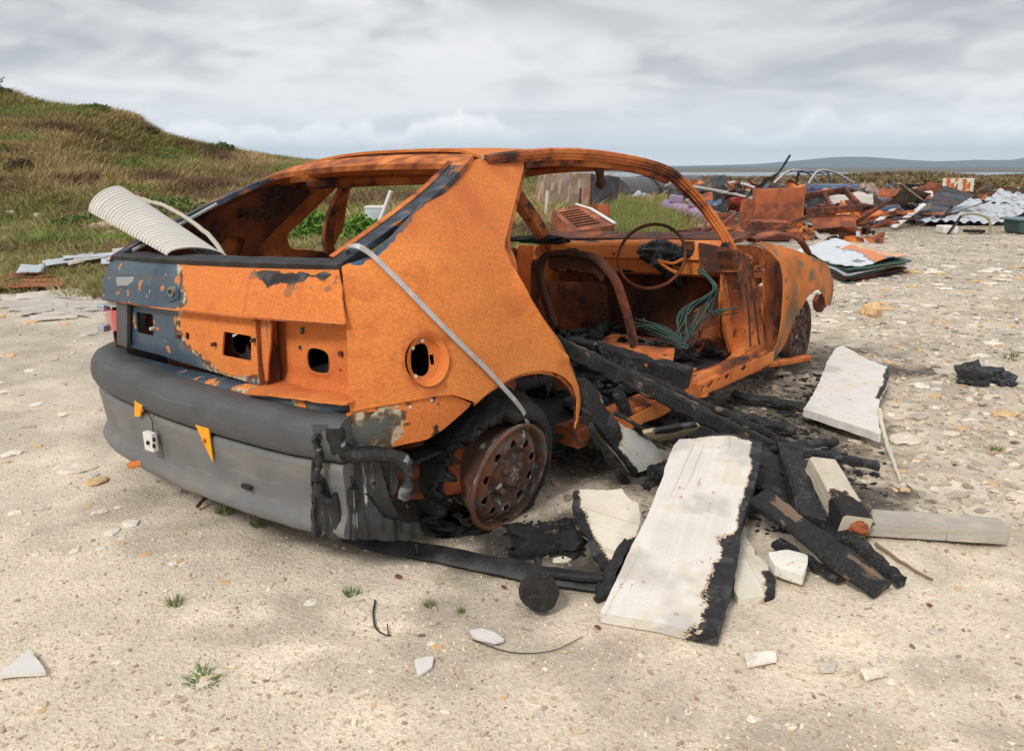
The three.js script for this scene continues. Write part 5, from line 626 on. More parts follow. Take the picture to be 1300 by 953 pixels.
{ // flat chips of broken stone on the right
  const R = rng(95), g0 = stoneGeo[4].clone(); g0.deleteAttribute('uv'); const list = []; while (list.length < 7000) { const d = 2.6 + 12 * Math.pow(R(), 1.3), x = lerp(-0.1 * d + 0.4, 0.72 * d + 0.5, R()); if (grassy(x, d) > 0.4 || fbm(x * 1.3, d * 1.3, 3, 493) < -0.22) continue; list.push([x, -d, (0.008 + 0.03 * R() * R()) * (0.7 + 0.06 * d)]); }
  const im = new THREE.InstancedMesh(g0, leafM(0.95), list.length), m = new THREE.Matrix4(), q = new THREE.Quaternion(), e = new THREE.Euler(); list.forEach(([x, z, s], i) => { q.setFromEuler(e.set((R() - 0.5) * 0.5, R() * 6, (R() - 0.5) * 0.5)); m.compose(V(x, terrain(x, z) + s * 0.08, z), q, V(s * (1 + 0.6 * R()), s * (0.4 + 0.5 * R()), s)); im.setMatrixAt(i, m); const c = mix3(mix3(lin(214, 204, 188), lin(150, 140, 128), R()), mix3(lin(196, 170, 134), SOOT, sootAt(x, z)), Math.max(0.35 * R(), sootAt(x, z))), w = 0.75 + 0.4 * R(); im.setColorAt(i, new THREE.Color().setRGB(c[0] * w, c[1] * w, c[2] * w)); });
  im.name = 'stone_chips'; im.castShadow = im.receiveShadow = true; scene.add(im); stuff(tag(im, 'broken flat stone chips covering the ground right of the car', 'stone chips'));
}
{ // gravel and grit: uncountable
  const R = rng(97), gg = Array.from({ length: 3 }, (_, i) => lump(1, 700 + i, 0.3, 1, 0.6, 0.8, 1));
  for (let k = 0; k < 3; k++) { const list = []; while (list.length < 9000) { const d = 1.3 + 15 * Math.pow(R(), 1.9), x = (R() - 0.5) * 1.5 * d + (R() < 0.4 ? 0.3 * d : 0); if (grassy(x, d) > 0.5) continue; const right = sstep(2.5, 5, d + 0.5 * x), s = (0.002 + 0.007 * R() * R() * R() + (0.003 + 0.014 * R() * R()) * right * (R() < 0.55 ? 1 : 0)); list.push([x, -d, s]); }
    const im = new THREE.InstancedMesh(gg[k], leafM(0.95), list.length), m = new THREE.Matrix4(), q = new THREE.Quaternion(), e = new THREE.Euler(); list.forEach(([x, z, s], i) => { q.setFromEuler(e.set(R() - 0.5, R() * 6, R() - 0.5)); m.compose(V(x, terrain(x, z) + s * 0.15, z), q, V(s * (1 + R()), s, s)); im.setMatrixAt(i, m); const t = R(), w = 0.7 + 0.4 * R(); const c = mix3(mix3(lin(230, 215, 192), lin(172, 150, 126), t), SOOT, Math.max(sootAt(x, z) * 0.7, R() < 0.012 ? 0.7 : 0)); im.setColorAt(i, new THREE.Color().setRGB(c[0] * w, c[1] * w, c[2] * w)); });
    im.name = numbered('gravel'); im.castShadow = im.receiveShadow = true; scene.add(im); stuff(tag(im, 'fine gravel and grit scattered over the bare ground', 'gravel')); }
}

// ================================================================ charred wood beside the car
function plane3(anchors) { const [A, B, C] = anchors.map(([u, v, y]) => gp(u, v, y)); const e1 = B.clone().sub(A).normalize(); let n = e1.clone().cross(C.clone().sub(A)).normalize(); if (n.y < 0) n.negate(); const e2 = n.clone().cross(e1).normalize(); return { A, e1, e2, n, st: (u, v) => { const d = ray(u, v), t = A.clone().sub(EYE).dot(n) / d.dot(n), p = EYE.clone().addScaledVector(d, t).sub(A); return [p.dot(e1), p.dot(e2)]; } }; }
// a flat board traced on its own plane; burnt: [[px line], width in metres]
function slab(name, label, cat, { px, at, th = 0.025, burnt = [], tone = [222, 216, 207], grain = 1, ragged = 0.004, step = 0.007, seed = 1, size = 384, group, bend = 0.004, spots = 0.5, gk = 1 }) {
  const pl = plane3(at), L = rough(px.map(([u, v]) => pl.st(u, v)), ragged, 0.02, seed); let x0 = 1e9, x1 = -1e9, y0 = 1e9, y1 = -1e9; for (const [x, y] of L) { x0 = Math.min(x0, x); x1 = Math.max(x1, x); y0 = Math.min(y0, y); y1 = Math.max(y1, y); }
  const bb = { x0, x1, y0, y1 }, lines = burnt.map(([p, w]) => [p.map(([u, v]) => pl.st(u, v)), w]);
  const cm = gridMask((x, y) => { let k = -1; for (const [l, w] of lines) k = Math.max(k, 1 - polyDist(x, y, l, false) / w); return k; }, bb, 70);
  const mat = paint(size, Math.round(clamp(size * (y1 - y0) / (x1 - x0), 128, 768)), (u, v) => { const x = lerp(x0, x1, u), y = lerp(y0, y1, v), a = grain ? x : y, b = grain ? y : x; const wob = 0.04 * fbm(a * 2.5, b * 2.5, 2, seed + 3), g = fbm((a + 0.4) * 1.6, (b + wob) * 95, 2, seed + 5), g2 = fbm(a * 1.5, (b + wob) * 22, 3, seed + 7), m = fbm(x * 9, y * 9, 4, seed + 9), f = vn(x * 260, y * 260, seed + 11);
    const gg = g * gk, h2 = g2 * gk; let c = [tone[0] + 6 * gg + 5 * h2 + 10 * m + 4 * f, tone[1] + 7 * gg + 6 * h2 + 11 * m + 4 * f, tone[2] + 8 * gg + 7 * h2 + 13 * m + 4 * f]; c = mix3(c, [176, 160, 140], 0.45 * sstep(0.34, 0.48, gg)); c = mix3(c, [206, 190, 162], 0.4 * sstep(0.15, 0.42, m)); if (spots && fbm(x * 38, y * 38, 3, seed + 13) > 0.6) c = mix3(c, [150, 92, 44], 0.8 * spots); c = mix3(c, [150, 146, 140], 0.35 * sstep(0.1, 0.45, fbm(x * 5 + 9, y * 5, 5, seed + 25)));
    const k = cm(x, y) + 0.6 * fbm(x * 14, y * 14, 5, seed + 15) + 0.14 * f; c = mix3(c, [176, 146, 110], 0.6 * sstep(-0.22, 0.0, k + 0.2 * g)); if (k > 0) { const cc = cells(x * 60, y * 60, seed), ash = 30 * sstep(0.1, 0.45, fbm(x * 22, y * 22, 4, seed + 21)), kk = 22 + 16 * cc[2] + 8 * f + ash; c = mix3(mix3([138, 104, 74], [70, 58, 50], sstep(0, 0.05, k)), [kk, kk, kk * 1.02], sstep(0.02, 0.12, k)); return [...c, 0.25 + 0.45 * sstep(0, 0.25, cc[1] - cc[0]), 0.7]; } return [...c, 0.6 + 0.22 * gg + 0.15 * h2 + 0.1 * f, 0.9]; }, { bump: 0.003 });
  const o = mesh(name, sheet({ loops: [L], step, P: (s, t) => pl.A.clone().addScaledVector(pl.e1, s).addScaledVector(pl.e2, t).addScaledVector(pl.n, bend * (fbm(s * 3, t * 3, 2, seed + 17) + 0.3 * fbm(s * 14, t * 14, 2, seed + 19))), thick: th }), mat); based(o); return tag(o, label, cat, group);
}
const W = 'charred boards heaped by the car';
slab('burnt_board', 'long whitish weathered board with charred top and edge, lying across the pile front', 'board', { px: [[762, 777], [776, 748], [800, 700], [822, 655], [838, 615], [850, 575], [862, 557], [885, 556], [905, 550], [935, 550], [968, 561], [966, 585], [962, 605], [953, 635], [943, 662], [938, 700], [928, 750], [912, 806], [840, 791]], at: [[762, 777, 0.035], [912, 806, 0.035], [915, 550, 0.19]], th: 0.03, burnt: [[[[864, 552], [900, 549], [935, 548], [970, 558], [968, 580]], 0.032], [[[969, 560], [966, 590], [956, 630], [946, 660], [941, 690]], 0.024], [[[941, 690], [935, 720], [926, 752], [914, 800]], 0.055]], seed: 31, size: 768, grain: 0, step: 0.006, ragged: 0.003 });
slab('burnt_board', 'white slab board with one rounded corner lying flat beyond the pile', 'board', { px: [[1021, 519], [1032, 503], [1040, 486], [1046, 470], [1053, 454], [1062, 441], [1070, 438], [1080, 441], [1090, 449], [1110, 459], [1126, 465], [1130, 476], [1122, 492], [1117, 504], [1115, 522], [1118, 551], [1070, 535]], at: [[1021, 519, 0.075], [1118, 551, 0.075], [1070, 438, 0.13]], th: 0.035, burnt: [[[[1131, 468], [1126, 490], [1119, 505]], 0.02], [[[1072, 437], [1092, 448], [1128, 464]], 0.012]], seed: 47, tone: [218, 214, 208], grain: 0, gk: 0.25 });
slab('board_fragment', 'cream board fragment with burnt left edge beside the rear wheel', 'board', { px: [[728, 622], [745, 620], [770, 623], [790, 620], [800, 632], [810, 640], [814, 662], [804, 688], [790, 708], [776, 722], [765, 722], [750, 700], [738, 672], [728, 648]], at: [[729, 622, 0.10], [812, 645, 0.12], [772, 722, 0.02]], th: 0.028, burnt: [[[[728, 622], [730, 648], [740, 675], [752, 702], [768, 724]], 0.028], [[[806, 690], [790, 712], [778, 724]], 0.03]], seed: 61, tone: [222, 212, 194], ragged: 0.007 });
slab('board_fragment', 'half blackened board leaning upright between car arch and pile', 'board', { px: [[735, 483], [744, 480], [756, 491], [764, 506], [775, 527], [800, 545], [825, 560], [848, 574], [836, 590], [806, 600], [788, 578], [765, 550], [746, 524], [737, 500]], at: [[740, 482, 0.43], [847, 575, 0.06], [806, 600, 0.03]], th: 0.03, burnt: [[[[740, 484], [750, 505], [764, 532], [776, 556]], 0.06], [[[784, 575], [806, 598]], 0.02]], seed: 73, tone: [222, 220, 214], ragged: 0.008 });
slab('board_fragment', 'narrow blackened board edge standing close behind the leaning board', 'board', { px: [[737, 512], [744, 520], [765, 555], [797, 606], [791, 613], [770, 582], [748, 545], [738, 528]], at: [[738, 515, 0.36], [797, 606, 0.02], [742, 530, 0.31]], th: 0.022, burnt: [[[[736, 515], [790, 606]], 0.05]], seed: 79, ragged: 0.008 });
slab('board_fragment', 'small cream board piece with black corner under the long whitish board', 'board', { px: [[942, 660], [952, 690], [958, 704], [975, 716], [984, 732], [985, 752], [970, 757], [950, 760], [936, 758], [930, 720]], at: [[942, 660, 0.05], [984, 740, 0.02], [940, 758, 0.02]], th: 0.02, burnt: [[[[980, 730], [986, 745], [984, 755]], 0.025]], seed: 83, tone: [218, 210, 192], ragged: 0.007 });
slab('board_fragment', 'crumbly white plaster chunk right of the small cream piece', 'board', { px: [[976, 702], [1000, 700], [1024, 704], [1026, 716], [1020, 732], [1004, 727], [985, 718]], at: [[976, 702, 0.055], [1024, 706, 0.055], [1010, 730, 0.045]], th: 0.03, seed: 89, tone: [228, 224, 212], ragged: 0.008 });
slab('board_fragment', 'splintered thin board with pale broken edge under the charred poles', 'board', { px: [[815, 546], [845, 540], [884, 534], [888, 538], [870, 548], [850, 553], [835, 556]], at: [[815, 546, 0.22], [886, 536, 0.22], [850, 554, 0.16]], th: 0.014, burnt: [[[[835, 545], [880, 536]], 0.02]], seed: 97, tone: [168, 152, 126], ragged: 0.006 });
slab('plank', 'grey weathered plank with orange stained end lying right of the pile', 'plank', { px: [[1090, 644], [1140, 648], [1200, 652], [1262, 657], [1272, 659], [1283, 676], [1215, 672], [1150, 667], [1092, 663]], at: [[1090, 644, 0.055], [1272, 659, 0.05], [1092, 663, 0.055]], th: 0.04, burnt: [[[[1092, 644], [1100, 662]], 0.03]], seed: 101, tone: [172, 164, 152], ragged: 0.002, grain: 1, spots: 0.2 });
slab('burnt_board', 'black charred sliver beneath left edge of the long whitish board', 'board', { px: [[757, 758], [760, 738], [776, 712], [793, 682], [802, 690], [786, 722], [772, 750]], at: [[757, 758, 0.03], [772, 750, 0.03], [797, 684, 0.07]], th: 0.02, burnt: [[[[757, 758], [797, 684]], 0.2]], seed: 107, ragged: 0.006 });
function beam(name, label, a, b, w, h, m, { roll = 0, wob = 0.006, seg = 30, seed = 1, taper = 0, uvs = 2.2, bev = 0.008 } = {}) { const A = gp(...a), B = gp(...b), P = []; for (let i = 0; i <= seg; i++) P.push(A.clone().lerp(B, i / seg)); const up = V(Math.sin(roll), Math.cos(roll), 0); const sec = rect(w, h, Math.min(bev, w / 3, h / 3)); const g = sweep(P, sec, { up, uvScale: uvs, scale: (t) => { const k = 1 - taper * t + 0.10 * fbm(t * 9, seed, 3, seed); return [k, k]; } }); warp(g, (q) => { q.x += wob * fbm(q.x * 22, q.z * 22 + q.y * 9, 3, seed + 1); q.y += wob * fbm(q.x * 24 + 5, q.z * 24 + q.y * 7, 3, seed + 2); q.z += wob * fbm(q.x * 20 + 9, q.y * 20, 3, seed + 3); }); const o = based(mesh(name, g, m)); return tag(o, label, 'beam'); }
beam('charred_beam', 'long charred beam sloping from inside the door opening to ground', [704, 436, 0.485], [985, 572, 0.06], 0.06, 0.058, M.charPart, { seed: 3, wob: 0.012, seg: 70, roll: 0.3 });
beam('charred_beam', 'thick square black timber lying across the door sill', [722, 441, 0.345], [873, 483, 0.262], 0.10, 0.105, M.char, { seed: 5, roll: 0.05, wob: 0.005, seg: 40, bev: 0.006 });
beam('charred_pole', 'thin charred pole lying on the thick black timber', [797, 469, 0.36], [1010, 566, 0.05], 0.03, 0.028, M.charPart, { seed: 7, wob: 0.009, seg: 60 });
beam('charred_pole', 'blackened stick with reddish tip at the pile\'s far right', [985, 566, 0.10], [1116, 592, 0.04], 0.045, 0.03, M.char, { seed: 11, wob: 0.012, seg: 34 });
beam('charred_beam', 'short black timber standing steeply between the pale block and long board', [1003, 577, 0.13], [1030, 666, 0.06], 0.085, 0.05, M.char, { seed: 13, wob: 0.006, roll: 0.2 });
beam('charred_beam', 'half burnt brown board slanting out to the right foreground of pile', [962, 630, 0.15], [1121, 749, 0.025], 0.085, 0.026, M.charPart, { seed: 17, wob: 0.008, seg: 50, roll: -0.25 });
beam('charred_pole', 'rough crumbling black stick lying under the slanting brown board', [1058, 668, 0.035], [1143, 738, 0.02], 0.05, 0.035, M.char, { seed: 19, wob: 0.016, seg: 40, taper: 0.2 });
beam('charred_pole', 'black post stub standing behind the leaning half blackened board', [786, 500, 0.30], [800, 545, 0.14], 0.05, 0.04, M.char, { seed: 23, wob: 0.006, roll: 0.6 });
beam('charred_pole', 'charred batten lying along top of the leaning half blackened board', [780, 523, 0.28], [852, 566, 0.12], 0.024, 0.016, M.charPart, { seed: 29, wob: 0.005 });
beam('charred_pole', 'black charred board lying low behind the long whitish board', [880, 545, 0.12], [1010, 600, 0.05], 0.14, 0.02, M.char, { seed: 37, wob: 0.012 });
beam('charred_pole', 'blackened joist lying beneath the whole pile', [960, 600, 0.06], [1060, 690, 0.03], 0.12, 0.03, M.char, { seed: 41, wob: 0.012 });
beam('charred_pole', 'broken grey batten sticking up behind the long charred beam', [757, 437, 0.44], [768, 462, 0.33], 0.022, 0.012, M.charPart, { seed: 43, wob: 0.004 });
for (const [a, b, w, h, l] of [[[800, 520, 0.12], [900, 560, 0.05], 0.07, 0.03, 'black board lying on the ash below the door sill'], [[905, 520, 0.08], [1010, 545, 0.04], 0.06, 0.025, 'short charred batten on the ash beyond the thin pole'], [[840, 560, 0.10], [930, 545, 0.06], 0.05, 0.03, 'charred offcut crossing beneath the long charred beam'], [[930, 500, 0.05], [1045, 520, 0.03], 0.08, 0.02, 'flat black charred strip beside the car sill'], [[950, 575, 0.08], [1060, 560, 0.04], 0.05, 0.03, 'crumbling black batten in the middle of ash'], [[830, 600, 0.05], [870, 590, 0.06], 0.07, 0.04, 'black charcoal stub behind the cream fragment'], [[985, 690, 0.03], [1070, 735, 0.02], 0.05, 0.02, 'black sliver under the brown slanting board']]) beam('charred_offcut', l, a, b, w, h, M.char, { seed: Math.round(a[0] + b[1]), wob: 0.014, seg: 26 });
{ // pale block with burnt lower end
  const t = thing('burnt_block', 'short pale timber block with black lower end and orange rot', 'timber'); const A = gp(1042, 592, 0.14), B = gp(1086, 668, 0.065), m = paint(384, 256, (u, v) => { const g = fbm(u * 4, v * 60, 3, 541), m2 = fbm(u * 10, v * 10, 4, 543), k = u - 0.66 + 0.18 * m2; let c = [196 + 12 * g + 12 * m2, 184 + 12 * g + 12 * m2, 164 + 12 * g + 12 * m2]; if (k > 0) c = mix3([130, 96, 70], [30, 28, 28], sstep(0, 0.06, k)); return [...c, 0.5 + 0.3 * g, 0.9]; }, { bump: 0.003 });
  const P = []; for (let i = 0; i <= 24; i++) P.push(A.clone().lerp(B, i / 24)); const g = sweep(P, rect(0.095, 0.07, 0.008), { up: V(0.15, 1, 0) }), a = g.attributes.uv, L = A.distanceTo(B); for (let i = 0; i < a.count; i++) a.setXY(i, clamp(a.getX(i) / L), a.getY(i) / 0.33); mesh('block', warp(g, (q) => { q.y += 0.004 * fbm(q.x * 20, q.z * 20, 3, 3); }), m, t); mesh('rotten_end', lump(0.026, 7, 0.3, 1.2, 0.9, 0.5, 3).translate(B.x + 0.012, B.y - 0.006, B.z + 0.004), M.rustRed, t);
}
function stick(label, pts, r, m, cat = 'stick') { const o = based(mesh('stick', warp(rod(pts.map((q) => gp(...q)), r, { n: 40, scale: (t) => 1 - 0.45 * t, sides: 7 }), (q) => { q.y += r * 0.4 * fbm(q.x * 30, q.z * 30, 2, 3); q.x += r * 0.5 * fbm(q.z * 25, 4, 2, 4); }), m)); return tag(o, label, cat); }
stick('thin bleached white stick leaning at the white slab board', [[1117, 520, 0.10], [1122, 548, 0.05], [1132, 580, 0.03], [1143, 610, 0.012]], 0.010, plain(206, 196, 178, 0.9));
stick('thin brown twig on sand right of the crumbling black stick', [[1112, 690, 0.02], [1140, 710, 0.012], [1162, 724, 0.01], [1184, 736, 0.006]], 0.006, plain(128, 108, 86, 0.9));
{ // char crumbs round the pile
  const R = rng(303), bits = []; const spots = [[930, 590, 90, 40], [1000, 545, 70, 35], [985, 640, 60, 40], [690, 682, 60, 30], [1060, 600, 70, 40], [860, 600, 60, 30], [1040, 500, 60, 30]]; for (let i = 0; i < 1500; i++) { const s = spots[i % spots.length], u = s[0] + s[2] * (R() + R() - 1), v = s[1] + s[3] * (R() + R() - 1), p = gp(u, v, 0), r = 0.004 + 0.018 * R() * R() * R(); bits.push(uvBox(lump(r, i, 0.5, 1 + 1.5 * R(), 0.5, 1, 1).rotateY(R() * 6).translate(p.x, terrain(p.x, p.z) + r * 0.3, p.z), 3)); }
  stuff(tag(mesh('charcoal_crumbs', bits, M.char), 'black charcoal crumbs and ash strewn under the board pile', 'charcoal'));
}
// ---- things on the ground by the bumper
{
  const P = [[440, 676, 0.05], [470, 684, 0.04], [520, 694, 0.03], [580, 706, 0.025], [640, 718, 0.025], [700, 729, 0.03], [768, 738, 0.03]].map((q) => gp(...q));
  const t = thing('plastic_strip', 'long warped black plastic bumper strip on ground below the rear wheel', 'plastic strip');
  mesh('strip', warp(sweep(P, [[-0.032, -0.012], [0.03, -0.02], [0.034, -0.012], [0.012, 0.004], [-0.02, 0.012], [-0.032, 0.004]], { n: 80, uvScale: 2, sharp: false }), (q) => { q.y += 0.006 * fbm(q.x * 14, q.z * 14, 3, 3); }), M.sealDirty, t);
  mesh('edge_lip', sweep([[585, 716, 0.008], [640, 730, 0.008], [700, 741, 0.01], [745, 745, 0.012]].map((q) => gp(...q)), rect(0.008, 0.014), { n: 30 }), M.rubber, t);
  mesh('ribbed_end', sweep([[700, 727, 0.045], [735, 731, 0.048], [765, 733, 0.045]].map((q) => gp(...q)), rect(0.035, 0.018, 0.005), { n: 12 }), M.rubber, t);
}
{
  const p = gp(683, 772, 0.0), t = thing('charred_log', 'round end of a charred log lying before the black strip', 'log', undefined, V(p.x, 0.0, p.z)); const g = new THREE.CylinderGeometry(0.048, 0.046, 0.08, 30, 8); warp(g, (q) => { const a = Math.atan2(q.z, q.x), r = Math.hypot(q.x, q.z), n = fbm(a * 6, q.y * 20, 3, 5); if (r > 0.01) { q.x *= 1 + 0.06 * n; q.z *= 1 + 0.06 * n; } q.y += 0.006 * vn(q.x * 300, q.z * 300, 9) * (Math.abs(q.y) > 0.04 ? 1 : 0); }); g.rotateX(1.15).rotateZ(0.1).rotateY(0.2)  .translate(0, 0.047, 0); const m = paint(256, 256, (u, v) => { const f = vn(u * 120, v * 120, 3), b = fbm(u * 9, v * 9, 4, 5), s = fbm(u * 60, v * 4, 3, 7), k = 46 + 24 * b + 18 * f + 14 * s; return [k * 1.12, k, k * 0.9, 0.5 + 0.4 * f + 0.3 * s, 0.95]; }, { bump: 0.006 }); mesh('log_end', g, m, t);
}
{ const g = [[690, 698, 0.11, 0.045, 0.03], [722, 692, 0.09, 0.045, 0.028], [668, 684, 0.07, 0.045, 0.03]]; g.forEach(([u, v, a, b, h], i) => { const p = gp(u, v, 0), o = based(mesh('charred_lump', uvBox(lump(1, 800 + i, 0.35, a, h, b, 3).rotateY(0.3 + i).translate(p.x, h * 0.35, p.z), 3), M.soot)); tag(o, ['long black crusted lump of ash beside wheel rim', 'black crusted ash lump against the cream board fragment', 'small black ash lump touching the wheel rim'][i], 'ash lump'); }); }
function shard(name, label, cat, px, th, m, group, y = 0.008) { const pl = plane3([[px[0][0], px[0][1], y], [px[1][0], px[1][1], y], [px[2][0], px[2][1], y]]); const o = based(mesh(name, sheet({ loops: [rough(px.map(([u, v]) => pl.st(u, v)), 0.002, 0.012, px[0][0])], step: 0.006, P: (s, t) => pl.A.clone().addScaledVector(pl.e1, s).addScaledVector(pl.e2, t).addScaledVector(pl.n, 0.002 * fbm(s * 20, t * 20, 2, 3)), thick: th, uv: (a, b) => [a * 3, b * 3] }), m)); return tag(o, label, cat, group); }
shard('ceramic_shard', 'triangular white shard lying flat on the sand', 'shard', [[-6, 857], [57, 852], [37, 824]], 0.01, M.white, undefined, 0.014);
shard('pale_chip', 'pale grey chip of slate on sand below the long board', 'chip', [[944, 829], [984, 826], [987, 838], [950, 845]], 0.006, stoneMat[2]);
shard('pale_chip', 'small pale chips beside the plastic scrap on sand', 'chip', [[596, 800], [612, 797], [628, 803], [642, 812], [628, 815], [606, 810]], 0.006, M.white, undefined, 0.012);
shard('pale_chip', 'broken white flake nearest the picture bottom centre', 'chip', [[526, 836], [550, 833], [548, 846], [530, 858]], 0.006, M.white);
shard('pale_chip', 'pale flake right of the pale grey slate chip', 'chip', [[1092, 850], [1116, 846], [1124, 856], [1100, 862]], 0.005, stoneMat[0]);
shard('pale_chip', 'grey flake between slate chip and its right neighbour', 'chip', [[1040, 840], [1064, 838], [1060, 852], [1042, 852]], 0.005, stoneMat[1]);
for (const [u, v] of [[755, 764], [759, 799], [505, 735], [640, 746], [1180, 770], [890, 690]]) { const p = gp(u, v, 0), s = 0.008; const o = mesh('rust_flake', sheet({ loops: [rough(circ(0.008, 6), 0.004, 0.006, u)], step: 0.003, P: (a, b) => [a * 1.4, 0.004 + 0.003 * fbm(a * 60, b * 60, 2, u), b], thick: 0.0015, uv: (a, b) => [a * 4, b * 4], flip: true }), M.rustRed); o.position.set(p.x, terrain(p.x, p.z) + 0.004, p.z); o.rotation.y = u; tag(o, 'tiny orange rust flake fallen on the sand', 'rust flake', 'rust flakes on the sand'); }
stick('thin grey bent wire lying on sand below black strip', [[476, 762, 0.006], [474, 785, 0.006], [480, 800, 0.006], [492, 806, 0.006], [492, 792, 0.008]], 0.0028, M.wireDark, 'wire');
stick('fine curved wire on sand before the charred log', [[600, 812, 0.006], [650, 828, 0.006], [700, 826, 0.006], [740, 808, 0.006]], 0.0018, M.wireDark, 'wire');
stick('rusty bent rod on shaded dirt under the rear bumper', [[250, 643, 0.01], [262, 632, 0.02], [278, 634, 0.02], [292, 640, 0.01]], 0.006, M.rustDark, 'rod');
{ const t = thing('plastic_bundle', 'crumpled black cloth bundle lying on the gravel', 'cloth bundle'); for (const [u, v, a, b, h, s] of [[1236, 487, 0.085, 0.07, 0.07, 1], [1258, 485, 0.08, 0.06, 0.05, 2], [1277, 488, 0.045, 0.045, 0.042, 3]]) { const p = gp(u, v, 0); mesh('fold', warp(lump(1, 820 + s, 0.45, a, h, b, 4), (q) => { q.y += 0.012 * fbm(q.x * 40, q.z * 40, 3, s); }).translate(p.x, h * 0.5, p.z), plain(46, 47, 50, 0.6), t); } }
// small green tufts in the dirt
for (const [u, v, h, w] of [[258, 862, 0.014, 0.07], [446, 756, 0.03, 0.035], [545, 768, 0.02, 0.03], [585, 776, 0.02, 0.02], [1283, 455, 0.06, 0.07], [222, 768, 0.03, 0.04], [1265, 570, 0.03, 0.04], [640, 730, 0.02, 0.03], [285, 650, 0.03, 0.05], [330, 665, 0.03, 0.05]]) { const p = gp(u, v, 0), o = mesh('grass_tuft', tuftGeo(60, u, 0.5, 0.03, 0.5), plain(92, 116, 48, 0.95)); o.position.set(p.x, terrain(p.x, p.z), p.z); o.scale.set(w, h, w); tag(o, 'tiny green grass tuft growing in bare dirt', 'grass', 'tufts in the bare dirt'); }

// ================================================================ white ribbed pipe lying on the tailgate
{
  const BL = cp(114, 270, 0, -0.52), BR = cp(214, 326, 0, -0.565), TR = cp(286, 327, 0, -0.42), TL = cp(160, 243, 0, -0.36), t = thing('ribbed_pipe', 'split white ribbed plastic pipe resting on the tailgate edge', 'pipe');
  const L = 0.5 * (BL.distanceTo(BR) + TL.distanceTo(TR)), pos = [], uv = [], idx = [], NS = 300, NT = 30, nr = BR.clone().sub(BL).cross(TL.clone().sub(BL)).normalize(); if (nr.dot(eyeC.clone().sub(BL)) < 0) nr.negate(); const pitch = 0.025;
  for (let i = 0; i <= NS; i++) { const s = i / NS, lo = BL.clone().lerp(BR, s), hi = TL.clone().lerp(TR, s), c = lo.clone().add(hi).multiplyScalar(0.5), w = hi.clone().sub(lo).multiplyScalar(0.5), rib = sstep(0.25, 0.6, 0.5 + 0.5 * Math.cos(s * L / pitch * 6.283)), hgt = lerp(0.042, 0.03, s); for (let k = 0; k <= NT; k++) { const q = k / NT, th = lerp(0.1, 4.1, q), e = 1 + 0.045 * rib; const p = c.clone().addScaledVector(w, -Math.cos(th) * e * (th > 3.14 ? 0.97 : 1)).addScaledVector(nr, Math.sin(th) * (hgt + 0.008 * rib)); pos.push(p.x, p.y, p.z); uv.push(s, q); } }
  for (let i = 0; i < NS; i++) for (let k = 0; k < NT; k++) { const o = i * (NT + 1) + k; idx.push(o, o + NT + 1, o + NT + 2, o, o + NT + 2, o + 1); }
  const m = paint(1024, 128, (u, v) => { const d = fbm(u * 14, v * 6, 4, 551), rib = 0.5 + 0.5 * Math.cos(u * L / pitch * 6.283); let c = [206 + 14 * d, 202 + 14 * d, 194 + 14 * d]; c = mix3(c, [112, 100, 86], (rib < 0.34 ? 0.9 : 0.06) * clamp(0.75 + d)); return [...c, 0.5, 0.7]; }, { bump: 0 });
  const g = geo(pos, idx, uv); g.applyMatrix4(carMatrix); mesh('pipe_wall', g, m, t);
  mesh('torn_edge', warp(rod([TL.clone().addScaledVector(nr, -0.02), TL.clone().lerp(TR, 0.35).add(V(0.03, 0.01, 0.04)), TL.clone().lerp(TR, 0.7).add(V(0.03, 0.0, 0.05)), TR.clone()].map((p) => p.applyMatrix4(carMatrix)), 0.009, { n: 60 }), (q) => { q.y += 0.006 * fbm(q.x * 30, q.z * 30, 3, 3); }), plain(176, 168, 150, 0.8), t);
}

// ================================================================ scrap yard behind
const tinPale = paint(384, 384, (u, v) => { const b = fbm(u * 5, v * 5, 5, 561, 5), f = vn(u * 90, v * 90, 563, 90), s = fbm(u * 3, v * 22, 3, 565); let c = mix3([200, 206, 212], [166, 172, 178], clamp(0.4 + b)); c = mix3(c, [150, 92, 56], 0.7 * sstep(0.38, 0.5, b + 0.3 * s)); return [c[0] + 6 * f, c[1] + 6 * f, c[2] + 6 * f, 0.5 + 0.2 * b, 0.5]; }, { repeat: true, bump: 0.002, metalness: 0.2 });
const tinDark = paint(256, 256, (u, v) => { const b = fbm(u * 5, v * 5, 5, 571, 5), f = vn(u * 80, v * 80, 573, 80); let c = mix3([92, 96, 102], [56, 56, 60], clamp(0.5 + b)); c = mix3(c, [116, 76, 54], 0.7 * sstep(0.25, 0.45, b)); return [c[0] + 5 * f, c[1] + 5 * f, c[2] + 5 * f, 0.5 + 0.2 * b, 0.55]; }, { repeat: true, bump: 0.002, metalness: 0.2 });
const tinOld = paint(512, 512, (u, v) => { const b = fbm(u * 4, v * 4, 5, 581, 4), f = vn(u * 120, v * 120, 583, 120), s = fbm(u * 16, v * 2.5, 4, 585); let c = mix3([150, 138, 128], [122, 96, 80], clamp(0.5 + b + 0.4 * s)); c = mix3(c, [148, 86, 54], 0.75 * sstep(0.1, 0.4, -b + 0.35 * s)); c = mix3(c, [176, 166, 140], 0.7 * sstep(0.2, 0.4, s)); return [c[0] + 5 * f, c[1] + 5 * f, c[2] + 5 * f, 0.5 + 0.2 * b, 0.75]; }, { repeat: true, bump: 0.002 });
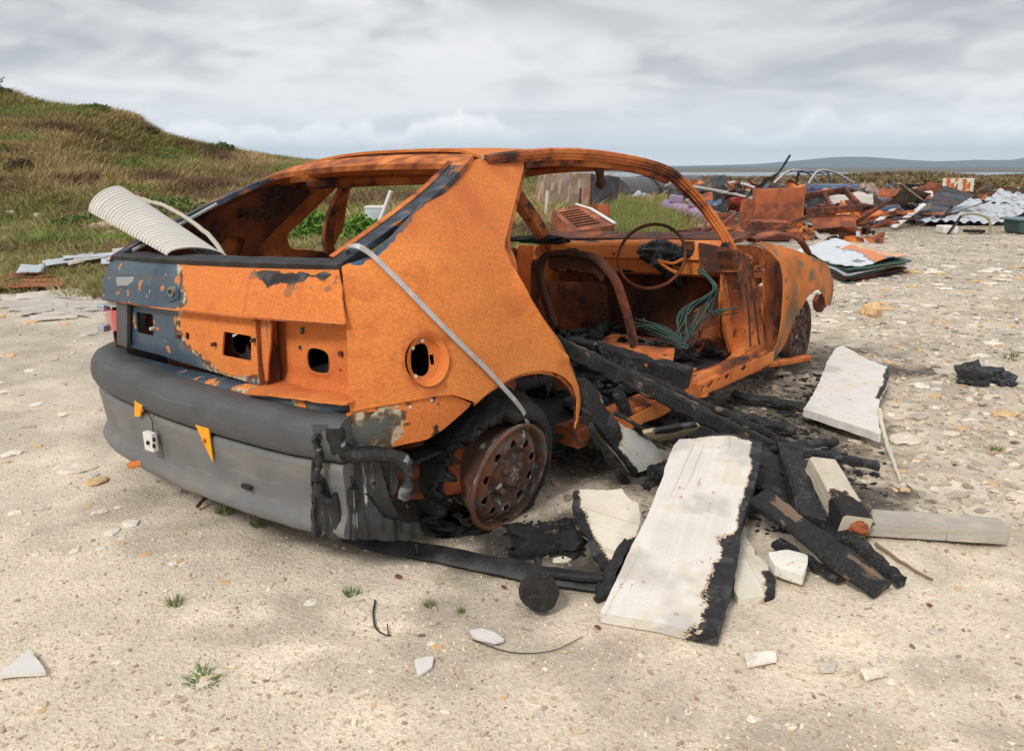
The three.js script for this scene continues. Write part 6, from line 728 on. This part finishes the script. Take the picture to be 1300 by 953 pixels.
const whiteRust = paint(256, 256, (u, v) => { const b = fbm(u * 6, v * 6, 5, 591, 6), f = vn(u * 80, v * 80, 593, 80); let c = mix3([222, 216, 204], [196, 104, 48], sstep(-0.05, 0.22, b)); return [c[0] + 5 * f, c[1] + 5 * f, c[2] + 5 * f, 0.5 + 0.2 * b, 0.7]; }, { repeat: true, bump: 0.001 });
const bluePaint = plain(74, 92, 124, 0.4), cream = plain(178, 158, 116, 0.6), purple = paint(256, 256, (u, v) => { const b = fbm(u * 6, v * 6, 4, 601, 6), f = vn(u * 100, v * 100, 603, 100); return [150 + 18 * b + 8 * f, 130 + 18 * b + 8 * f, 152 + 18 * b + 8 * f, 0.5 + 0.4 * f, 0.95]; }, { repeat: true, bump: 0.003 });
const greyWood = paint(384, 384, (u, v) => { const g = fbm(u * 3, v * 50, 3, 611), b = fbm(u * 6, v * 6, 4, 613, 6); return [178 + 26 * g + 14 * b, 170 + 26 * g + 14 * b, 160 + 26 * g + 14 * b, 0.5 + 0.4 * g, 0.9]; }, { repeat: true, bump: 0.003 });
// bilinear sheet with corrugation and buckles
function patchGeo([A, B, C, D], { corr = 0, amp = 0, bend = 0.02, th = 0.006, n = 24, m = 12, seed = 1, curl = 0 } = {}) {
  const nn = corr ? Math.max(n, corr * 6) : n, pos = [], uv = [], idx = [], nr = B.clone().sub(A).cross(D.clone().sub(A)).normalize(), w = A.distanceTo(B), h = A.distanceTo(D);
  for (let j = 0; j <= m; j++) for (let i = 0; i <= nn; i++) { const a = i / nn, b = j / m, p = A.clone().lerp(B, a).lerp(D.clone().lerp(C, a), b); p.addScaledVector(nr, amp * Math.sin(a * corr * 6.283) + bend * fbm(a * 3, b * 3, 3, seed) * 2 + curl * (a - 0.5) ** 2); pos.push(p.x, p.y, p.z); uv.push(a * w, b * h); }
  for (let j = 0; j < m; j++) for (let i = 0; i < nn; i++) { const o = j * (nn + 1) + i; idx.push(o, o + 1, o + nn + 2, o, o + nn + 2, o + nn + 1); }
  const g = geo(pos, idx, uv), N = g.attributes.normal.array, n0 = pos.length / 3, p2 = pos.slice(), id2 = idx.slice(); for (let k = 0; k < n0; k++) p2.push(pos[3 * k] - N[3 * k] * th, pos[3 * k + 1] - N[3 * k + 1] * th, pos[3 * k + 2] - N[3 * k + 2] * th); for (let k = 0; k < idx.length; k += 3) id2.push(idx[k] + n0, idx[k + 2] + n0, idx[k + 1] + n0);
  const ring = []; for (let i = 0; i <= nn; i++) ring.push(i); for (let j = 1; j <= m; j++) ring.push(j * (nn + 1) + nn); for (let i = nn - 1; i >= 0; i--) ring.push(m * (nn + 1) + i); for (let j = m - 1; j > 0; j--) ring.push(j * (nn + 1)); for (let k = 0; k < ring.length; k++) { const a = ring[k], b = ring[(k + 1) % ring.length]; id2.push(a, a + n0, b + n0, a, b + n0, b); }
  return geo(p2, id2, uv.concat(uv));
}
function patch(name, label, cat, pts, m, o = {}) { return tag(based(mesh(name, patchGeo(pts, o), m)), label, cat, o.group); }
const at = (u, d, y) => V((u - CX) / 1044 * d * 1.0, y, -d);             // column u of the photograph, d metres off, y high
{ // big old tin screen seen through the windscreen
  const t = thing('tin_screen', 'large rust stained tin sheets standing upright in grass behind the car', 'metal sheet');
  mesh('left_sheet', patchGeo([at(673, 15, 0.0), at(745, 15, 0.0), at(747, 15.1, 1.02), at(682, 15.1, 1.02)], { bend: 0.012, seed: 3 }), tinOld, t);
  mesh('right_sheet', patchGeo([at(746, 14.95, 0.0), at(774, 16, 0.0), at(782, 16.1, 0.94), at(748, 15.05, 1.01)], { bend: 0.01, seed: 5 }), tinDark, t);
  mesh('seam_batten', rod([at(746, 14.95, 0.0), at(747.5, 15.0, 1.02)], 0.02), M.rustDark, t);
}
tag(based(mesh('wooden_post', rod([at(689, 13.6, 0.0), at(694, 13.8, 0.75)], 0.03), greyWood)), 'pale split post leaning before the big tin sheets', 'post');
tag(based(mesh('wooden_post', rod([at(732, 14.2, 0.0), at(734, 14.3, 0.78)], 0.022), M.rustDark)), 'thin dark stake before the big tin sheets', 'post');
{ // rusty slotted heater
  const t = thing('rusty_heater', 'orange rusted slotted heater casing lying behind the dashboard', 'heater');
  const A = at(699, 11.2, 0.56), B = at(738, 11.9, 0.60), C = at(777, 10.9, 0.40), D = at(728, 10.2, 0.37), low = (p) => V(p.x, 0.02, p.z);
  mesh('slotted_top', patchGeo([D, C, B, A], { bend: 0.004 }), M.rustRed, t); mesh('end_panel', patchGeo([low(A), low(D), D, A], { bend: 0.003 }), M.rustRed, t); mesh('front_panel', patchGeo([low(D), low(C), C, D], { bend: 0.003 }), M.rustRed, t); mesh('back_panel', patchGeo([low(B), low(A), A, B], { bend: 0.003 }), M.rustDark, t);
  for (let i = 0; i < 7; i++) { const s = 0.16 + i * 0.11, p = D.clone().lerp(A, s).lerp(C.clone().lerp(B, s), 0.12), q = D.clone().lerp(A, s).lerp(C.clone().lerp(B, s), 0.72); mesh('slot', sweep([p.add(V(0, 0.012, 0)), q.add(V(0, 0.012, 0))], rect(0.022, 0.014, 0.003), {}), M.rustDark, t); }  // raised dark rust bars laid along the top, nothing is cut through
  mesh('white_edge', sweep([B.clone().add(V(-0.1, 0.02, 0)), B.clone().lerp(C, 0.25).add(V(0, 0.02, 0)), C.clone().add(V(0, 0.02, 0))], rect(0.05, 0.02, 0.004), {}), M.white, t);
}
patch('rusty_sheet', 'flat orange brown panel standing behind the slotted heater', 'panel', [at(720, 12.6, 0.0), at(772, 12.4, 0.0), at(770, 12.4, 0.60), at(719, 12.6, 0.56)], M.rustRed, { seed: 9 });
{ const t = thing('dark_tank', 'long dark grey tank lying in the grass behind the car', 'tank'), A = at(772, 19, 0.42), B = at(872, 26, 0.40); const g = sweep([A, A.clone().lerp(B, 0.5), B], circ(0.48, 24), { sharp: false }); mesh('tank_shell', g, tinDark, t); mesh('tank_band', sweep([A.clone().lerp(B, 0.3), A.clone().lerp(B, 0.32)], circ(0.5, 24), { sharp: false }), M.black, t); }
{ // car bench seat in faded purple
  const t = thing('bench_seat', 'faded purple car bench seat with two headrests lying on the scrap', 'seat'); const A = at(838, 15.4, 0.42), B = at(903, 14.6, 0.24); const dir = B.clone().sub(A), n = 40, P = []; for (let i = 0; i <= n; i++) P.push(A.clone().addScaledVector(dir, i / n)); const sec = [[-0.10, -0.22], [0.10, -0.22], [0.13, -0.05], [0.11, 0.08], [0.05, 0.13], [-0.05, 0.13], [-0.11, 0.08], [-0.12, -0.05]];
  mesh('backrest', sweep(P, sec, { sharp: false, scale: (t) => { const k = 1 - 0.18 * Math.exp(-(((t - 0.5) / 0.03) ** 2)) - 0.10 * Math.exp(-(((t - 0.26) / 0.02) ** 2)) - 0.10 * Math.exp(-(((t - 0.74) / 0.02) ** 2)); return [k, k]; } }), purple, t);
  for (const s of [0.22, 0.60]) { const p = A.clone().addScaledVector(dir, s); mesh('headrest', new RoundedBoxGeometry(0.26, 0.16, 0.12, 4, 0.05).rotateZ(-0.12).translate(p.x, p.y + 0.18, p.z), purple, t); }
  mesh('seat_shell', sweep([A.clone().add(V(0, -0.25, 0.06)), B.clone().add(V(0, -0.20, 0.06))], rect(0.3, 0.16, 0.04), { n: 6 }), M.soot, t);
}
patch('dark_slab', 'black panel standing on end behind purple seat', 'panel', [at(899, 18, 0.2), at(910, 18.2, 0.2), at(911, 18.2, 0.96), at(897, 18, 0.94)], tinDark, { th: 0.05 });
patch('crumpled_sheet', 'crumpled red car panel behind the rusty cabinet', 'panel', [at(908, 17.2, 0.25), at(942, 17, 0.25), at(938, 17.2, 0.50), at(910, 17.4, 0.48)], plain(150, 42, 48, 0.5), { bend: 0.05, seed: 11 });
{ // rusty double cabinet
  const t = thing('rusty_cabinet', 'upright orange rusted steel cabinet with two door panels', 'cabinet'); const d = 13.4, A = at(948, d, 0.02), B = at(976, d - 0.1, 0.02), C = at(1009, d + 0.05, 0.02), top = 0.80;
  mesh('door_panel', patchGeo([A, B, V(B.x, top - 0.01, B.z), V(A.x, top - 0.02, A.z)], { bend: 0.004, th: 0.012 }), M.rustRed, t); mesh('door_panel', patchGeo([B, C, V(C.x + 0.02, top + 0.02, C.z), V(B.x, top - 0.01, B.z)], { bend: 0.004, th: 0.012, seed: 4 }), M.rustRed, t);
  mesh('side_panel', patchGeo([C, V(C.x + 0.12, 0.02, C.z - 0.5), V(C.x + 0.13, top, C.z - 0.5), V(C.x + 0.02, top + 0.02, C.z)], { bend: 0.004 }), M.rustDark, t); mesh('side_panel', patchGeo([V(A.x + 0.1, 0.02, A.z - 0.5), A, V(A.x, top - 0.02, A.z), V(A.x + 0.1, top, A.z - 0.5)], { bend: 0.004 }), M.rustRed, t);
  mesh('top_panel', patchGeo([V(A.x, top - 0.03, A.z), V(C.x + 0.02, top + 0.01, C.z), V(C.x + 0.13, top - 0.01, C.z - 0.5), V(A.x + 0.1, top - 0.01, A.z - 0.5)], { bend: 0.003 }), M.rustRed, t);
}
{ const t = thing('rust_shelf', 'dark ribbed shelf unit lying in front of rusty cabinet', 'shelf'); const A = at(946, 12.4, 0.02), B = at(994, 12.4, 0.02); mesh('front', patchGeo([A, B, V(B.x + 0.02, 0.32, B.z), V(A.x, 0.34, A.z)], { corr: 0, bend: 0.006 }), M.rustDark, t); mesh('top', patchGeo([V(A.x, 0.34, A.z), V(B.x + 0.02, 0.32, B.z), V(B.x + 0.04, 0.33, B.z - 0.4), V(A.x, 0.35, A.z - 0.4)], {}), M.rustRed, t); for (let i = 1; i < 4; i++) mesh('rib', sweep([V(A.x, 0.34 * i / 4, A.z + 0.012), V(B.x + 0.01, 0.33 * i / 4, B.z + 0.012)], rect(0.016, 0.02), {}), M.rustDark, t); }
patch('rusty_sheet', 'small orange panel leaning left of the rusty cabinet', 'panel', [at(930, 13.8, 0.05), at(950, 13.6, 0.05), at(948, 13.7, 0.62), at(931, 13.9, 0.60)], M.rustRed, { seed: 13 });
function frame(label, corners, w, m, extra = []) { const t = thing('steel_frame', label, 'metal frame'); corners.forEach((p, i) => mesh('bar', sweep([p, corners[(i + 1) % corners.length]], rect(w, w * 1.6, w / 5), { n: 0 }), m, t)); for (const [a, b] of extra) mesh('bar', sweep([a, b], rect(w * 0.8, w, 0), {}), m, t); return t; }
{ const a = at(1004, 14.6, 0.62), b = at(1058, 15.4, 0.72), c = at(1080, 14.2, 0.46), d = at(1010, 13.6, 0.42); frame('rusty bed frame tilted on the scrap beside the cabinet', [a, b, c, d], 0.07, M.rustDark, [[a.clone().lerp(b, 0.5), d.clone().lerp(c, 0.5)], [c, V(c.x, 0, c.z)], [d, V(d.x, 0.0, d.z)], [b, V(b.x, 0, b.z)]]); patch('rusty_sheet', 'rusty tray lying within the tilted bed frame', 'panel', [at(1022, 13.2, 0.10), at(1078, 13.6, 0.12), at(1072, 14.2, 0.36), at(1020, 13.8, 0.36)], M.rustRed, { seed: 15 }); }
{ const a = at(884, 11.6, 0.10), b = at(902, 11.3, 0.30), c = at(925, 12.2, 0.45), d = at(890, 13.0, 0.40); frame('twisted rusty bed frame between the windscreen and cabinet', [a, b, c, d], 0.045, M.rustRed, [[a.clone().lerp(d, 0.5), b.clone().lerp(c, 0.5)]]); }
// wrecked cars in the heap
function wreck(name, label, p, turn, body, { L = 2.6, h = 0.62, roofH = 0.4, crush = 0 } = {}) {
  const t = thing(name, label, 'car wreck', undefined, p); t.rotation.y = turn; const sec = []; const g = new RoundedBoxGeometry(L, h, 1.45, 6, 0.14).translate(0, h / 2 + 0.05, 0); warp(g, (q) => { q.y += 0.07 * fbm(q.x * 2, q.z * 2, 3, 5) * (q.y > 0.3 ? 1 : 0); q.z += 0.06 * fbm(q.x * 2, q.y * 4, 3, 7); if (q.y > h * 0.6 && Math.abs(q.x) > L * 0.3) q.y -= 0.10; }); mesh('body', uvBox(g, 0.8), body, t);
  const y0 = h - 0.02, y1 = h + roofH, P = [[-L * 0.28, 0.6], [L * 0.02, 0.62], [L * 0.32, 0.6]]; for (const s of [-1, 1]) { mesh('roof_rail', rod([V(-L * 0.34, y0, 0.66 * s), V(-L * 0.16, y1 - crush * 0.3, 0.55 * s), V(L * 0.12, y1 - crush, 0.53 * s), V(L * 0.36, y0, 0.66 * s)], 0.035), M.steel, t); mesh('pillar', rod([V(0.02, y0, 0.66 * s), V(-0.03, y1 - crush * 0.6, 0.55 * s)], 0.035), tinDark, t); }
  mesh('roof', patchGeo([V(-L * 0.16, y1 - crush * 0.3, 0.55), V(L * 0.12, y1 - crush, 0.53), V(L * 0.12, y1 - crush, -0.53), V(-L * 0.16, y1 - crush * 0.3, -0.55)], { bend: 0.05, seed: 21 }), body, t);
  for (const [x, s] of [[-L * 0.3, 1], [L * 0.3, 1], [-L * 0.3, -1], [L * 0.3, -1]]) mesh('wheel_hub', new THREE.CylinderGeometry(0.2, 0.2, 0.12, 18).rotateX(Math.PI / 2).translate(x, 0.2, s * 0.68), M.rustDark, t);
  return t;
}
wreck('wrecked_car', 'crushed blue car body with bare window pillars in the scrap heap', at(1018, 25.5, 0.15), 0.5, bluePaint, { L: 2.7, h: 0.52, roofH: 0.36, crush: 0.08 });
wreck('wrecked_car', 'squashed cream and rust car body left of crushed blue car', at(928, 24, 0.0), -0.3, cream, { L: 1.5, h: 0.55, roofH: 0.16, crush: 0.06 });
tag(based(mesh('black_beam', sweep([at(966, 24, 0.75), at(975, 24, 0.95), at(988, 24, 1.45)], rect(0.09, 0.05, 0.01), { n: 8 }), M.char)), 'black pole sticking up at an angle from heap', 'pole');
// ribbed roofing sheets and tin on the right
patch('corrugated_sheet', 'dark corrugated iron sheet propped at a slant on pale tin', 'metal sheet', [at(1140, 17.0, 0.12), at(1180, 18.6, 0.72), at(1218, 18.8, 0.52), at(1172, 17.0, 0.10)], tinDark, { corr: 12, amp: 0.014, bend: 0.02, seed: 23 });
patch('corrugated_sheet', 'second dark corrugated strip beneath the slanting sheet', 'metal sheet', [at(1158, 16.6, 0.05), at(1232, 17.6, 0.42), at(1240, 18.0, 0.44), at(1176, 17.0, 0.1)], tinDark, { bend: 0.02, seed: 24 });
patch('tin_sheet', 'large pale grey tin sheet lying flat at the far right', 'metal sheet', [at(1152, 16.2, 0.08), at(1258, 16.6, 0.10), at(1305, 19.5, 0.36), at(1210, 20.5, 0.34)], tinPale, { corr: 9, amp: 0.02, bend: 0.07, seed: 25, n: 40, m: 16 });
patch('tin_sheet', 'bent pale tin sheet behind the large grey one', 'metal sheet', [at(1226, 19.6, 0.30), at(1320, 19.0, 0.22), at(1330, 21, 0.44), at(1246, 21.4, 0.50)], tinPale, { corr: 7, amp: 0.02, bend: 0.08, seed: 27, n: 40 });
{ const t = thing('old_fridge', 'white fridge streaked orange with rust standing beyond the tin', 'fridge'); mesh('cabinet', uvBox(boxAt(0.78, 0.72, 0.5, 0, 0.36, 0, 0.03), 0.9), whiteRust, t); mesh('door_handle', boxAt(0.03, 0.2, 0.03, -0.3, 0.46, 0.26, 0.006), M.rustDark, t); t.position.copy(at(1196, 27, 0.05)); t.rotation.y = 0.3; }
{ const t = thing('old_washer', 'small rust streaked white appliance half buried in the heap', 'appliance'); mesh('cabinet', uvBox(boxAt(0.5, 0.5, 0.45, 0, 0.2, 0, 0.03), 1.3), whiteRust, t); mesh('drum', new THREE.TorusGeometry(0.13, 0.02, 8, 24).translate(0, 0.24, 0.23), M.rustDark, t); t.position.copy(at(1157, 23, 0.0)); t.rotation.set(0.1, -0.4, 0.2); }
{ const t = thing('bent_chair_frame', 'curved black and cream tubular frame lying before the tin', 'frame'); const d = 14.6; mesh('tube', rod([at(1196, d, 0.04), at(1204, d, 0.30), at(1222, d - 0.1, 0.34), at(1238, d - 0.2, 0.26), at(1242, d - 0.2, 0.04)], 0.022), plain(150, 142, 110, 0.5), t); mesh('tube', rod([at(1190, d - 0.3, 0.02), at(1204, d, 0.30)], 0.02), M.black, t); mesh('pan', boxAt(0.26, 0.14, 0.3, 0, 0.07, 0, 0.03).translate(at(1188, d, 0).x, 0, -d), M.white, t); mesh('pan', boxAt(0.3, 0.05, 0.2, 0, 0.05, 0, 0.02).translate(at(1218, d, 0).x, 0, -d + 0.1), M.black, t); }
{ const t = thing('green_tub', 'dark green plastic tub at the right beyond the gravel', 'tub'), p = at(1292, 14.6, 0); mesh('tub', warp(new RoundedBoxGeometry(0.75, 0.24, 0.5, 3, 0.05).translate(p.x, 0.12, p.z), (q) => { const k = 0.86 + 0.14 * clamp(q.y / 0.24); q.x = p.x + (q.x - p.x) * k; }), plain(52, 78, 74, 0.5), t); mesh('rim', new RoundedBoxGeometry(0.82, 0.04, 0.56, 2, 0.015).translate(p.x, 0.25, p.z), plain(96, 122, 122, 0.5), t); }
{ const t = thing('rusty_stove', 'tall rusty stove shell standing at the far right edge', 'stove'); mesh('shell', uvBox(boxAt(0.6, 0.85, 0.5, 0, 0.42, 0, 0.02), 0.9), M.rustRed, t); mesh('opening_shade', boxAt(0.34, 0.5, 0.02, 0.02, 0.42, 0.25, 0.004), M.black, t); t.position.copy(at(1297, 29, 0.1)); }  // black panel on the front stands in for the shaded inside
patch('white_plank', 'white painted plank leaning towards the corrugated sheet', 'plank', [at(1118, 15.6, 0.06), at(1124, 15.4, 0.05), at(1160, 17, 0.40), at(1155, 17.1, 0.42)], M.white, { th: 0.03, bend: 0.004 });
patch('white_plank', 'shorter white plank beside the longer leaning white plank', 'plank', [at(1094, 15.8, 0.10), at(1100, 15.6, 0.08), at(1126, 17.2, 0.36), at(1122, 17.3, 0.38)], M.white, { th: 0.03, bend: 0.004 });
{ // stack of painted sheets by the front wing
  const t = thing('sheet_stack', 'stack of painted metal sheets with white and orange top', 'metal sheets'); const A = gp(1012, 316, 0.20), B = gp(1074, 338, 0.17), C = gp(1152, 325, 0.20), D = gp(1060, 303, 0.24);
  const mt = paint(384, 256, (u, v) => { const b = fbm(u * 6, v * 6, 5, 621), f = vn(u * 90, v * 60, 623), e = u - 0.60 + 0.25 * (v - 0.5) + 0.14 * b; let c = [206 + 10 * b + 5 * f, 210 + 10 * b + 5 * f, 214 + 10 * b + 5 * f]; if (e > 0 && v > 0.32) c = mix3([120, 136, 150], [214, 124, 66], sstep(0.0, 0.05, e)); if (e > 0.22 && v > 0.3) c = mix3(c, [222, 168, 124], sstep(0.22, 0.26, e)); c = mix3(c, [116, 122, 126], sstep(0.28, 0.4, b)); return [...c, 0.5, 0.5]; }, { bump: 0.001 });
  const top = patchGeo([A, B, C, D], { bend: 0.02, th: 0.012, seed: 31 }); { const a = top.attributes.uv, w = A.distanceTo(B), h = A.distanceTo(D); for (let i = 0; i < a.count; i++) a.setXY(i, a.getY(i) / h, a.getX(i) / w); } mesh('top_sheet', top, mt, t);
  const greens = [plain(52, 84, 72, 0.5), tinPale, plain(60, 92, 78, 0.5), M.rustDark, tinDark]; for (let k = 0; k < 5; k++) { const dy = -0.033 * (k + 1), j = (q) => V(q.x + 0.04 * vn(k, q.x, 3), Math.max(0.01, q.y + dy), q.z + 0.05 * vn(k, q.z, 5)); mesh('lower_sheet', patchGeo([j(A), j(B), j(C), j(D)], { bend: 0.012, th: 0.018, seed: 40 + k }), greens[k], t); }
}
{ // heap: many bent pieces
  const R = rng(411), mats = [M.rustRed, M.rustDark, tinPale, tinDark, tinOld, M.rustDark, bluePaint, M.char, M.rustMid, greyWood];
  const names = ['rusty orange', 'dark brown rusted', 'pale tin', 'dark grey tin', 'weathered tin', 'dark brown rusted', 'blue painted', 'blackened', 'rusty orange', 'grey wooden'];
  const zone = [[1050, 1175, 16.5, 25, 130], [885, 960, 15.5, 25, 50], [955, 1075, 17, 27, 64], [1120, 1310, 20, 31, 60], [1008, 1100, 12.5, 17.5, 44], [800, 900, 17, 26, 20], [868, 950, 10.5, 14, 22]];
  const wheres = ['in the big heap right of the cabinet', 'among scrap behind the windscreen post', 'in the pile behind the rusty cabinet', 'near the grey tin sheets', 'on the ground beside the bed frame', 'beyond the purple seat', 'just beyond the car\'s bonnet'];
  zone.forEach(([u0, u1, d0, d1, n], zi) => { for (let i = 0; i < n; i++) {
    const near = d1 < 18, u = lerp(u0, u1, R()), d = lerp(d0, d1, R()), hi = d > 16 ? 0.55 : 0.2, p = at(u, d, terrain((u - CX) / 1044 * d, -d) + hi * R() * R()), k = near && R() < 0.8 ? [0, 1, 5, 8, 9][Math.floor(R() * 5)] : Math.floor(R() * mats.length), a = R() * 6.283, w = near ? 0.2 + 0.4 * R() : 0.3 + 0.8 * R(), h = near ? 0.1 + 0.2 * R() : 0.15 + 0.5 * R(); const kind = R();
    if (kind < 0.55) { const e1 = V(Math.cos(a), (R() - 0.5) * 0.7, Math.sin(a)).normalize(), e2 = V(-Math.sin(a), 0.25 + 0.8 * R(), Math.cos(a)).normalize(); const q = (s, t) => p.clone().addScaledVector(e1, s * w).addScaledVector(e2, t * h); patch('scrap_plate', names[k] + ' buckled plate ' + wheres[zi], 'scrap plate', [q(-0.5, 0), q(0.5, 0.05), q(0.45, 1), q(-0.5, 0.9)], mats[k], { bend: 0.05, n: 8, m: 6, seed: i, group: names[k] + ' plates ' + wheres[zi] }); }
    else { const B = p.clone().add(V(Math.cos(a) * (0.5 + R()), 0.5 * R() * R(), Math.sin(a) * (0.5 + R()))); tag(based(mesh('scrap_bar', sweep([p, p.clone().lerp(B, 0.5).add(V(0, 0.06 * (R() - 0.3), 0)), B], rect(0.04 + 0.08 * R(), 0.03 + 0.03 * R(), 0.005), { n: 8 }), mats[k])), names[k] + ' bent bar ' + wheres[zi], 'scrap bar', names[k] + ' bars ' + wheres[zi]); }
  } });
}
// ---- left side: weathered planks, rubble, stakes
function flat(name, label, cat, px, y, th, m, group) { const P = px.map(([u, v]) => gp(u, v, y)); P.forEach((p) => { p.y += terrain(p.x, p.z); }); return patch(name, label, cat, P, m, { bend: 0.008, th, n: 14, m: 5, seed: px[0][0] + 999, group }); }
{ const R = rng(77); for (let i = 0; i < 16; i++) { const u = 10 + 120 * R(), v = 371 + 36 * R(), l = 40 + 60 * R(), h = 2.5 + 2.5 * R(), s = (R() - 0.5) * 8; flat('weathered_plank', 'bleached grey plank lying flat on dirt below the meadow grass', 'plank', [[u - l / 2, v + h - s], [u + l / 2, v + h + s], [u + l / 2, v - h + s], [u - l / 2, v - h - s]], 0.006 + 0.008 * R(), 0.012, i % 4 ? greyWood : stoneMat[1], 'bleached planks on the dirt'); } }
{ const R = rng(333); for (let i = 0; i < 22; i++) { const u = 60 + 190 * R(), v = 336 - 0.13 * (u - 60) - 10 * R() + 6 * R(), l = 24 + 46 * R(), h = 1.5 + 2 * R(), s = -2 - 4 * R(); flat('grey_slab', 'long grey weathered slab in the rubble beneath the ribbed pipe', 'slab', [[u - l / 2, v + h - s], [u + l / 2, v + h + s], [u + l / 2, v - h + s], [u - l / 2, v - h - s]], 0.06 + 0.08 * R(), 0.015, i % 3 ? greyWood : tinPale, 'grey slabs under the pipe'); } }
flat('rusty_sheet', 'flat scatter of orange rusted sheet lying in the meadow', 'metal sheet', [[-20, 366], [80, 362], [86, 352], [-20, 350]], 0.05, 0.01, M.rustRed); flat('rusty_sheet', 'thin orange rusted scrap strip beside the flat rusted sheet', 'metal sheet', [[10, 352], [64, 349], [60, 344], [14, 346]], 0.07, 0.01, M.rustRed);
flat('grey_slab', 'pale grey sheet lying in meadow above the rusted scatter', 'slab', [[20, 344], [52, 342], [56, 335], [26, 336]], 0.13, 0.03, tinPale);
{ const t = thing('pink_sack', 'pinkish torn sack slumped beside the ribbed pipe end', 'sack'); for (const [u, v, a, s] of [[112, 287, 0.2, 3], [130, 291, 0.22, 4], [142, 296, 0.14, 5]]) { const p = gp(u, v + 8, 0); mesh('bulge', lump(1, 900 + s, 0.25, a, a * 0.6, a * 0.8, 3).translate(p.x, a * 0.45, p.z), plain(190, 158, 146, 0.85), t); } }
tag(based(mesh('white_stake', rod([gp(38, 292, 0), gp(37, 288, 0).setY(0.52)], 0.025), M.white)), 'white stake standing upright in the hillside grass', 'stake');
tag(based(mesh('white_stake', rod([at(430, 13.5, 0.15), at(443, 13.5, 0.72)], 0.028), M.white)), 'white stake slanting in grass seen through rear window', 'stake');
tag(based(mesh('white_stake', rod([at(481, 12.8, 0.15), at(502, 12.8, 0.78)], 0.035), M.white)), 'thick white pole leaning on white crate beyond rear window', 'pole');
{ const t = thing('white_crate', 'white box standing in grass seen through the rear window', 'crate'), p = at(482, 13, 0.1); mesh('side', uvBox(boxAt(0.28, 0.42, 0.3, p.x, 0.31, p.z, 0.01)), tinPale, t); mesh('rim', boxAt(0.3, 0.03, 0.32, p.x, 0.53, p.z, 0.008), M.white, t); }
for (const [u, v] of [[8, 299], [22, 303], [40, 300], [58, 305], [74, 298], [15, 292], [98, 303], [50, 293]]) stone(u, v, 11, Math.abs(u) % 9, 2, { flat: 1.6, lift: 0.6, label: 'white lump of rubble in the grass below the hill' }).userData.group = 'white rubble below the hill';
// shrubs on the hill: branching stems with many small leaves
function bush(label, p, r, h, c, seed, leaf = 0.05) { const t = thing('bush', label, 'bush', undefined, p); const R = rng(seed), stems = [], pos = [], idx = []; for (let i = 0; i < 9; i++) { const a = R() * 6.283, q = V(Math.cos(a) * r * 0.7 * R(), h * (0.6 + 0.4 * R()), Math.sin(a) * r * 0.7 * R()); stems.push(rod([V(0, 0, 0), q.clone().multiplyScalar(0.5).add(V(0, 0.04, 0)), q], 0.012, { n: 6, sides: 5 })); } mesh('stems', stems, plain(84, 66, 48, 0.95), t);
  for (let i = 0; i < 900; i++) { const a = R() * 6.283, b = Math.acos(1 - R()), k = Math.cbrt(0.25 + 0.75 * R()) * (0.8 + 0.3 * vn(Math.cos(a) * 2 + 5, b * 2, seed)), x = r * k * Math.sin(b) * Math.cos(a), y = h * k * Math.cos(b) * 0.95 + 0.03, z = r * k * Math.sin(b) * Math.sin(a), o = pos.length / 3, u = V(R() - 0.5, R() - 0.5, R() - 0.5).normalize().multiplyScalar(leaf), w = V(R() - 0.5, R() - 0.5, R() - 0.5).normalize().multiplyScalar(leaf * 0.5); pos.push(x - u.x, y - u.y, z - u.z, x + w.x, y + w.y, z + w.z, x + u.x, y + u.y, z + u.z, x - w.x, y - w.y, z - w.z); idx.push(o, o + 1, o + 2, o, o + 2, o + 3); } mesh('foliage', geo(pos, idx), plain(...c, 0.9), t); return t; }
const onHill = (u, d) => { const x = (u - CX) / 1044 * d; return V(x, terrain(x, -d), -d); };
bush('bright yellow green bush on the hill shoulder at far left', onHill(5, 19), 0.75, 0.3, [128, 140, 44], 1); bush('low green bush cresting the hill top', onHill(150, 23.6), 0.5, 0.3, [88, 104, 48], 2); bush('small bush on the skyline above the car\'s rear', onHill(298, 23.6), 0.4, 0.34, [78, 92, 46], 3); bush('dense green shrub patch behind the ribbed pipe', onHill(205, 15.5), 1.2, 0.34, [82, 104, 44], 4, 0.06); bush('green shrub left of the ribbed pipe', onHill(110, 14.5), 0.6, 0.26, [86, 108, 46], 5); bush('leafy green weed seen through the quarter window', onHill(400, 12.5), 0.35, 0.4, [98, 134, 48], 6, 0.06); bush('leafy bright weed beside white crate', onHill(458, 12.2), 0.4, 0.36, [104, 142, 50], 7, 0.06); bush('dark brown heather clump low on the hillside', onHill(48, 18), 0.4, 0.28, [78, 58, 42], 8); bush('green tussock on the upper slope', onHill(225, 21), 0.6, 0.24, [92, 108, 48], 9); bush('tall dark weeds on the skyline at far left', onHill(18, 23.8), 0.9, 0.4, [84, 86, 50], 10, 0.05); bush('brown weed clump on the skyline right of cresting bush', onHill(210, 23.6), 0.35, 0.34, [96, 84, 54], 11, 0.04);

renderer.render(scene, camera);
